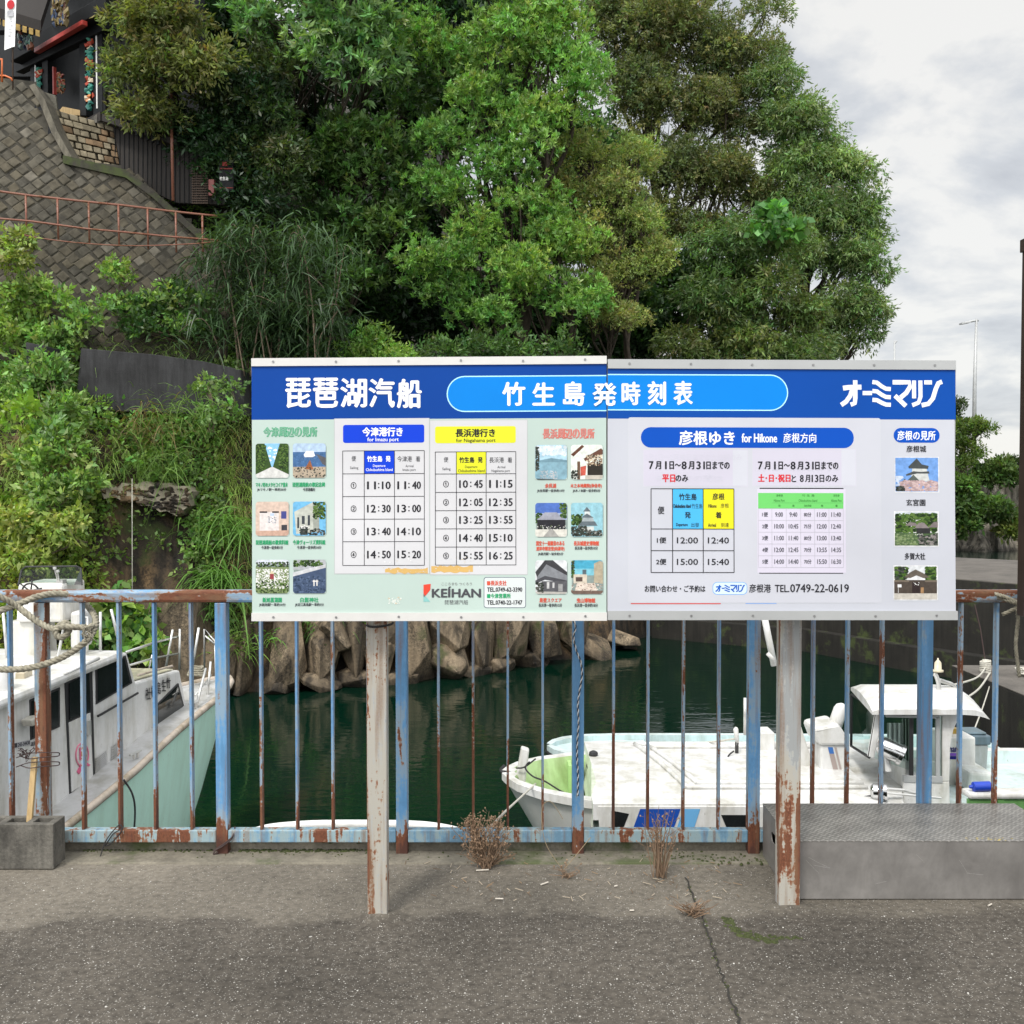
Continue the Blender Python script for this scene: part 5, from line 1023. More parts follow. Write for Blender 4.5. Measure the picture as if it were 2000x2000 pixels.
fn5 = lambda x, y, w_: BF(x, y, .012 + w_)
rect(b, fn5, .22, .415, .78, .50, (.48, .48, .50), .001)
for k_ in range(22): rect(b, fn5, *(lambda x, y: (x, y, x + rnd.uniform(.05, .22), y + rnd.uniform(.006, .014)))(rnd.uniform(.3, .55), rnd.uniform(.53, .93)), (.45, .45, .47), .001 + k_ * 2e-5)
b.build('lettering', M['print'], bn)
orl = MB(); a, c, d_ = P(4, 160, 15.3), P(4, 116, 15.3), P(-60, 112, 15.3)
orl.tube([a, c, d_], .017, 8); orl.tube([P(-60, 146, 15.3), P(10, 148, 15.3), P(22, 153, 15.3), P(24, 158, 15.3)], .014, 8)
tag(orl.build('handrail', M['orange'], smooth=True), 'bright orange pipe handrail on top of the stone wall at the far left', 'railing')
# ================================================================== foliage
def leafmat(name, trans=.3, rough=.42, spec=.45):
    m, t, b = base(name); a = N(t, 'ShaderNodeAttribute', attribute_name='Col'); setc(t, b, a)
    b.inputs['Roughness'].default_value = rough; b.inputs['Specular IOR Level'].default_value = spec
    tr = N(t, 'ShaderNodeBsdfTranslucent'); x = mix(t, 1.0, a, (1.5, 1.6, .55), 'MULTIPLY'); t.links.new(x.outputs[2], tr.inputs[0])
    ms_ = N(t, 'ShaderNodeMixShader', i_0=trans); t.links.new(b.outputs[0], ms_.inputs[1]); t.links.new(tr.outputs[0], ms_.inputs[2]); t.links.new(ms_.outputs[0], t.nodes['Material Output'].inputs[0]); return m
M['leaf'] = leafmat('leaf', .32); M['leafdull'] = leafmat('dull_leaf', .34, .55, .3); M['grass'] = leafmat('grass_blade', .35, .55, .3)
M['bark'] = plain('bark', (.05, .038, .027), .9, var=.5, scale=9, bmp=.6); M['twig'] = plain('twig', (.16, .12, .085), .9, var=.3)
def nrm(a): return a / np.maximum(np.linalg.norm(a, axis=-1, keepdims=True), 1e-9)
class Leaves:
    def __init__(s): s.P = []; s.C = []
    def add(s, p, d, ln, wd, col, bend=.15, roll=None):
        n = len(p); d = nrm(d); r = rng.normal(size=(n, 3)) if roll is None else roll
        sd_ = nrm(np.cross(d, r)); nn = np.cross(sd_, d); ln = np.broadcast_to(np.asarray(ln, float), (n,))[:, None]; wd = np.broadcast_to(np.asarray(wd, float), (n,))[:, None]
        m_ = p + d * ln * .45 + nn * ln * .06
        q = np.stack([p, m_ - sd_ * wd * .5, p + d * ln - nn * ln * bend, m_ + sd_ * wd * .5], 1)
        s.P.append(q); s.C.append(np.broadcast_to(col, (n, 3)))
    def blade(s, p, d, ln, wd, col, droop=.5, seg=3):
        """long curved strips that sag under gravity"""
        n = len(p); d = nrm(d); sd_ = nrm(np.cross(d, np.tile([0., 0, 1], (n, 1)) + rng.normal(size=(n, 3)) * .35)); ln = ln[:, None]; wd = wd[:, None]; col = np.broadcast_to(col, (n, 3))
        pt = lambda f: p + d * ln * f + np.array([0, 0, -1.]) * ln * droop * f * f
        for k_ in range(seg):
            f0, f1 = k_ / seg, (k_ + 1) / seg; w0, w1 = wd * (1 - f0) ** .6 * .5, wd * max(.02, (1 - f1)) ** .6 * .5
            a, c = pt(f0), pt(f1); s.P.append(np.stack([a - sd_ * w0, c - sd_ * w1, c + sd_ * w1, a + sd_ * w0], 1)); s.C.append(col)
    def build(s, name, mat, parent=None):
        q = np.concatenate(s.P); c = np.concatenate(s.C); n = len(q)
        me = bpy.data.meshes.new(name); me.vertices.add(n * 4); me.vertices.foreach_set('co', q.reshape(-1).astype(np.float32))
        me.loops.add(n * 4); me.loops.foreach_set('vertex_index', np.arange(n * 4, dtype=np.int32)); me.polygons.add(n); me.polygons.foreach_set('loop_start', np.arange(0, n * 4, 4, dtype=np.int32))
        try: me.polygons.foreach_set('loop_total', np.full(n, 4, dtype=np.int32))
        except Exception: pass
        at = me.color_attributes.new('Col', 'FLOAT_COLOR', 'POINT'); cc = np.ones((n, 4, 4), np.float32); cc[:, :, :3] = c[:, None, :]; at.data.foreach_set('color', cc.ravel())
        me.materials.append(mat); me.update(calc_edges=True); me.validate(); o = bpy.data.objects.new(name, me); COL.objects.link(o)
        if parent is not None: adopt(o, parent)
        return o
def pads_leaves(lv, pads, sp, nl, ln, wd, up=.5, droop=0.0, spread=.75, inner=.35, colv=.22, jit=.35):
    """pads: list of (centre, radii, colour); each is a lump of sprays, each spray a fan of leaves"""
    for c, r, col in pads:
        n = max(6, int(1.9 * sp * (r[0] * r[2] / .16) ** .8)); d = nrm(rng.normal(size=(n, 3))); keep = (d[:, 1] < .35) | (rng.random(n) < .3); d = d[keep]; n = len(d)
        keep = (d[:, 2] > -.45) | (rng.random(n) < .45); d = d[keep]; n = len(d)
        if n == 0: continue
        rad = np.where(rng.random(n) < inner, rng.uniform(.35, .85, n), rng.uniform(.85, 1.1, n)); lump = 1 + .16 * np.sin(d[:, 0] * 7 + c[0] * 5) * np.cos(d[:, 2] * 6 + c[2] * 3)
        ctr = np.array(c)[None] + d * np.array(r)[None] * (rad * lump)[:, None]
        od = nrm(d * spread + np.array([0, 0, up - droop]) + rng.normal(size=(n, 3)) * .25); shade = 1 + colv * rng.normal(size=(n, 1)); sc_ = np.clip(np.array(col)[None] * shade * (1 + .10 * rng.normal(size=(n, 3))), .004, .5)
        P_ = np.repeat(ctr, nl, 0); D_ = np.repeat(od, nl, 0); K = n * nl
        dd = nrm(D_ * .75 + rng.normal(size=(K, 3)) * .62 + np.array([0, 0, -droop * .4])); l_ = ln * rng.uniform(.45, 1.35, K)
        lv.add(P_ + rng.normal(size=(K, 3)) * ln * jit, dd, l_, wd * l_ / ln, np.repeat(sc_, nl, 0) * rng.uniform(.8, 1.2, (K, 1)), bend=.12 + droop * .25)
def hill_y_at(x, z):
    best = None
    for j in range(1, NTH + 1):
        dy_, zz_ = prof(x, tsH[j])
        if zz_ >= z: return yc(x) + dy_
    return yc(x) + 10
def ground_z(x, y):
    z0 = -2
    for j in range(NTH + 1):
        dy_, z_ = prof(x, tsH[j])
        if yc(x) + dy_ > y: return z_
        z0 = z_
    return z0
def ell_pads(Y, ells, cols, pr, dens=1.0, dep=1.0):
    out = []
    for u, v, ru, rv in ells:
        s = Y / 2000; c = P(u, v, Y); rx, rz = ru * s, rv * s; rd = (rx + rz) / 2 * dep; ar = rx * rz / pr ** 2; n = max(3, int(ar * 3.0 * dens)); base_ = cols[rnd.randrange(len(cols))]
        for _ in range(n):
            d = Vector((rnd.gauss(0, 1), rnd.gauss(0, 1), rnd.gauss(0, 1))).normalized()
            if d.y > .2 and rnd.random() < .75: d.y = -d.y
            k_ = rnd.uniform(.55, .95) if rnd.random() < .75 else rnd.uniform(.15, .6); k1 = max(.12, 1 - pr * .95 / max(rx, .01)); k2 = max(.12, 1 - pr * .75 / max(rz, .01))
            pc = (c.x + d.x * rx * k_ * k1 / .95, c.y + d.y * rd * k_, c.z + d.z * rz * k_ * k2 / .95); g_ = rnd.uniform(.75, 1.25); cc = cols[rnd.randrange(len(cols))] if rnd.random() < .45 else base_
            r_ = pr * rnd.uniform(.65, 1.25); out.append((pc, (r_ * rnd.uniform(.9, 1.25), r_, r_ * rnd.uniform(.55, .85)), tuple(q * g_ for q in cc)))
    return out
def tree(name, label, Y, ells, cols, base_u, pr=.42, sp=46, nl=8, ln=.10, wd=.032, up=.5, droop=0.0, mat='leaf', dens=1.0, trunk=.16, group='trees on the wooded slope', dep=1.0, limbs=1.0, inner=.35, cat='tree', jit=.35, back=0.0):
    by = Y + .6 + back; bx = P(base_u, 700, by).x; gz = ground_z(bx, by) - .15; t = thing(name, label, cat, (bx, by, gz), group)
    pads = ell_pads(Y, ells, cols, pr, dens, dep); lv = Leaves(); pads_leaves(lv, pads, sp, nl, ln, wd, up, droop, inner=inner, jit=jit); lv.build('crown', M[mat], t)
    zt = max(p[0][2] for p in pads); b = MB(); mids = []; h = zt - gz; st_ = [Vector((bx, by, gz))]
    for k_ in range(1, 8): st_.append(Vector((bx + rnd.gauss(0, .12) * k_ ** .5 + (P(ells[0][0], 0, Y).x - bx) * .5 * k_ / 7, by + rnd.gauss(0, .08), gz + h * .92 * k_ / 7)))
    sm = smooth(st_, 5); b.tube(sm, [trunk * (1 - .85 * i / (len(sm) - 1)) for i in range(len(sm))], 9)
    for (u, v, ru, rv) in ells:
        c = P(u, v, Y); i = int(len(sm) * min(.85, max(.12, (c.z - gz - h * .18) / h))); a = sm[i]; mid = a.lerp(c, .5) + Vector((rnd.gauss(0, .2), rnd.gauss(0, .2), -.1 + rnd.gauss(0, .15))); q = smooth([a, mid, c], 6); r0 = trunk * .42 * (1 - .6 * i / len(sm)); b.tube(q, [r0 * (1 - .75 * k_ / (len(q) - 1)) for k_ in range(len(q))], 6)
        near = [p for p in pads if (Vector(p[0]) - c).length < max(ru, rv) * Y / 2000 * 1.3]
        for p in near[:int(16 * limbs)]:
            e_ = Vector(p[0]); s_ = q[rnd.randrange(len(q) // 2, len(q))]; m_ = s_.lerp(e_, .5) + Vector((rnd.gauss(0, .08), rnd.gauss(0, .08), -.06)); b.tube(smooth([s_, m_, e_], 4), [.022, .02, .018, .016, .014, .012, .010, .008, .006], 5)
    b.build('trunk', M['bark'], t, smooth=True); return t
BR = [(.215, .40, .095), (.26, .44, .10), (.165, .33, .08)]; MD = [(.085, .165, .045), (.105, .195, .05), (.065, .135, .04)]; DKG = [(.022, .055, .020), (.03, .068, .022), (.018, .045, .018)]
OL = [(.175, .205, .085), (.205, .23, .09), (.14, .18, .08)]; YO = [(.31, .34, .11), (.27, .31, .11), (.23, .30, .095)]; RT = [(.165, .25, .09), (.195, .28, .10), (.14, .22, .08)]; LR = [(.10, .175, .055), (.125, .20, .058), (.15, .20, .062)]
tree('evergreen_tree', 'big bright green tree with rosettes of narrow leaves in the middle of the wood', 17.0, [(1080, 50, 110, 120), (1125, 150, 60, 130), (985, 90, 120, 90), (935, 190, 95, 70), (1050, 235, 120, 80), (860, 275, 95, 55), (985, 320, 115, 80), (830, 355, 90, 45), (890, 385, 90, 40), (1030, 420, 105, 85), (930, 460, 80, 60), (880, 540, 115, 90), (1010, 540, 110, 80), (1100, 470, 90, 80), (1120, 590, 90, 70), (960, 620, 110, 50), (880, 130, 60, 60), (820, 60, 60, 80), (930, -40, 160, 80)], BR, 1000, pr=.36, sp=66, nl=12, ln=.080, wd=.024, up=1.2, trunk=.2, limbs=.6, dens=.85, jit=.12)
tree('evergreen_tree', 'mid green glossy tree under the big leaved branches, left of the bright tree', 17.5, [(690, 290, 110, 75), (630, 345, 85, 75), (720, 350, 120, 55), (770, 300, 60, 60), (660, 440, 95, 65), (740, 460, 100, 55), (620, 510, 75, 60), (700, 540, 90, 50), (790, 420, 60, 60), (640, 590, 60, 30), (800, 200, 60, 70)], MD, 690, pr=.42, sp=40, nl=10, ln=.11, wd=.038, up=.45, jit=.15)
tree('broadleaf_tree', 'tree with large pale backed leaves hanging in from the top of the view', 16.2, [(540, 50, 95, 55), (640, 70, 105, 55), (730, 60, 75, 70), (600, 115, 65, 35), (690, 150, 65, 35), (765, 120, 38, 60), (500, 30, 50, 60), (650, 10, 120, 60), (560, -60, 160, 70), (700, -60, 120, 60)], [(.20, .34, .13), (.165, .31, .11), (.13, .26, .08)], 610, pr=.34, sp=20, nl=11, ln=.135, wd=.042, up=.35, droop=.1, trunk=.13, limbs=.4, jit=.08, dens=.75, back=3.2)
tree('broadleaf_tree', 'olive green drooping tree leaning over the black shrine porch', 15.6, [(285, 55, 85, 75), (255, 145, 58, 60), (330, 150, 85, 70), (272, 232, 50, 55), (350, 60, 90, 70), (400, 140, 70, 70), (300, -30, 110, 60), (310, 225, 45, 45)], [(.14, .165, .05), (.12, .16, .05), (.165, .185, .06)], 520, pr=.36, sp=50, nl=8, ln=.10, wd=.032, up=.1, droop=.25, mat='leafdull', trunk=.12, limbs=.5, back=2.6)
tree('broadleaf_tree', 'dark green tree with dense small leaves above the lattice and the placard', 16.3, [(390, 265, 80, 60), (345, 245, 50, 60), (430, 300, 70, 60), (480, 200, 90, 90), (560, 310, 60, 90), (450, 240, 80, 80), (445, 345, 30, 40), (445, 330, 40, 35), (480, 330, 75, 60), (520, 250, 70, 90), (545, 370, 50, 60), (440, 160, 80, 60), (520, 150, 70, 60), (500, 400, 50, 30)], DKG + [(.07, .10, .034), (.05, .09, .03)], 540, back=2.2, pr=.38, sp=52, nl=8, ln=.095, wd=.033, up=.2, droop=.1, limbs=.5)
tree('small_leaved_tree', 'yellowish twiggy tree with fine leaves right of the bright tree', 17.6, [(1240, 310, 65, 60), (1190, 380, 90, 80), (1250, 440, 80, 60), (1150, 470, 75, 60), (1230, 520, 105, 45), (1170, 560, 90, 50), (1280, 490, 60, 40), (1200, 620, 90, 40), (1140, 300, 70, 60), (1090, 370, 60, 60)], YO, 1180, pr=.36, sp=84, nl=8, ln=.055, wd=.022, up=.3, mat='leafdull', dens=1.25, limbs=1.2, trunk=.11)
tree('evergreen_tree', 'tall dull olive tree with fine leaves behind the bright tree, against the sky', 22.0, [(1180, 40, 80, 110), (1290, 70, 110, 110), (1400, 110, 90, 100), (1240, 190, 90, 90), (1350, 220, 105, 80), (1455, 220, 60, 90), (1310, 330, 95, 80), (1410, 350, 90, 75), (1480, 380, 60, 70), (1290, 440, 85, 70), (1390, 460, 90, 60), (1495, 25, 34, 42), (1480, 105, 45, 60), (1350, -30, 140, 60), (1210, 290, 50, 60)], OL, 1330, pr=.48, sp=80, nl=8, ln=.078, wd=.028, up=.15, droop=.15, mat='leafdull', trunk=.24, limbs=.8, dens=1.5)
tree('camphor_tree', 'round headed mid green tree at the right edge of the wood, outlined against the sky', 21.5, [(1510, 150, 40, 66), (1560, 240, 62, 60), (1545, 330, 70, 70), (1625, 330, 64, 62), (1600, 420, 90, 60), (1675, 400, 46, 70), (1650, 500, 75, 60), (1690, 470, 36, 54), (1570, 500, 70, 60), (1690, 600, 42, 54), (1635, 610, 70, 70), (1680, 655, 34, 28), (1600, 680, 70, 40), (1530, 240, 50, 60), (1698, 540, 30, 50), (1555, 420, 70, 70), (1600, 285, 50, 40), (1670, 345, 34, 44)], RT, 1600, pr=.42, sp=80, nl=8, ln=.105, wd=.028, up=.05, droop=.45, trunk=.2, limbs=.8, dens=1.25)
tree('evergreen_tree', 'lower dark tree with drooping leaves just above the right half of the sign', 19.6, [(1430, 500, 110, 80), (1510, 470, 80, 55), (1480, 580, 115, 75), (1390, 610, 100, 80), (1550, 620, 70, 80), (1430, 680, 120, 60), (1530, 700, 100, 50), (1340, 690, 80, 60)], LR, 1450, pr=.42, sp=72, nl=8, ln=.11, wd=.03, up=.05, droop=.4)
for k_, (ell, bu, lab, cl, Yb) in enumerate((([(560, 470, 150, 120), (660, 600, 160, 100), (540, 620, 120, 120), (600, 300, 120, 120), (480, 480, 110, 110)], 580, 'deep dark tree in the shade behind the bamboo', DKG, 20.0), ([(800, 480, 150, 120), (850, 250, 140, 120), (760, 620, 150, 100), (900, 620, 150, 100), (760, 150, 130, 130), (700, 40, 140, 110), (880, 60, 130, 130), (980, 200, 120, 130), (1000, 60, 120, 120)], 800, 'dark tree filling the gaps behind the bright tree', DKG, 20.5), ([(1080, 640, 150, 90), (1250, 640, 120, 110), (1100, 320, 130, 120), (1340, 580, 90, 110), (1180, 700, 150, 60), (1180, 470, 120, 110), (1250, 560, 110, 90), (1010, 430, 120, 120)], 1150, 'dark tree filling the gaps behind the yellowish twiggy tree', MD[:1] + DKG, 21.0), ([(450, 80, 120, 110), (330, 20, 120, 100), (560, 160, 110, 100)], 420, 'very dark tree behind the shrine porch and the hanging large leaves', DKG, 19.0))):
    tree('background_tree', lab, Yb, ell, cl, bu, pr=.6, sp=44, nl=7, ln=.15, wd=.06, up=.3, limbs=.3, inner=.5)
# ---- shrubs and clumps that stand out
def shrub(label, pts, cols, Yf, pr=.22, sp=40, nl=7, ln=.085, wd=.045, up=.5, droop=.1, name='shrub', mat='leaf', dens=1.2, group='shrubs on the slope'):
    u0, v0, _, r0 = pts[0]; c = onwall(u0, v0, Yf); t = thing(name, label, 'shrub', tuple(onwall(pts[-1][0], pts[-1][1] + pts[-1][3], Yf)), group); pads = []
    for u, v, ru, rv in pts:
        cc = onwall(u, v, Yf); pads += ell_pads(cc.y - .15, [(u, v, ru, rv)], cols, pr, dens, .7)
    lv = Leaves(); pads_leaves(lv, pads, sp, nl, ln, wd, up, droop); lv.build('foliage', M[mat], t); b = MB(); r_ = Vector(t.location)
    for p in pads[::2]: e_ = Vector(p[0]); b.tube(smooth([r_ + Vector((rnd.gauss(0, .05), .1, 0)), r_.lerp(e_, .5) + Vector((rnd.gauss(0, .06), .05, 0)), e_], 4), .006, 5)
    b.build('stem', M['twig'], t); return t
HF = lambda off: (lambda x, z: hill_y_at(x, max(z, -1.2)) - off)
SB = [(.22, .36, .09), (.25, .39, .095)]; SM = [(.17, .30, .09), (.20, .33, .095)]; SY = [(.30, .38, .10), (.33, .41, .11)]; SD = [(.05, .11, .03), (.04, .095, .03)]
shrub('tall leafy shrub with pale upper leaves in front of the dark concrete at the left', [(110, 670, 48, 45), (95, 730, 60, 50), (125, 790, 50, 55), (110, 850, 50, 40)], SM, HF(.7), ln=.1)
shrub('yellow green broad leaved shrub at the left edge over the top of the stone wall', [(35, 470, 42, 32), (20, 510, 40, 35)], SY, lambda x, z: W1(x, z) - .55, ln=.09, up=.1, droop=.4)
shrub('bushy mid green shrub at the far left below the stone wall', [(35, 610, 50, 30), (20, 660, 40, 40), (70, 640, 30, 25)], SB, HF(.6))
shrub('small light green shrub growing on the face of the stone wall', [(228, 528, 34, 22), (240, 545, 26, 18)], SB, lambda x, z: W1(x, z) - .3, pr=.16, ln=.07)
shrub('wide dark leaved shrub along the foot of the stone wall', [(250, 600, 60, 30), (320, 600, 60, 32), (280, 640, 60, 26), (360, 640, 40, 30)], SM + SD, HF(.8))
shrub('leafy creeper spreading up the lower left part of the stone wall', [(70, 570, 46, 26), (30, 580, 40, 26), (120, 590, 40, 22)], SB, lambda x, z: W1(x, z) - .3, pr=.2)
shrub('low green creeper spreading over the middle foot of the stone wall', [(170, 625, 50, 24), (205, 600, 36, 22), (140, 650, 46, 24)], SM, lambda x, z: W1(x, z) - .35, pr=.2)
shrub('creeper patch at the right foot of the stone wall beside the bamboo', [(345, 570, 40, 26), (385, 590, 40, 30), (395, 640, 46, 30)], SM + SD, lambda x, z: W1(x, z) - .35, pr=.2)
shrub('narrow upright creeper climbing left of the sign edge', [(395, 725, 14, 22), (405, 760, 22, 30), (410, 810, 26, 34)], SM, HF(.8), pr=.15, ln=.07)
shrub('short upright creeper close to the left edge of the sign', [(448, 715, 14, 22), (450, 760, 18, 28), (455, 800, 22, 24)], SM, HF(.8), pr=.15, ln=.07)
shrub('leafy shrub cascading at the middle left above the cabin boat', [(70, 900, 60, 40), (130, 890, 50, 40), (160, 940, 40, 36), (90, 960, 70, 40)], SM + SB, HF(.7), ln=.095)
shrub('pale yellow green bush with drooping leaves at the left above the flybridge', [(40, 1020, 60, 45), (110, 1040, 60, 40), (60, 1090, 70, 36), (150, 1020, 30, 40)], SY, HF(.6), ln=.1, up=.1, droop=.4)
shrub('bright yellow green vine leaves at the left beside the tall shrub', [(45, 800, 30, 22), (35, 835, 28, 14)], [(.2, .32, .05)], HF(.85), pr=.16, sp=16, ln=.11, wd=.08)
shrub('round leaved vine tumbling down behind the cabin boat', [(265, 1215, 60, 36), (230, 1180, 40, 30), (285, 1260, 50, 34), (225, 1250, 40, 40), (190, 1200, 30, 30)], SB + [(.085, .19, .05)], HF(.35), pr=.2, sp=22, nl=5, ln=.13, wd=.115, droop=.35, name='vine')
shrub('light green round leaved vine patch on the dark tree above the sign', [(1510, 425, 40, 22), (1540, 455, 34, 20), (1500, 450, 30, 22)], [(.10, .24, .06)], lambda x, z: 18.6, pr=.22, sp=20, nl=5, ln=.15, wd=.13, droop=.3, name='vine')
shrub('bright bush of small leaves peeping over the top of the left panel', [(720, 670, 60, 30), (690, 700, 60, 26), (770, 700, 60, 26)], BR, lambda x, z: 16.2, pr=.26, sp=46, nl=8, ln=.085, wd=.026, up=.7)
shrub('mid green bush behind the top of the sign, left of the panel joint', [(860, 690, 70, 30), (930, 680, 60, 34), (1010, 690, 70, 36), (1100, 690, 60, 30)], MD, lambda x, z: 16.4, pr=.3, sp=44, nl=8, ln=.08, wd=.03)
shrub('dark leafy mass at the left edge of the sign', [(560, 650, 90, 40), (520, 690, 70, 30), (600, 700, 60, 30), (640, 640, 50, 40)], DKG, lambda x, z: 15.8, pr=.3, sp=44, nl=8, ln=.1, wd=.036)
# ---- bamboo
bt = thing('bamboo_clump', 'clump of dark bamboo with long drooping leaves between the stone wall and the sign', 'bamboo', (-3.6, 15.4, 3.0), None)
lv = Leaves(); b = MB()
for k_ in range(26):
    u0, u1 = rnd.uniform(430, 640), 0; v1 = rnd.uniform(440, 650); p0 = P(u0 + rnd.uniform(-20, 30), 735, 15.3 + rnd.uniform(-.3, .5)); p1 = P(u0 + rnd.uniform(-45, 45), v1, p0.y - rnd.uniform(0, .4)); tip = p1 + Vector((rnd.uniform(-.4, .4), -rnd.uniform(.1, .4), -rnd.uniform(.05, .3)))
    q = smooth([p0, p0.lerp(p1, .6) + Vector((rnd.gauss(0, .05), 0, 0)), p1, tip], 6); b.tube(q, [.013 * (1 - .7 * i / (len(q) - 1)) for i in range(len(q))], 5)
    n = 150; ii_ = rng.integers(len(q) // 4, len(q), n); pp = np.array([tuple(q[i]) for i in ii_]) + rng.normal(size=(n, 3)) * np.array([.17, .13, .15]); dd = rng.normal(size=(n, 3)) * np.array([.8, .6, .3]) + np.array([0, -.25, -.35]); g_ = rnd.uniform(.7, 1.4)
    lv.blade(pp, dd, rng.uniform(.17, .30, n), rng.uniform(.018, .030, n), np.array([(.045, .085, .036)]) * g_ * rng.uniform(.6, 1.5, (n, 1)), .35, 2)
lv.build('leaves', M['leaf'], bt); b.build('culms', M['twig'], bt, smooth=True)
# ---- ground cover on the slope
lvU, lvG = Leaves(), Leaves(); ex = [[(186, 1008), (384, 1010), (400, 1190), (330, 1300), (210, 1180)], [(160, 688), (398, 712), (392, 778), (162, 778)], [(200, 940), (372, 950), (372, 1006), (200, 990)]]
pads = []; 
for _ in range(6200):
    x = rnd.uniform(-8.6, 2.6); t = rnd.uniform(.14, .75); p = hill(x, t); u, v = px(p)
    if inside((u, v), WA) and v < 640: continue
    bad = any(inside((u, v), e_) for e_ in ex); bare = 1.0
    if bad and rnd.random() > .07: continue
    if x > -3.6 and p.z < 1.0 and rnd.random() > (.16 if x < -1.8 else .07): continue
    if p.y > yc(x) + 4.5 and rnd.random() < .5: continue
    zone = mn.noise(Vector((x * .7, 0, p.z * .7 + 4)))
    if zone > .10 and u < 520 and v > 600:
        n = 12; pp = np.array([tuple(p)]) + rng.normal(size=(n, 3)) * .06; dd = rng.normal(size=(n, 3)) * np.array([.6, .35, .4]) + np.array([0, -.8, .75]); dry = rnd.random() < .16
        colr = np.array([(.36, .27, .14)] if dry else [(.27, .38, .10)]) * rnd.uniform(.6, 1.25)
        lvG.blade(pp, dd, rng.uniform(.22, .5, n), rng.uniform(.009, .016, n), colr * rng.uniform(.7, 1.3, (n, 1)), .75, 3)
    else:
        yel = max(0, min(1, (v - 760) / 380)) * max(0, min(1, (330 - u) / 250)); k_ = rnd.uniform(.65, 1.25) * (1 if u < 500 else .7); colr = ((.185 + .15 * yel) * k_, (.32 + .12 * yel) * k_, .085 * k_)
        r_ = rnd.uniform(.10, .20); pads.append(((p.x, p.y - rnd.uniform(.02, .16), p.z), (r_ * 1.2, r_, r_), colr))
pads_leaves(lvU, pads, 24, 6, .075, .042, up=.35, droop=.25, inner=.2)
tag(lvU.build('undergrowth', M['leaf']), kind='stuff'); tag(lvG.build('grass', M['grass']), kind='stuff')
# big strap leaved tuft right of the cabin boat, small ferns on the rock
def tuft(label, u, v, Yoff, n, ln, wd, col, name='grass_tuft', spread=1.0):
    c = onwall(u, v, HF(Yoff)); l2 = Leaves(); pp = np.array([tuple(c)]) + rng.normal(size=(n, 3)) * np.array([.10, .06, .05]) * spread; dd = rng.normal(size=(n, 3)) * np.array([.9, .4, .45]) + np.array([0, -.55, .5])
    l2.blade(pp, dd, ln * rng.uniform(.6, 1.2, n), wd * rng.uniform(.7, 1.2, n), np.array([col]) * rng.uniform(.65, 1.35, (n, 1)), .8, 4); tag(l2.build(name, M['grass']), label, 'plant', 'tufts on the rock')
tuft('big tuft of arching strap leaves on the rock left of the sign', 430, 1130, .3, 150, .62, .028, (.12, .25, .05), spread=1.6)
tuft('hanging tuft of strap leaves just above the railing by the blue post', 425, 1190, .25, 60, .32, .022, (.085, .19, .04))
tuft('small bright fern on the shore rock under the left panel', 535, 1245, .3, 34, .2, .026, (.12, .28, .05)); tuft('leafy tuft on the shore rock under the left panel, right of the fern', 640, 1225, .3, 80, .24, .02, (.085, .2, .04), spread=2)
tuft('yellow green creeper tuft on the dark rock just right of the blue post', 470, 1260, .3, 110, .28, .02, (.15, .27, .05), spread=2)
tuft('pale bamboo grass tuft by the sign edge halfway up', 455, 1030, .35, 150, .5, .024, (.13, .26, .055), spread=2.4); tuft('dry straw coloured grass tuft hanging over the dark concrete wall foot', 290, 830, .45, 140, .5, .012, (.22, .17, .08), spread=2.6)
tuft('green grass tuft hanging over the top of the bare rock', 300, 905, .5, 200, .5, .014, (.12, .21, .045), spread=3.2)

tuft('green grass fringe hanging over the left half of the dark concrete wall top', 215, 690, .75, 170, .34, .013, (.15, .24, .06), spread=3.0); tuft('green grass fringe hanging over the right half of the dark concrete wall top', 345, 702, .75, 190, .36, .013, (.13, .22, .05), spread=3.4)
tuft('tall grass growing up across the foot of the dark concrete wall', 370, 800, .75, 200, .44, .014, (.14, .24, .055), spread=3.4)
# ================================================================== boats
def gelcoat(name, col=None, dirt=.35, rough=.35):
    m, t, b = base(name); n = noise(t, 3.5, 7, .65, sc=(2.2, 2.2, .5)); nf = noise(t, 28, 4, .6)
    if col is None: a = N(t, 'ShaderNodeAttribute', attribute_name='Col')
    else: a = N(t, 'ShaderNodeRGB'); a.outputs[0].default_value = c4(col)
    x = mix(t, 1, a, ramp(t, n, [(.34, (1 - dirt, 1 - dirt * 1.05, 1 - dirt * 1.25)), (.56, (1, 1, 1))]), 'MULTIPLY'); x = mix(t, 1, x, ramp(t, nf, [(.3, 1 - dirt * .25), (.6, 1.0)]), 'MULTIPLY'); nk = noise(t, 46, 3, .7, sc=(1, 1, .45), loc=(3, 3, 8)); x = mix(t, ramp(t, nk, [(.66, 0), (.74, .55)]), x, (.20, .17, .12))
    setc(t, b, x); b.inputs['Roughness'].default_value = rough; return m
M['gel'] = gelcoat('white_gelcoat', dirt=.30); M['hull'] = gelcoat('painted_hull', dirt=.1, rough=.45)
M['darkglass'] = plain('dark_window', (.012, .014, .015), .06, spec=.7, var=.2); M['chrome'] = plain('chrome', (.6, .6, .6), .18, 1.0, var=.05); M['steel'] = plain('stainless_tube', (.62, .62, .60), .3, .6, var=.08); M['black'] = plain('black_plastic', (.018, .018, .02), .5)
M['rub'] = gelcoat('weathered_rub_rail', (.50, .43, .36), .5, .7)
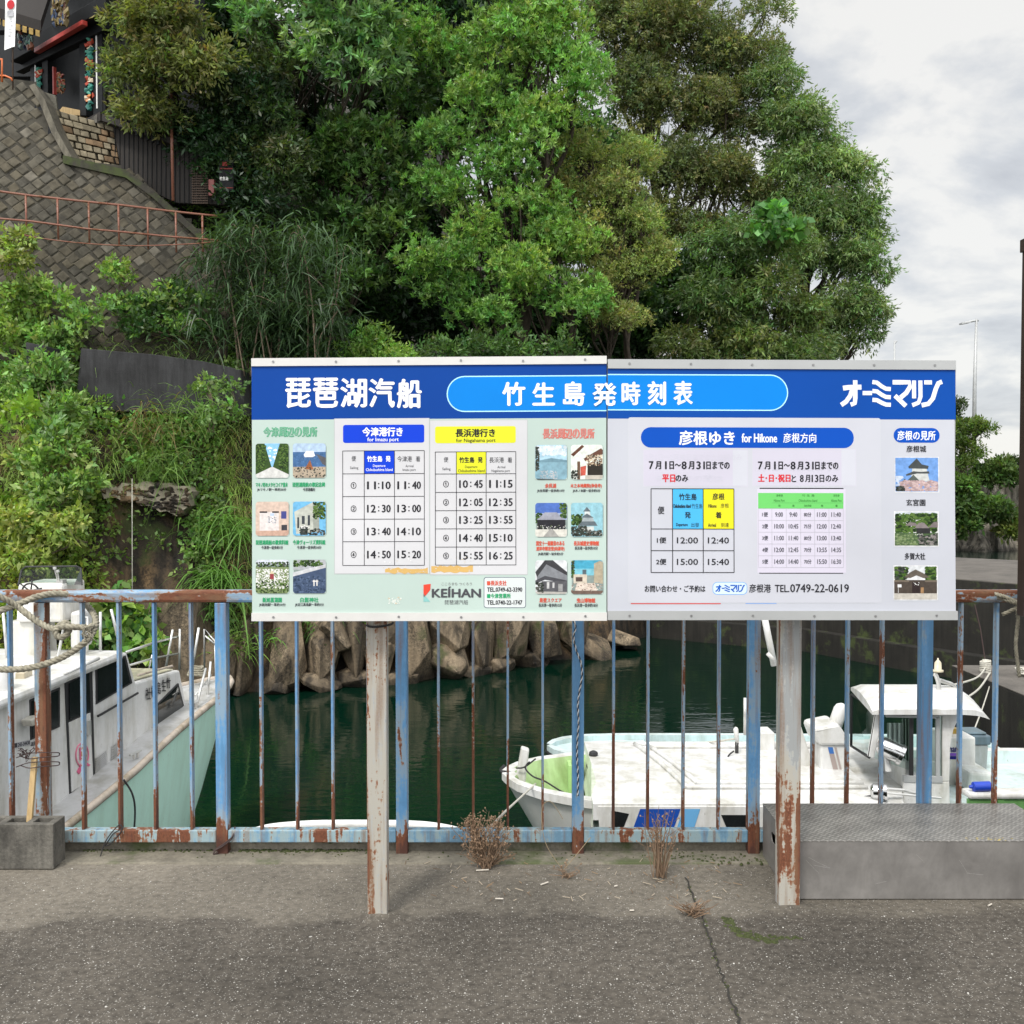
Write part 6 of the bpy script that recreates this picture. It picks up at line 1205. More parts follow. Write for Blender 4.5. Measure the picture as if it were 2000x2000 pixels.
def glass():
    m, t, b = base('clear_glass'); g = N(t, 'ShaderNodeBsdfGlossy', i_Roughness=.03); tr = N(t, 'ShaderNodeBsdfTransparent'); tr.inputs[0].default_value = (.72, .82, .79, 1)
    lw = N(t, 'ShaderNodeLayerWeight', i_Blend=.25); s = N(t, 'ShaderNodeMixShader'); t.links.new(lw.outputs['Fresnel'], s.inputs[0]); t.links.new(tr.outputs[0], s.inputs[1]); t.links.new(g.outputs[0], s.inputs[2]); t.links.new(s.outputs[0], t.nodes['Material Output'].inputs[0]); return m
M['glass'] = glass()
WHT = (.68, .68, .67)
def loft(par, st, B, rake, keel, col, chine=(.62, .8), name='hull', mat='hull', boot=None, transom=True):
    """st: (s, half beam, sheer z); returns sheer points"""
    b = MB(); rows = []
    for s, hb, zs in st:
        f0 = min(1, s / 1.4); row = []
        for f, g_ in ((0, 1.0), (.25, .94 - .10 * (1 - f0)), (.5, .86 - .22 * (1 - f0)), (.72, chine[0] * (1 - f0) * .55 + chine[1] * f0), (.9, .30 + .25 * f0), (1, .02)):
            z = zs + (keel - zs) * f; ds = rake * f * math.exp(-1.2 * s); row.append((s + ds, hb * g_, z))
        rows.append(row)
    for sg in (1, -1):
        g = [[B(s, sg * t, z) for s, t, z in (r if sg > 0 else r)] for r in rows]; b.grid(g if sg < 0 else [q[::-1] for q in g], col)
    if transom:
        r = rows[-1]; b.add([B(s, t, z) for s, t, z in r] + [B(s, -t, z) for s, t, z in r[::-1]], [tuple(range(2 * len(r)))], col)
    if boot is not None:
        for i, f in enumerate(b.f):
            if sum(b.v[k_][2] for k_ in f) / len(f) < boot: b.c[i] = (.17, .055, .03)
    return b.build(name, M[mat], par, smooth=True, angle=38)
def deckmesh(par, st, B, inset, dz, col, name='deck', s0=0, s1=99, mat='gel'):
    b = MB(); rows = []
    for s, hb, zs in st:
        if s0 <= s <= s1: h = max(.004, hb - inset); rows.append([B(s, h, zs + dz), B(s, h * .4, zs + dz + .012), B(s, -h * .4, zs + dz + .012), B(s, -h, zs + dz)])
    b.grid(rows, col); return b.build(name, M[mat], par)
def sheer_tube(par, st, B, r, mat, name='rub_rail', dz=0.0):
    b = MB(); pts = [B(s, t, z + dz) for s, t, z in st[::-1]] + [B(s, -t, z + dz) for s, t, z in st]; b.tube(smooth(pts, 4), r, 8, (.5, .45, .4)); return b.build(name, mat, par, smooth=True)
def dens_st(st, n=26):
    S_ = np.array(st); s = np.concatenate([np.linspace(0, 1, n // 2) ** 2 * .8, np.linspace(.85, S_[-1, 0], n // 2)]); return [(float(q), float(np.interp(q, S_[:, 0], S_[:, 1])), float(np.interp(q, S_[:, 0], S_[:, 2]))) for q in s]
# ---------------- cabin boat on the left
T0 = Vector((-2.40, 8.59, 0)); HA, HN = Vector((-.25, -.968, 0)), Vector((.968, -.25, 0))
BA = lambda s, t, z: T0 + HA * s + HN * t + Vector((0, 0, z))
cb_ = thing('cabin_boat', 'white cabin boat with mint green hull and a flybridge wheel', 'boat', (-2.9, 6.6, WZ))
stA = dens_st([(0, .02, -.08), (.12, .11, -.085), (.3, .19, -.09), (.6, .29, -.10), (1.0, .38, -.12), (1.46, .47, -.155), (2.2, .61, -.25), (2.92, .70, -.34), (4.02, .76, -.42)])
loft(cb_, stA, BA, .95, -1.62, (.66, .98, .84), boot=-1.22)
deckmesh(cb_, stA, BA, .02, .0, (.50, .50, .50)); sheer_tube(cb_, stA, BA, .024, M['rub'])
W1p = Vector((-2.45, 7.7, 0)); E1 = Vector((.1017, .9948, 0)); N1 = Vector((.9948, -.1017, 0))
z4 = lambda x, y: (x / 3.018, 1080 + y / 3.018)
def cq(x, y, off=0.0): return PL(*z4(x, y), W1p + N1 * off, N1)
def cpoly(name, mat, pts, off, th, par=cb_, bev=.004, col=WHT): return MB().prism([cq(x, y, off) for x, y in pts], -N1 * th, col).build(name, mat, par, bevel=bev)
cpoly('cabin', M['gel'], [(345, 1560), (815, 1250), (802, 770), (748, 585), (-420, 1010), (-420, 2060)], 0, .86, bev=.012)
tk = cpoly('fore_cabin', M['gel'], [(803, 1260), (1112, 960), (1060, 690), (803, 762)], -.004, .66, bev=.015)
MB().prism([cq(1050, 690, 0) - N1 * .04, cq(806, 757, 0) - N1 * .04, cq(806, 757, 0) - N1 * .62, cq(1050, 690, 0) - N1 * .62], (0, 0, .008), (.52, .50, .37)).build('non_skid', M['gel'], tk)
MB().tube([cq(812, 748, -.02) + Vector((0, 0, .03)), cq(900, 722, -.02) + Vector((0, 0, .03)), cq(1015, 690, -.02) + Vector((0, 0, .03))], .008, 6).build('grab_rail', M['rub'], tk)
def window(par, pts, off, mat='darkglass', name='window'):
    cx = sum(p[0] for p in pts) / len(pts); cy_ = sum(p[1] for p in pts) / len(pts); k_ = lambda q, m_: [(cx + (x - cx) * m_, cy_ + (y - cy_) * m_) for x, y in q]
    f = cpoly(name, M['black'], k_(pts, 1.06), off + .006, .012, par, .002); f2 = MB().prism([cq(x, y, off + .009) for x, y in k_(pts, .94)], -N1 * .006, WHT).build('pane', M[mat], f); return f
window(tk, [(928, 898), (1050, 775), (1086, 920), (930, 1013)], 0)
cab = cb_
window(cab, [(572, 680), (738, 612), (775, 765), (574, 884)], 0); window(cab, [(183, 870), (350, 800), (350, 1020), (188, 1095)], 0)
dg = cpoly('door', M['black'], [(383, 768), (545, 690), (562, 1335), (413, 1432)], .005, .01, cab, .002)
MB().prism([cq(x, y, .010) for x, y in ((408, 1000), (533, 942), (549, 1325), (424, 1408))], -N1 * .006, WHT).build('door_panel', M['gel'], dg)
MB().prism([cq(x, y, .011) for x, y in ((409, 770), (526, 706), (534, 928), (413, 984))], -N1 * .004, WHT).build('pane', M['darkglass'], dg)
MB().prism([cq(x, y, .03) for x, y in ((526, 990), (538, 985), (540, 1070), (528, 1075))], -N1 * .02, WHT).build('handle', M['steel'], dg)
rg = MB(); rc = [(485 + 37 * math.cos(R(a)), 1190 + 68 * math.sin(R(a))) for a in range(60, 400, 10)]; rg.tube([cq(x, y, .014) for x, y in rc], .0045, 5, (.70, .22, .32))
for pts in ([(480, 1240), (455, 1290), (468, 1305), (490, 1262)], [(500, 1225), (535, 1250), (522, 1258), (498, 1240)], [(470, 1150), (486, 1140), (490, 1215), (472, 1222)]): rg.prism([cq(x, y, .015) for x, y in pts], -N1 * .004, (.66, .14, .26))
rg.build('door_emblem', M['print'], dg)
for pts in ([(566, 1213), (634, 1160), (634, 1245), (564, 1308)], [(660, 1140), (727, 1098), (727, 1190), (658, 1250)]):
    v_ = MB()
    for k_ in range(8):
        f = k_ / 7.5; A0 = [pts[0][i] + (pts[3][i] - pts[0][i]) * f for i in (0, 1)]; A1 = [pts[1][i] + (pts[2][i] - pts[1][i]) * f for i in (0, 1)]; v_.prism([cq(A0[0], A0[1] + 5, .006), cq(A1[0], A1[1] + 5, .006), cq(*A1, .012), cq(*A0, .012)], -N1 * .004, (.62, .62, .62))
    v_.build('louvre', M['gel'], cab)
MB().tube([cq(577, 962, .03), cq(600, 950, .035), cq(812, 826, .035)], .008, 6).build('handrail', M['black'], cab); MB().tube([cq(382, 712, .10), cq(582, 622, .10)], .010, 6, WHT).build('gutter', M['gel'], cab, smooth=True)
cqf = lambda x, y, w_: cq(x, y, .0035 + w_)
b = MB()
for ch_, bb in zip('社神島生竹', ((860, 795, 888, 865), (893, 782, 916, 850), (925, 762, 948, 832), (954, 747, 978, 815), (982, 736, 1005, 797))): text(b, cqf, ch_, bb, (.03, .03, .035), .001, bold=1.1)
b.build('lettering', M['print'], tk); b = MB()
fq = lambda x, y, w_: cq(x, y, .004 + w_)
sk = lambda x, y, w_: fq(x, y - (x - 90) * .22, w_)
rect(b, sk, 82, 1120, 178, 1150, (.42, .42, .44), .0005); text(b, sk, '243-34430', (106, 1124, 176, 1147), (.05, .05, .06), .001, bold=.8); rect(b, sk, 84, 1122, 102, 1148, (.05, .05, .06), .0008)
text(b, sk, '滋賀', (182, 1135, 216, 1160), (.05, .05, .06), .001, bold=.7); b.build('lettering', M['print'], cab)
A0, B0 = cq(735, 572, .06), cq(-420, 1035, .06)
rf = MB(); rf.prism([A0, B0, B0 - N1 * 1.02, A0 - N1 * 1.02], (0, 0, -.06), WHT); roof = rf.build('roof', M['gel'], cb_, bevel=.025)
RZ = A0.z
def rbox(u0, v0, u1, v1, Y, dp, name, mat, col=WHT, bev=.02, par=cb_): return MB().prism([P(u0, v1, Y), P(u1, v1, Y), P(u1, v0, Y), P(u0, v0, Y)], (0, dp, 0), col).build(name, mat, par, bevel=bev)
YC = 6.42
con = MB().prism([P(30, 1216, YC), P(124, 1216, YC), P(122, 1140, YC + .05), P(34, 1140, YC + .05)], (0, .35, 0), (.70, .69, .66)).build('flybridge_console', M['gel'], cb_, bevel=.02)
MB().prism([P(8, 1288, YC + .02), P(72, 1288, YC + .02), P(66, 1214, YC + .04), P(14, 1214, YC + .04)], (0, .3, 0), (.66, .65, .60)).build('pedestal', M['gel'], con, bevel=.01); rbox(136, 1195, 157, 1268, YC + .03, .2, 'pedestal', M['gel'], par=con)
ws = MB(); q0 = [P(36, 1142, YC + .12), P(160, 1142, YC + .12), P(158, 1110, YC + .2), P(150, 1106, YC + .2), P(50, 1107, YC + .2), P(42, 1114, YC + .2)]; ws.add(q0, [tuple(range(6))]); wso = ws.build('windscreen', M['glass'], con)
b = MB(); b.tube(q0[1:] + [q0[0]], .006, 6); b.prism([P(145, 1142, YC + .119), P(160, 1142, YC + .119), P(158, 1110, YC + .199)], (0, .004, 0)); b.build('frame', M['black'], wso)
wh = MB(); wc = P(60, 1156, YC - .08); rw2 = [wc + Vector((.052 * math.cos(a), -.01 * math.sin(a), .052 * math.sin(a))) for a in [k_ * 6.2832 / 24 for k_ in range(25)]]; wh.tube(rw2, .006, 6)
for k_ in range(6): a = k_ * 1.0472 + .3; wh.tube([wc, wc + Vector((.078 * math.cos(a), -.015, .078 * math.sin(a)))], .005, 6)
wh.tube([wc, wc + Vector((0, .12, 0))], .012, 8); wh.build('steering_wheel', M['black'], con, smooth=True)
lv_ = MB()
for u0, u1, v1 in ((116, 107, 1112), (118, 113, 1118)): lv_.tube([P(u0, 1146, YC + .1), P(u1, v1, YC + .05)], .005, 6); lv_.tube([P(u1, v1, YC + .05), P(u1 - .5, v1 - 5, YC + .05)], .011, 8)
lv_.prism([P(108, 1146, YC + .08), P(123, 1146, YC + .08), P(122, 1133, YC + .08), P(110, 1133, YC + .08)], (0, .06, 0)); lv_.build('throttle_lever', M['steel'], con)
b = MB(); b.tube([P(196, 1270, 6.55), P(196, 1195, 6.55)], .010, 8); b.tube([P(170, 1276, 6.45), P(172, 1206, 6.45), P(128, 1204, 6.6), P(112, 1290, 6.3)], .009, 8); b.tube([P(234, 1262, 6.75), P(217, 1190, 6.7)], .010, 8); b.tube([P(14, 1285, 6.2), P(6, 1195, 6.2)], .009, 8)
b.build('flybridge_rail', M['steel'], roof, smooth=True)
rbox(29, 1314, 48, 1345, 5.75, .1, 'deck_light', M['gel'], (.50, .44, .32), .006, roof)
dm = MB(); c = P(-4, 1330, 5.5); dm.tube([c + Vector((0, 0, z)) for z in (-.12, -.10, 0, .06, .09, .10)], [.06, .075, .078, .06, .03, .002], 14, WHT); dm.build('dome', M['gel'], roof, smooth=True)
b = MB(); fl_ = [cq(118, 985, .02), cq(160, 960, .02), cq(195, 955, .02), cq(190, 1000, .02), cq(130, 1022, .02)]; b.prism(fl_, N1 * .06, (.52, .50, .44)); b.build('floodlight', M['gel'], cab, bevel=.008)
pp_ = MB(); tb = lambda pts, r=.0095: pp_.tube([P(x / 3.018, 1080 + y / 3.018, Y) for x, y, Y in pts], r, 7)
tb([(745, 585, 7.0), (900, 532, 8.0), (1060, 490, 8.9)]); tb([(765, 662, 7.2), (900, 622, 8.0), (1055, 592, 8.85)], .008); tb([(975, 690, 8.5), (1018, 452, 8.5)]); tb([(1058, 690, 8.8), (1060, 448, 8.8)]); tb([(878, 680, 8.0), (898, 600, 8.0)], .007)
tb([(1133, 690, 8.6), (1172, 440, 8.6)], .011); tb([(1205, 690, 8.7), (1206, 450, 8.7), (1268, 520, 8.75), (1275, 800, 8.3)], .009); tb([(1205, 485, 8.7), (1270, 540, 8.7)], .008); tb([(1145, 967, 7.55), (1182, 800, 7.7), (1213, 680, 7.8)]); tb([(1219, 880, 7.95), (1242, 640, 8.0)]); tb([(1150, 840, 7.6), (1245, 720, 8.1)], .006)
pp_.build('pulpit_rail', M['steel'], cb_, smooth=True)
bd = MB(); ps = [P(x / 3.018, 1080 + y / 3.018, Y) for x, y, Y in ((1172, 1110, 7.9), (1158, 1185, 7.7), (1120, 1285, 7.5), (1060, 1385, 7.3))]; bd.tube(ps, [.02, .028, .03, .03], 4); bd.build('spray_rail', M['rub'], cb_)
rc_ = MB(); c = P(1160 / 3.018, 1080 + 722 / 3.018, 8.25)
for k_ in range(4): rc_.tube(smooth([c + Vector(((.07 - .008 * k_) * math.cos(a), .06 * math.sin(a), .012 + .017 * k_ + .004 * math.sin(3 * a))) for a in [q * 6.2832 / 10 for q in range(11)]], 4), .010, 6)
for s_, t_ in ((1.0, .30), (2.0, .50), (3.0, .60)):
    cl_ = MB(); c = BA(s_, t_, float(np.interp(s_, [q[0] for q in stA], [q[2] for q in stA])) + .012); cl_.tube([c - HA * .06 + Vector((0, 0, .035)), c + HA * .06 + Vector((0, 0, .035))], .008, 6); cl_.tube([c - HA * .02, c - HA * .02 + Vector((0, 0, .035))], .008, 6); cl_.tube([c + HA * .02, c + HA * .02 + Vector((0, 0, .035))], .008, 6)
    cl_.build('cleat', M['steel'], cb_)
tag(rc_.build('rope_coil', M['rope'], smooth=True), 'small coil of brown rope lying on the foredeck of the cabin boat', 'rope')
tag(MB().tube(smooth([BA(2.35, .66, -.24), BA(2.30, .70, -.42), BA(2.3, .66, -.9), BA(2.28, .67, -1.2)]), .006, 5).build('line', M['cordblack']), 'thin dark line hanging down the mint green hull of the cabin boat', 'rope')
# ---------------- white fishing boat with green inside
x0, yk = -.07, 7.05; BB = lambda s, t, z: Vector((x0 + s, yk - t, z))
fb = thing('fishing_boat', 'white fishing boat with lime green bow well, flat deck cover and small wheelhouse', 'boat', (2, yk, WZ))
stB = dens_st([(0, .02, -.455), (.03, .12, -.457), (.1, .26, -.462), (.25, .42, -.468), (.53, .58, -.475), (1, .69, -.48), (1.6, .755, -.485), (2.6, .785, -.49), (4.46, .785, -.50)], 30)
loft(fb, stB, BB, .75, -1.75, (.70, .70, .68), chine=(.5, .75))
# gunwale cap and green well
b = MB(); w_ = MB(); fz = -.80
for sg in (1, -1):
    o_ = [BB(s, sg * (h + .012), z + .012) for s, h, z in stB]; i_ = [BB(s + (.07 if s < .05 else .02), sg * max(.0, h - .075), z + .012) for s, h, z in stB]; od = [p + Vector((0, 0, -.05)) for p in o_]
    b.grid([o_, i_] if sg < 0 else [i_, o_], WHT); b.grid([od, o_] if sg < 0 else [o_, od], WHT)
b.build('gunwale', M['gel'], fb)
for part, sa, sb_, fz, c_ in (('bow_well', 0, 1.05, -.80, (.42, .58, .28)), ('cockpit', 2.62, 9, -.58, (.55, .66, .66))):
    w_ = MB(); stw = [q for q in stB if sa <= q[0] <= sb_]
    for sg in (1, -1):
        i_ = [BB(s + (.07 if s < .05 else .02), sg * max(.0, h - .075), z + .012) for s, h, z in stw]; dn = [BB(s + (.10 if s < .05 else .02), sg * max(.0, (h - .085) * (.72 if part == 'bow_well' else 1)), fz if s > .45 else z + (fz - z) * s / .45) for s, h, z in stw]
        w_.grid([i_, dn] if sg < 0 else [dn, i_], c_)
    w_.grid([[BB(s + .05, sg * max(0, (h - .085) * (.74 if part == 'bow_well' else 1)), fz if s > .45 else z + (fz - z) * s / .45) for s, h, z in stw] for sg in (1, -1)], c_)
    if part == 'cockpit': w_.build('cockpit', M['gel'], fb); break
    BW = w_
w_ = BW
for xr in (.42, .50): w_.box(xr - .012, xr + .012, yk + .30, yk + .47, -.79, -.49, (.40, .62, .25))
w_.build('bow_well', M['gel'], fb)
# deck cover
cz = -.425; cv = MB(); X = [.50, .62, 1.1, 1.7, 2.3]; rows = []
for x in X: rows.append([Vector((x + (.05 if k_ > 2 and x < .6 else 0), y, cz - .10 if k_ in (0, 8) else cz + .035 * (1 - ((y - 7.05) / .78) ** 2))) for k_, y in enumerate((6.262, 6.264, 6.40, 6.65, 7.05, 7.45, 7.66, 7.79, 7.80))])
cv.grid(rows, WHT); e0_ = rows[0]; cv.add(e0_ + [Vector((.52, 7.80, -.62)), Vector((.50, 6.262, -.62))], [tuple(range(len(e0_) + 2))], (.60, .66, .55)); cv.build('deck_cover', M['gel'], fb)
rbm = MB(); top = lambda x, y: Vector((x, y, cz + .035 * (1 - ((y - 7.05) / .78) ** 2) + .012))
for a, c in (((.92, 7.62), (1.12, 6.52)), ((1.02, 7.52), (1.20, 6.60)), ((.92, 7.62), (2.28, 7.62)), ((1.12, 6.52), (2.28, 6.52)), ((1.02, 7.52), (2.28, 7.52)), ((1.20, 6.60), (2.28, 6.60))):
    rbm.tube([top(a[0] + (c[0] - a[0]) * k_ / 8, a[1] + (c[1] - a[1]) * k_ / 8) for k_ in range(9)], .016, 6, WHT)
rbm.build('cover_rib', M['gel'], fb, smooth=True)
# side panel with blue stripes
PY = 6.255; pz = lambda u, v, off=0.0: PL(u, v, Vector((0, PY - off, 0)), Vector((0, -1, 0)))
z5 = lambda x, y: (950 + x * .2847, 1200 + y * .2847)
sp_ = MB(); sp_.prism([Vector((.55, PY, -.78)), Vector((4.40, PY, -.78)), Vector((4.40, PY, -.4365)), Vector((.53, PY, -.4365))], (0, .035, 0), (.68, .68, .67)); spo = sp_.build('side_panel', M['gel'], fb, bevel=.004)
b = MB()
for pts, c_ in ((((1055, 1335), (1332, 1335), (1283, 1475), (1003, 1475)), (.012, .07, .36)), (((1350, 1335), (1467, 1335), (1425, 1475), (1305, 1475)), (.14, .38, .66))):
    q = [(x, y) for x, y in pts]; q[2] = (q[2][0] - 30, 1560); q[3] = (q[3][0] - 30, 1560); b.add([pz(*z5(x, y), .003) for x, y in q][::-1], [(0, 1, 2, 3)], c_)
b.build('stripe', M['print'], spo)
for pts in (((858, 1345), (978, 1368), (938, 1470), (900, 1560), (858, 1560)), ((1610, 1376), (1790, 1376), (1790, 1560), (1690, 1560))): MB().add([pz(*z5(x, y), .003) for x, y in pts][::-1], [tuple(range(len(pts)))]).build('opening_shade', M['darkglass'], spo)  # flat dark sheets on the panel; the openings' inner shade is put into the colour
gs = MB(); gs.prism([Vector((2.80, PY - .012, -.90)), Vector((4.40, PY - .012, -.90)), Vector((4.40, PY - .012, -.388)), Vector((2.80, PY - .012, -.388))], (0, .02, 0), (.13, .30, .10)); gs.build('green_side', M['gel'], fb, bevel=.003)
MB().box(2.80, 4.41, PY - .03, PY + .09, -.386, -.345, WHT).build('gunwale_cap', M['gel'], fb, bevel=.015)
for x in (3.0, 3.25, 3.6, 3.9): MB().box(x - .02, x + .02, PY - .024, PY - .0125, -.88, -.392, (.12, .28, .09)).build('side_rib', M['gel'], fb)
# bow post, lantern-shaped black vent
MB().prism([P(1006, 1529, 6.98), P(1026, 1532, 6.98), P(1034, 1465, 7.0), P(1018, 1460, 7.0)], (0, .07, 0), WHT).build('bow_post', M['gel'], fb, bevel=.012)
MB().tube(smooth([P(1008, 1500, 6.96), P(1024, 1498, 6.95), P(1046, 1482, 6.98), P(1030, 1494, 6.96), P(1034, 1488, 6.95), P(1026, 1500, 6.95), P(1040, 1516, 6.85), P(1064, 1526, 6.8), P(1095, 1545, 6.7), P(1120, 1556, 6.6)]), .006, 5).build('cord', M['cordblack'], fb)
b = MB()
for k_ in range(3): b.tube(smooth([P(984 + 2 * k_, 1496 + 4 * k_, 7.2), P(978 + 2 * k_, 1505 + 4 * k_, 7.1), P(988 + 2 * k_, 1512 + 3 * k_, 7.05)]), .012, 6)
b.build('bow_fender', M['black'], fb, smooth=True)
ve = MB(); c = P(1159, 1504, 7.28); ve.prism([P(1147, 1504, 7.22), P(1170, 1504, 7.22), P(1170, 1499, 7.22), P(1147, 1499, 7.22)], (0, .10, 0)); ve.tube([c + Vector((0, .0, z)) for z in (.02, .10, .115)], [.030, .030, .034], 10); ve.tube([c + Vector((0, 0, z)) for z in (.116, .13, .14)], [.034, .030, .012], 10); ve.build('deck_vent', M['black'], fb)
ant = MB(); ant.tube([P(1439, 1470, 7.35), P(1439, 1450, 7.35)], .014, 8, (.03, .03, .03)); ant.tube([P(1440, 1450, 7.35), P(1437, 1424, 7.35), P(1438, 1420, 7.35)], [.014, .019, .008], 8, WHT); ant.build('antenna', M['gel'], fb, smooth=True)  # short white antenna with a black coil at its foot, no lamp
tag(MB().tube(smooth([P(1433, 1467, 7.3), P(1422, 1478, 7.25), P(1435, 1486, 7.2), P(1458, 1492, 7.15), P(1462, 1500, 7.1)]), .006, 5).build('cord', M['cordblack']), 'thin black cord lying on the white deck cover beside the short antenna', 'rope')
MB().tube(smooth([P(1320, 1450, 7.8), P(1340, 1452, 7.75), P(1390, 1449, 7.6), P(1436, 1443, 7.4)]), .007, 6, WHT).build('stay_line', M['whiterope'], fb)
z7 = lambda x, y: (1460 + x * .2795, 1180 + y * .2795)
def q7(x, y, Y): return P(*z7(x, y), Y)
def poly7(name, mat, pts, Y, th, par=fb, bev=.006, col=WHT): return MB().prism([q7(x, y, Y) for x, y in pts], (0, th, 0), col).build(name, mat, par, bevel=bev)
poly7('coaming', M['gel'], [(90, 1045), (190, 1045), (190, 900), (90, 900)], 7.45, .2); poly7('fin', M['gel'], [(360, 1200), (475, 1155), (425, 1010), (362, 815)], 7.0, .03)
MB().tube([P(1512, 1300, 7.9), P(1500, 1240, 7.9), P(1488, 1180, 7.9)], .026, 8, WHT).build('pole', M['gel'], fb, smooth=True); MB().tube([P(1499, 1276, 7.85), P(1512, 1290, 7.85)], .016, 8, WHT).build('pole_step', M['gel'], fb, smooth=True); MB().tube([P(1455, 1435, 7.5), P(1455, 1363, 7.5)], .012, 8).build('pipe', M['steel'], fb, smooth=True)
# deck behind the cover, hatch
dk_ = MB(); zd = -.435; dk_.prism([(2.30, 6.262, zd), (2.42, 6.262, zd), (2.66, 6.98, zd), (2.66, 7.80, zd), (2.30, 7.80, zd)], (0, 0, -.06), WHT); dk_.prism([(2.30, 7.00, zd + .03), (2.42, 7.0, zd + .03), (2.85, 7.02, zd + .05), (2.85, 7.75, zd + .05), (2.30, 7.75, zd + .03)], (0, 0, -.05), WHT); dk_.build('aft_deck', M['gel'], fb, bevel=.012)
hp = [Vector((G(*z7(x, y), zd + .004).x, G(*z7(x, y), zd + .004).y, zd + .005)) for x, y in ((362, 1398), (520, 1388), (470, 1206), (362, 1206))]; MB().add(hp, [(0, 1, 2, 3)]).build('hatch', M['darkglass'], fb)
# exhaust cowl
cwl = poly7('vent_cowl', M['gel'], [(512, 1192), (690, 1192), (690, 985), (512, 985)], 6.92, .24, bev=.012)
MB().prism([q7(505, 990, 6.9), q7(695, 990, 6.9), q7(697, 925, 6.88), q7(640, 835, 6.9), q7(470, 868, 6.88), q7(470, 900, 6.88)], (0, .28, 0), WHT).build('cowl_hood', M['gel'], cwl, bevel=.02)
b = MB(); b.tube([q7(615, 850, 7.02), q7(620, 820, 7.02), q7(650, 735, 7.02), q7(658, 705, 7.02), q7(660, 692, 7.02)], [.045, .048, .048, .035, .01], 14, WHT); b.build('cowl_pipe', M['gel'], cwl, smooth=True)
b = MB(); fn7 = lambda x, y, w_: q7(x, y, 6.918 - w_)
for pts, c_ in ((((560, 1000), (595, 1000), (640, 1185), (605, 1185)), (.36, .30, .28)), (((562, 1000), (596, 1000), (606, 1045), (574, 1045)), (.05, .16, .45)), (((606, 1000), (622, 1000), (665, 1182), (650, 1182)), (.40, .34, .32))): b.add([fn7(x, y, .001 + .0005 * len(b.f)) for x, y in pts][::-1], [(0, 1, 2, 3)], c_)
b.build('decal', M['print'], cwl)
# wheelhouse
wy, wf = 6.58, 7.2
wh_ = MB(); wh_.prism([q7(1090, 1500, wy), q7(1418, 1500, wy), q7(1412, 1240, wy), q7(1090, 1240, wy)], (0, .03, 0), WHT); wh_.prism([q7(1362, 1240, wy), q7(1412, 1240, wy), q7(1418, 1000, wy), q7(1440, 880, wy), q7(1490, 770, wy), q7(1362, 760, wy)], (0, .03, 0), WHT)
wh_.prism([q7(846, 1068, wy), q7(884, 1078, wy), q7(958, 738, wy), q7(905, 734, wy)], (0, .035, 0), WHT); wh_.prism([q7(905, 764, wy), q7(1362, 784, wy), q7(1362, 740, wy), q7(905, 734, wy)], (0, .03, 0), WHT)
wh_.prism([q7(1100, 1500, wf), q7(1412, 1500, wf), q7(1412, 1100, wf), q7(1100, 1100, wf)], (0, .03, 0), WHT); wh_.prism([q7(1330, 1100, wf), q7(1380, 1100, wf), q7(1400, 640, wf), q7(1330, 640, wf)], (0, .03, 0), WHT)
wh_.prism([q7(1100, 1400, wy + .04), q7(1130, 1400, wy + .04), q7(1130, 1100, wy + .04), q7(1100, 1100, wy + .04)], (0, .5, 0), WHT)
house = wh_.build('wheelhouse', M['gel'], fb, bevel=.006)
fr_ = MB()
for pts in (((1090, 1245), (1365, 1250), (1365, 1205), (1090, 1198)), ((1318, 1205), (1345, 1205), (1345, 790), (1318, 790)), ((968, 792), (1345, 800), (1345, 782), (968, 776))): fr_.prism([q7(x, y, wy - .006) for x, y in pts], (0, .02, 0))
fr_.build('window_frame', M['alu'], house, bevel=.002); MB().prism([q7(1133, 1205, wy - .002), q7(1160, 1205, wy - .002), q7(1160, 795, wy - .002), q7(1133, 795, wy - .002)], (0, .014, 0)).build('mullion', M['black'], house)
MB().add([q7(885, 1075, wy + .012), q7(1362, 1240, wy + .012), q7(1362, 780, wy + .012), q7(955, 770, wy + .012)], [(0, 1, 2, 3)]).build('side_glass', M['glass'], house)
wsq = [q7(850, 1070, wy + .01), q7(905, 742, wy + .01), q7(728, 632, wf), q7(724, 990, wf)]; wso = MB().add(wsq, [(0, 1, 2, 3)]).build('windscreen', M['glass'], house); MB().tube(wsq + [wsq[0]], .010, 6).build('frame', M['black'], wso)
cu = MB(); cu.grid([[q7(x, y, 6.92 + .02 * math.sin(x * .2)) for x in range(975, 1090, 8)] for y in (830, 900, 980, 1060)], (.62, .64, .63)); cu.grid([[q7(x, y, 6.98 + .02 * math.sin(x * .3)) for x in range(1078, 1140, 6)] for y in (800, 930, 1060, 1180)], (.30, .36, .31)); cu.build('curtain', vcol('cloth_curtain', .9, .1), house)
# roof: crowned shell with an aft visor
rows = []; Xr = np.linspace(0, 1, 15)
for f in Xr:
    ne = [(900, 745), (1675, 770)]; n0 = Vector((2.30 + .79 * f, 6.50 + .10 * max(0, f - .8) * 4, 0)); drop = .05 * max(0, (f - .72) / .28) ** 2; pf = Vector((2.42 + .78 * f, 7.28, 0)); zb = .075 - drop
    pr_s = []
    for a, dz in ((0, 0), (.0, .035), (.10, .058), (.3, .085), (.5, .095), (.7, .085), (.9, .058), (1, .035), (1, 0)):
        q = n0.lerp(pf, a); k_ = min(1, max(0, (1 - f) / .12)) ** .5; q.z = zb + dz * (k_ if f > .88 else 1) * (1 if f > .03 else .6); pr_s.append(q)
    rows.append(pr_s)
b = MB(); b.grid(rows[::-1], WHT)
b.add(rows[0], [tuple(range(9))], WHT); b.add(rows[-1], [tuple(range(9))[::-1]], WHT); b.grid([[r[8], r[0]] for r in rows], (.6, .6, .6)); b.build('roof', M['gel'], house, smooth=True, angle=50)
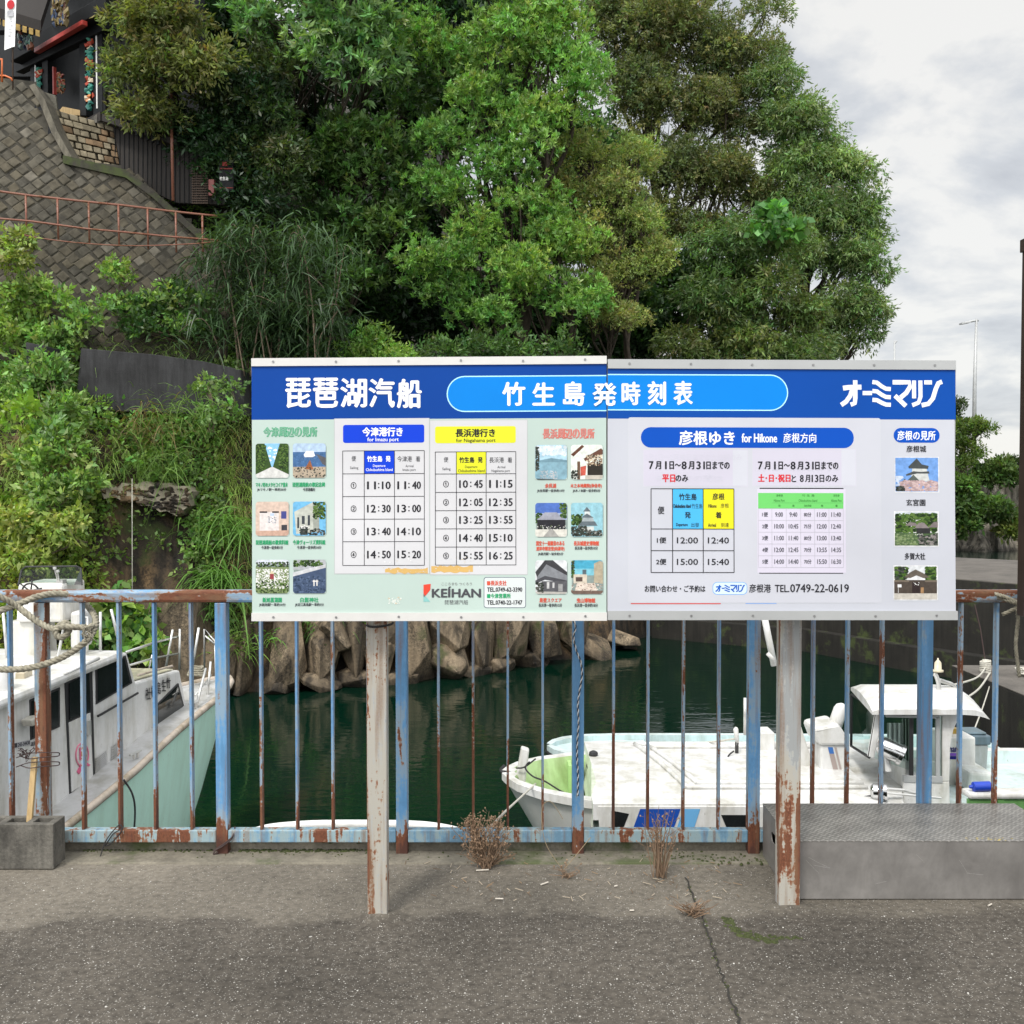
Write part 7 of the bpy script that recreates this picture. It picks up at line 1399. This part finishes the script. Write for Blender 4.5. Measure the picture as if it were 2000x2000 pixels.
b = MB(); b.tube(smooth([q7(1338, 668, 6.85), q7(1335, 560, 6.85), q7(1318, 500, 6.85), q7(1300, 485, 6.85)]), .015, 8); b.tube(smooth([q7(1335, 530, 6.86), q7(1380, 545, 6.95), q7(1440, 570, 7.0), q7(1476, 640, 7.05)]), .015, 8); b.build('roof_arch', M['steel'], house, smooth=True)
b = MB(); c = q7(1330, 472, 6.85); b.tube([c + Vector((0, 0, z)) for z in (0, .012, .013, .06, .072, .08, .092)], [.036, .036, .024, .022, .014, .006, .005], 12, (.62, .56, .42)); b.build('beacon', M['gel'], house, smooth=True); MB().tube(smooth([q7(1128, 606, 7.1), q7(1140, 585, 7.1), q7(1175, 590, 7.1)]), .010, 6).build('horn', M['chrome'], house)
def spot(cx, cy_, Y, ln, r, ang, name='searchlight'):
    b = MB(); c = q7(cx, cy_, Y); d_ = Vector((math.cos(ang), -.35, math.sin(ang))).normalized(); pr2 = [(0, .01), (.04, r * .7), (.2, r), (.85, r), (.86, r * 1.1), (1, r * 1.1), (1.0, r * .9), (.96, .005)]
    b.tube([c + d_ * (f - .5) * ln for f, _ in pr2], [q for _, q in pr2], 16); return b.build(name, M['chrome'], fb, smooth=True, angle=40)
spot(995, 1015, 6.52, .17, .062, R(-25)); MB().tube([q7(975, 1060, 6.55), q7(985, 1165, 6.55)], .02, 8, WHT).build('light_bracket', M['gel'], fb)
spot(915, 1310, 6.36, .10, .05, R(5)); MB().tube([q7(950, 1290, 6.36), q7(1090, 1300, 6.40), q7(1200, 1330, 6.45)], .011, 6).build('light_arm', M['steel'], fb); MB().tube([q7(970, 1320, 6.36), q7(1350, 1355, 6.45)], .008, 6).build('light_arm', M['steel'], fb)
tag(MB().tube(smooth([q7(490, 1320, 6.5), q7(560, 1330, 6.48), q7(620, 1340, 6.45), q7(700, 1352, 6.42), q7(780, 1350, 6.4), q7(870, 1338, 6.38), q7(900, 1345, 6.36)]), .005, 5).build('cord', M['cordblack']), 'thin black cable snaking over the white deck to the lower searchlight', 'rope')
fd = MB(); c0, c1 = P(1893, 1537, 6.26), P(1941, 1535, 6.26); fd.tube([c0.lerp(c1, f) for f in (0, .03, .12, .16, .84, .88, .97, 1)], [.008, .010, .012, .030, .030, .012, .010, .008], 14)
M['bluefender'] = plain('blue_fender', (.012, .05, .42), .4); tag(fd.build('fender', M['bluefender'], smooth=True, angle=40), 'bright blue cylindrical fender lying on the green edge of the fishing boat', 'fender')
# ---------------- pale blue boat behind
x1, y1 = .29, 8.47; BC = lambda s, t, z: Vector((x1 + s, y1 - t - .02 * s, z))
pb = thing('skiff', 'pale blue open boat behind the white fishing boat, only its round bow in view', 'boat', (2, y1, WZ))
stC = dens_st([(0, .02, -.625), (.04, .14, -.625), (.15, .27, -.627), (.35, .37, -.63), (.7, .43, -.635), (1.5, .46, -.64), (3.74, .46, -.64)], 26); PBL = (.52, .66, .68)
loft(pb, stC, BC, .5, -1.7, PBL, chine=(.5, .75)); b = MB()
for sg in (1, -1):
    o_ = [BC(s, sg * (h + .01), z + .01) for s, h, z in stC]; i_ = [BC(s + .03, sg * max(0, h - .06), z + .01) for s, h, z in stC]; dn = [BC(s + .03, sg * max(0, h - .07), -.80) for s, h, z in stC]; od = [p + Vector((0, 0, -.045)) for p in o_]
    b.grid([o_, i_] if sg < 0 else [i_, o_], (.60, .70, .72)); b.grid([od, o_] if sg < 0 else [o_, od], (.56, .68, .70)); b.grid([i_, dn] if sg < 0 else [dn, i_], PBL)
b.build('gunwale', M['gel'], pb); deckmesh(pb, stC, BC, .07, -.03, (.55, .68, .70), 'foredeck', 0, 1.0); deckmesh(pb, stC, BC, .07, -.15, (.50, .60, .60), 'sole', 1.0, 9)
MB().box(3.93, 3.99, 8.0, 8.83, -.82, -.60, PBL).build('transom', M['gel'], pb, bevel=.01); sheer_tube(pb, stC, BC, .014, M['black'], dz=-.05)
eb = MB().prism([P(1850, 1545, 7.2), P(1906, 1545, 7.2), P(1906, 1440, 7.2), P(1850, 1440, 7.2)], (0, .3, 0), (.66, .66, .64)).build('engine_box', M['gel'], fb, bevel=.012)
b = MB(); fne = lambda x, y, w_: q7(x, y, 7.198 - w_); text(b, fne, 'mar', (1400, 1002, 1466, 1034), (.02, .02, .12), .001, bold=1.6); rect(b, fne, 1395, 1040, 1476, 1060, (.18, .08, .42), .001); rect(b, fne, 1395, 1062, 1476, 1084, (.015, .015, .16), .001); b.build('lettering', M['print'], eb)
MB().prism([q7(1418, 940, 7.3), q7(1478, 940, 7.3), q7(1478, 872, 7.3), q7(1418, 872, 7.3)], (0, .06, 0), (.45, .30, .05)).build('instrument_box', M['gel'], eb)
MB().prism([P(1888, 1545, 7.0), P(1950, 1545, 7.0), P(1946, 1512, 7.0), P(1894, 1508, 7.0)], (0, .4, 0), (.64, .67, .65)).build('seat', M['gel'], fb, bevel=.02)
co = thing('cooler_box', 'grey cooler box with a dark slate lid standing in the cockpit behind the wheelhouse', 'cooler', (3.45, 7.6, -.58))
cz0, cz1 = -.577, P(1908, 1455, 7.5).z; ca, cb2 = P(1885, 1480, 7.5).x, P(1931, 1480, 7.5).x
q = MB(); q.prism([(ca + .012, 7.5, cz0), (cb2 - .012, 7.5, cz0), (cb2, 7.5, cz1), (ca, 7.5, cz1)], (0, .2, 0), (.30, .33, .34)); q.build('body', M['gel'], co, bevel=.012)
q = MB(); q.box(ca - .012, cb2 + .012, 7.488, 7.712, cz1 + .001, cz1 + .07, (.10, .15, .19)); q.box(ca + .01, cb2 - .01, 7.51, 7.69, cz1 + .0705, cz1 + .09, (.11, .165, .20)); q.build('lid', M['gel'], co, bevel=.012)
# ---------------- small white tender under the quay edge
x2, y2 = -1.52, 5.26; BD = lambda s, t, z: Vector((x2 + s, y2 - t, z)); td = thing('tender', 'small white tender under the quay edge, its rounded gunwale just above the bottom rail', 'boat', (-.9, y2, WZ))
stD = [(0, .05, -.39), (.03, .18, -.372), (.08, .28, -.362), (.18, .36, -.353), (.4, .40, -.347), (.7, .41, -.347), (1.0, .40, -.35), (1.18, .35, -.358), (1.26, .28, -.365), (1.32, .16, -.38), (1.35, .05, -.395)]
loft(td, stD, BD, .1, -1.55, (.70, .70, .69), chine=(.75, .8)); sheer_tube(td, stD, BD, .020, plain('white_rubber', (.74, .74, .73), .5), 'gunwale'); deckmesh(td, stD, BD, .03, -.14, (.6, .6, .58), 'sole')
# ---------------- mooring lines, pier gear
def ln_(pts, r, mt, label, n=10): tag(MB().tube(smooth(pts, n), r, 6).build('mooring_line', mt, smooth=True), label, 'rope')
ln_([P(1046, 1531, 6.9), P(1012, 1562, 5.9), P(980, 1592, 4.9), P(962, 1612, 4.42), P(952, 1618, 4.33)], .007, M['whiterope'], 'pale rope from the fishing boat bow up to the bushy weed at the kerb')
pc = Vector((4.62, 9.95, -.29)); ln_([pc + Vector((0, 0, .05)), P(1905, 1325, 8.6), P(1836, 1344, 7.25)], .008, M['whiterope'], 'pale mooring line from the pier corner to the roof arch of the fishing boat')
ln_([pc + Vector((0, -.1, .02)), P(1912, 1345, 8.8), P(1880, 1368, 7.5)], .009, M['whiterope'], 'thicker pale mooring line from the pier corner down behind the wheelhouse roof')
ln_([pc + Vector((.02, -.12, 0)), P(1920, 1380, 9.0), P(1902, 1428, 8.2), P(1897, 1448, 7.85)], .006, M['whiterope'], 'slack thin line hanging from the pier corner to the far side of the cockpit')
bo = MB(); bo.tube([pc + Vector((0, 0, -.02)), pc + Vector((0, 0, .13))], .03, 8)
for k_ in range(9): bo.tube(smooth([pc + Vector((.045 * math.cos(a), .045 * math.sin(a), .015 + .012 * k_ + .008 * math.sin(a + k_))) for a in [q * 6.2832 / 9 for q in range(10)]], 3), .009, 5)
tag(bo.build('bollard', M['whiterope'], smooth=True), 'low bollard wound with pale rope on the corner of the near pier', 'bollard')
tag(MB().tube([pc + Vector((.02, .03, .05)), pc + Vector((-.03, .05, .42)), pc + Vector((-.085, .06, .66))], .006, 6).build('rod', M['wire']), 'thin rusty rod leaning up from the rope wound bollard', 'rod')
rc2 = MB(); c = Vector((5.15, 9.75, -.275))
for k_ in range(7): rc2.tube(smooth([c + Vector((rnd.uniform(-.06, .06) + .26 * math.cos(a), .16 * math.sin(a) + rnd.uniform(-.05, .05), .006 + .008 * k_)) for a in [q * 6.2832 / 8 + k_ for q in range(9)]], 5), .009, 5)
rc2.tube(smooth([c + Vector((-.2, -.2, .01)), c + Vector((.1, -.5, .01)), c + Vector((.6, -.7, .01)), c + Vector((1.2, -.75, .01))]), .012, 6); tag(rc2.build('rope_coil', M['whiterope'], smooth=True), 'loose coil of pale rope lying on top of the near pier', 'rope')
# ---------------- islet across the water, light poles
it = MB(); rows = []; YI = 45.0
IX = [1640, 1700, 1760, 1830, 1860, 1890, 1920, 1945, 1970, 1985, 2000, 2040, 2090]; IV = [1000, 960, 930, 905, 898, 900, 912, 915, 922, 935, 950, 985, 1060]
for j in range(44):
    f = j / 43; row = []
    for i in range(110):
        u = 1640 + 450 * i / 109; tp = P(u, float(np.interp(u, IX, IV)), YI).z; z = WZ - .6 + (tp - WZ + .6) * min(1, f / .72); y = YI - .6 + (f / .72) * 1.1 if f < .72 else YI + .5 + (f - .72) * 16
        x = P(u, 1000, YI).x; d_ = mn.voronoi(Vector((x * .55, z * .35, 1)))[0]; k_ = 0 if f > .95 else 1
        row.append((x + mn.noise(Vector((x, z, 5))) * .25, y - k_ * ((d_[1] - d_[0]) * 1.4 + mn.noise(Vector((x * .5, z * .3, 2))) * 1.2), z - (max(0, f - .8) * 10 if f > .8 else 0)))
    rows.append(row)
it.grid(rows); M['rock3'] = rockmat('islet_rock', (.13, .12, .095), (.28, .25, .205), (.42, .385, .33), .15); tag(it.build('islet', M['rock3'], smooth=True, angle=30), kind='structure')
def isl(name, label, ells, cols, pr, cat, Y=44.0, ln=.22, wd=.10, sp=36, up=.3, droop=.1, trunk=None):
    t = thing(name, label, cat, tuple(P(ells[0][0], ells[0][1] + ells[0][3], Y))); pads = ell_pads(Y, ells, cols, pr, 1.0, .8); lv = Leaves(); pads_leaves(lv, pads, sp, 6, ln, wd, up, droop); lv.build('crown' if trunk else 'foliage', M['leafdull'], t)
    b = MB()
    if trunk:
        q = smooth([P(u, v, Y) for u, v in trunk], 6); b.tube(q, [.16 * (1 - .7 * i / (len(q) - 1)) for i in range(len(q))], 7)
        for e_ in ells: c = P(e_[0], e_[1], Y); a = min(q, key=lambda p: abs(p.z - c.z + .4)); b.tube(smooth([a, a.lerp(c, .5) + Vector((0, 0, -.1)), c], 4), .05, 5)
    else:
        r_ = Vector(t.location)
        for p in pads[::3]: b.tube([r_, Vector(p[0])], .03, 5)
    b.build('trunk' if trunk else 'stem', M['bark'], t, smooth=True)
PN = [(.12, .19, .04), (.09, .15, .035), (.14, .2, .045)]
isl('pine_tree', 'flat topped pine on the rocky islet, close to the right edge of the sign', [(1880, 838, 36, 16), (1905, 830, 30, 12), (1860, 860, 30, 22), (1885, 870, 28, 16), (1900, 890, 22, 14), (1870, 905, 30, 16), (1922, 840, 14, 7)], PN, .42, 'tree', ln=.16, wd=.05, up=.6, trunk=[(1884, 935), (1880, 890), (1884, 850), (1888, 835)])
isl('pine_tree', 'taller pine tip behind the flat topped pine, beside the sign edge', [(1865, 790, 10, 8), (1868, 803, 14, 8), (1862, 818, 18, 9), (1850, 830, 24, 12)], [(.05, .08, .025)], .32, 'tree', Y=47, ln=.16, wd=.05, trunk=[(1862, 925), (1862, 850), (1864, 785)])
isl('islet_bush', 'round dark bush on top of the islet cliff', [(1950, 915, 30, 22), (1935, 935, 26, 14), (1970, 935, 22, 18), (1925, 925, 20, 14)], [(.07, .125, .035), (.09, .15, .04)], .4, 'shrub', sp=44)
isl('islet_bush', 'green bushes hanging over the left half of the islet cliff', [(1880, 950, 34, 24), (1875, 990, 34, 28), (1900, 1010, 30, 20), (1880, 1025, 34, 20), (1935, 985, 22, 16), (1925, 1000, 24, 16), (1950, 998, 16, 9)], [(.075, .14, .038), (.10, .18, .045), (.06, .11, .034)], .42, 'shrub', Y=43.2, sp=44)
isl('islet_bush', 'small yellow green bush low on the right of the islet cliff', [(1978, 1020, 16, 22), (1970, 1035, 14, 12)], [(.14, .2, .05)], .36, 'shrub', Y=43.2, sp=44); isl('islet_bush', 'thin pine branch sticking out at the right end of the islet top', [(1986, 905, 10, 5), (1975, 901, 8, 4), (1992, 925, 8, 10)], [(.05, .08, .025)], .25, 'shrub', Y=44, ln=.15, wd=.05)
M['pole'] = plain('galvanised_pole', (.42, .43, .43), .5, .3)
lp = thing('lamp_post', 'tall thin street lamp with a short side arm standing on the islet', 'street lamp', tuple(P(1902, 908, 44.6)))
MB().tube([P(1902, 910, 44.6), P(1903.5, 760, 44.6), P(1907, 623, 44.6)], [.095, .08, .05], 10).build('pole', M['pole'], lp, smooth=True); MB().tube([P(1902, 910, 44.6), P(1902.2, 893, 44.6), P(1902.3, 890, 44.6)], [.22, .13, .09], 10).build('pole_base', M['pole'], lp, smooth=True)
MB().tube([P(1911, 626, 44.6), P(1906, 626, 44.6), P(1880, 631, 44.6)], .045, 8).build('arm', M['pole'], lp, smooth=True); MB().prism([P(1879, 633, 44.5), P(1896, 630, 44.5), P(1896, 628, 44.5), P(1879, 630, 44.5)], (0, .3, 0)).build('lamp_head', M['pole'], lp)
lp = thing('lamp_post', 'distant thin lamp post rising above the top edge of the sign', 'street lamp', tuple(P(1747, 935, 60)))
MB().tube([P(1747, 1000, 60), P(1747, 666, 60)], [.09, .05], 8).build('pole', M['pole'], lp, smooth=True); MB().tube([P(1746.5, 672, 60), P(1751, 666, 60)], .05, 6).build('lamp_head', M['pole'], lp)
bpy.context.view_layer.update()
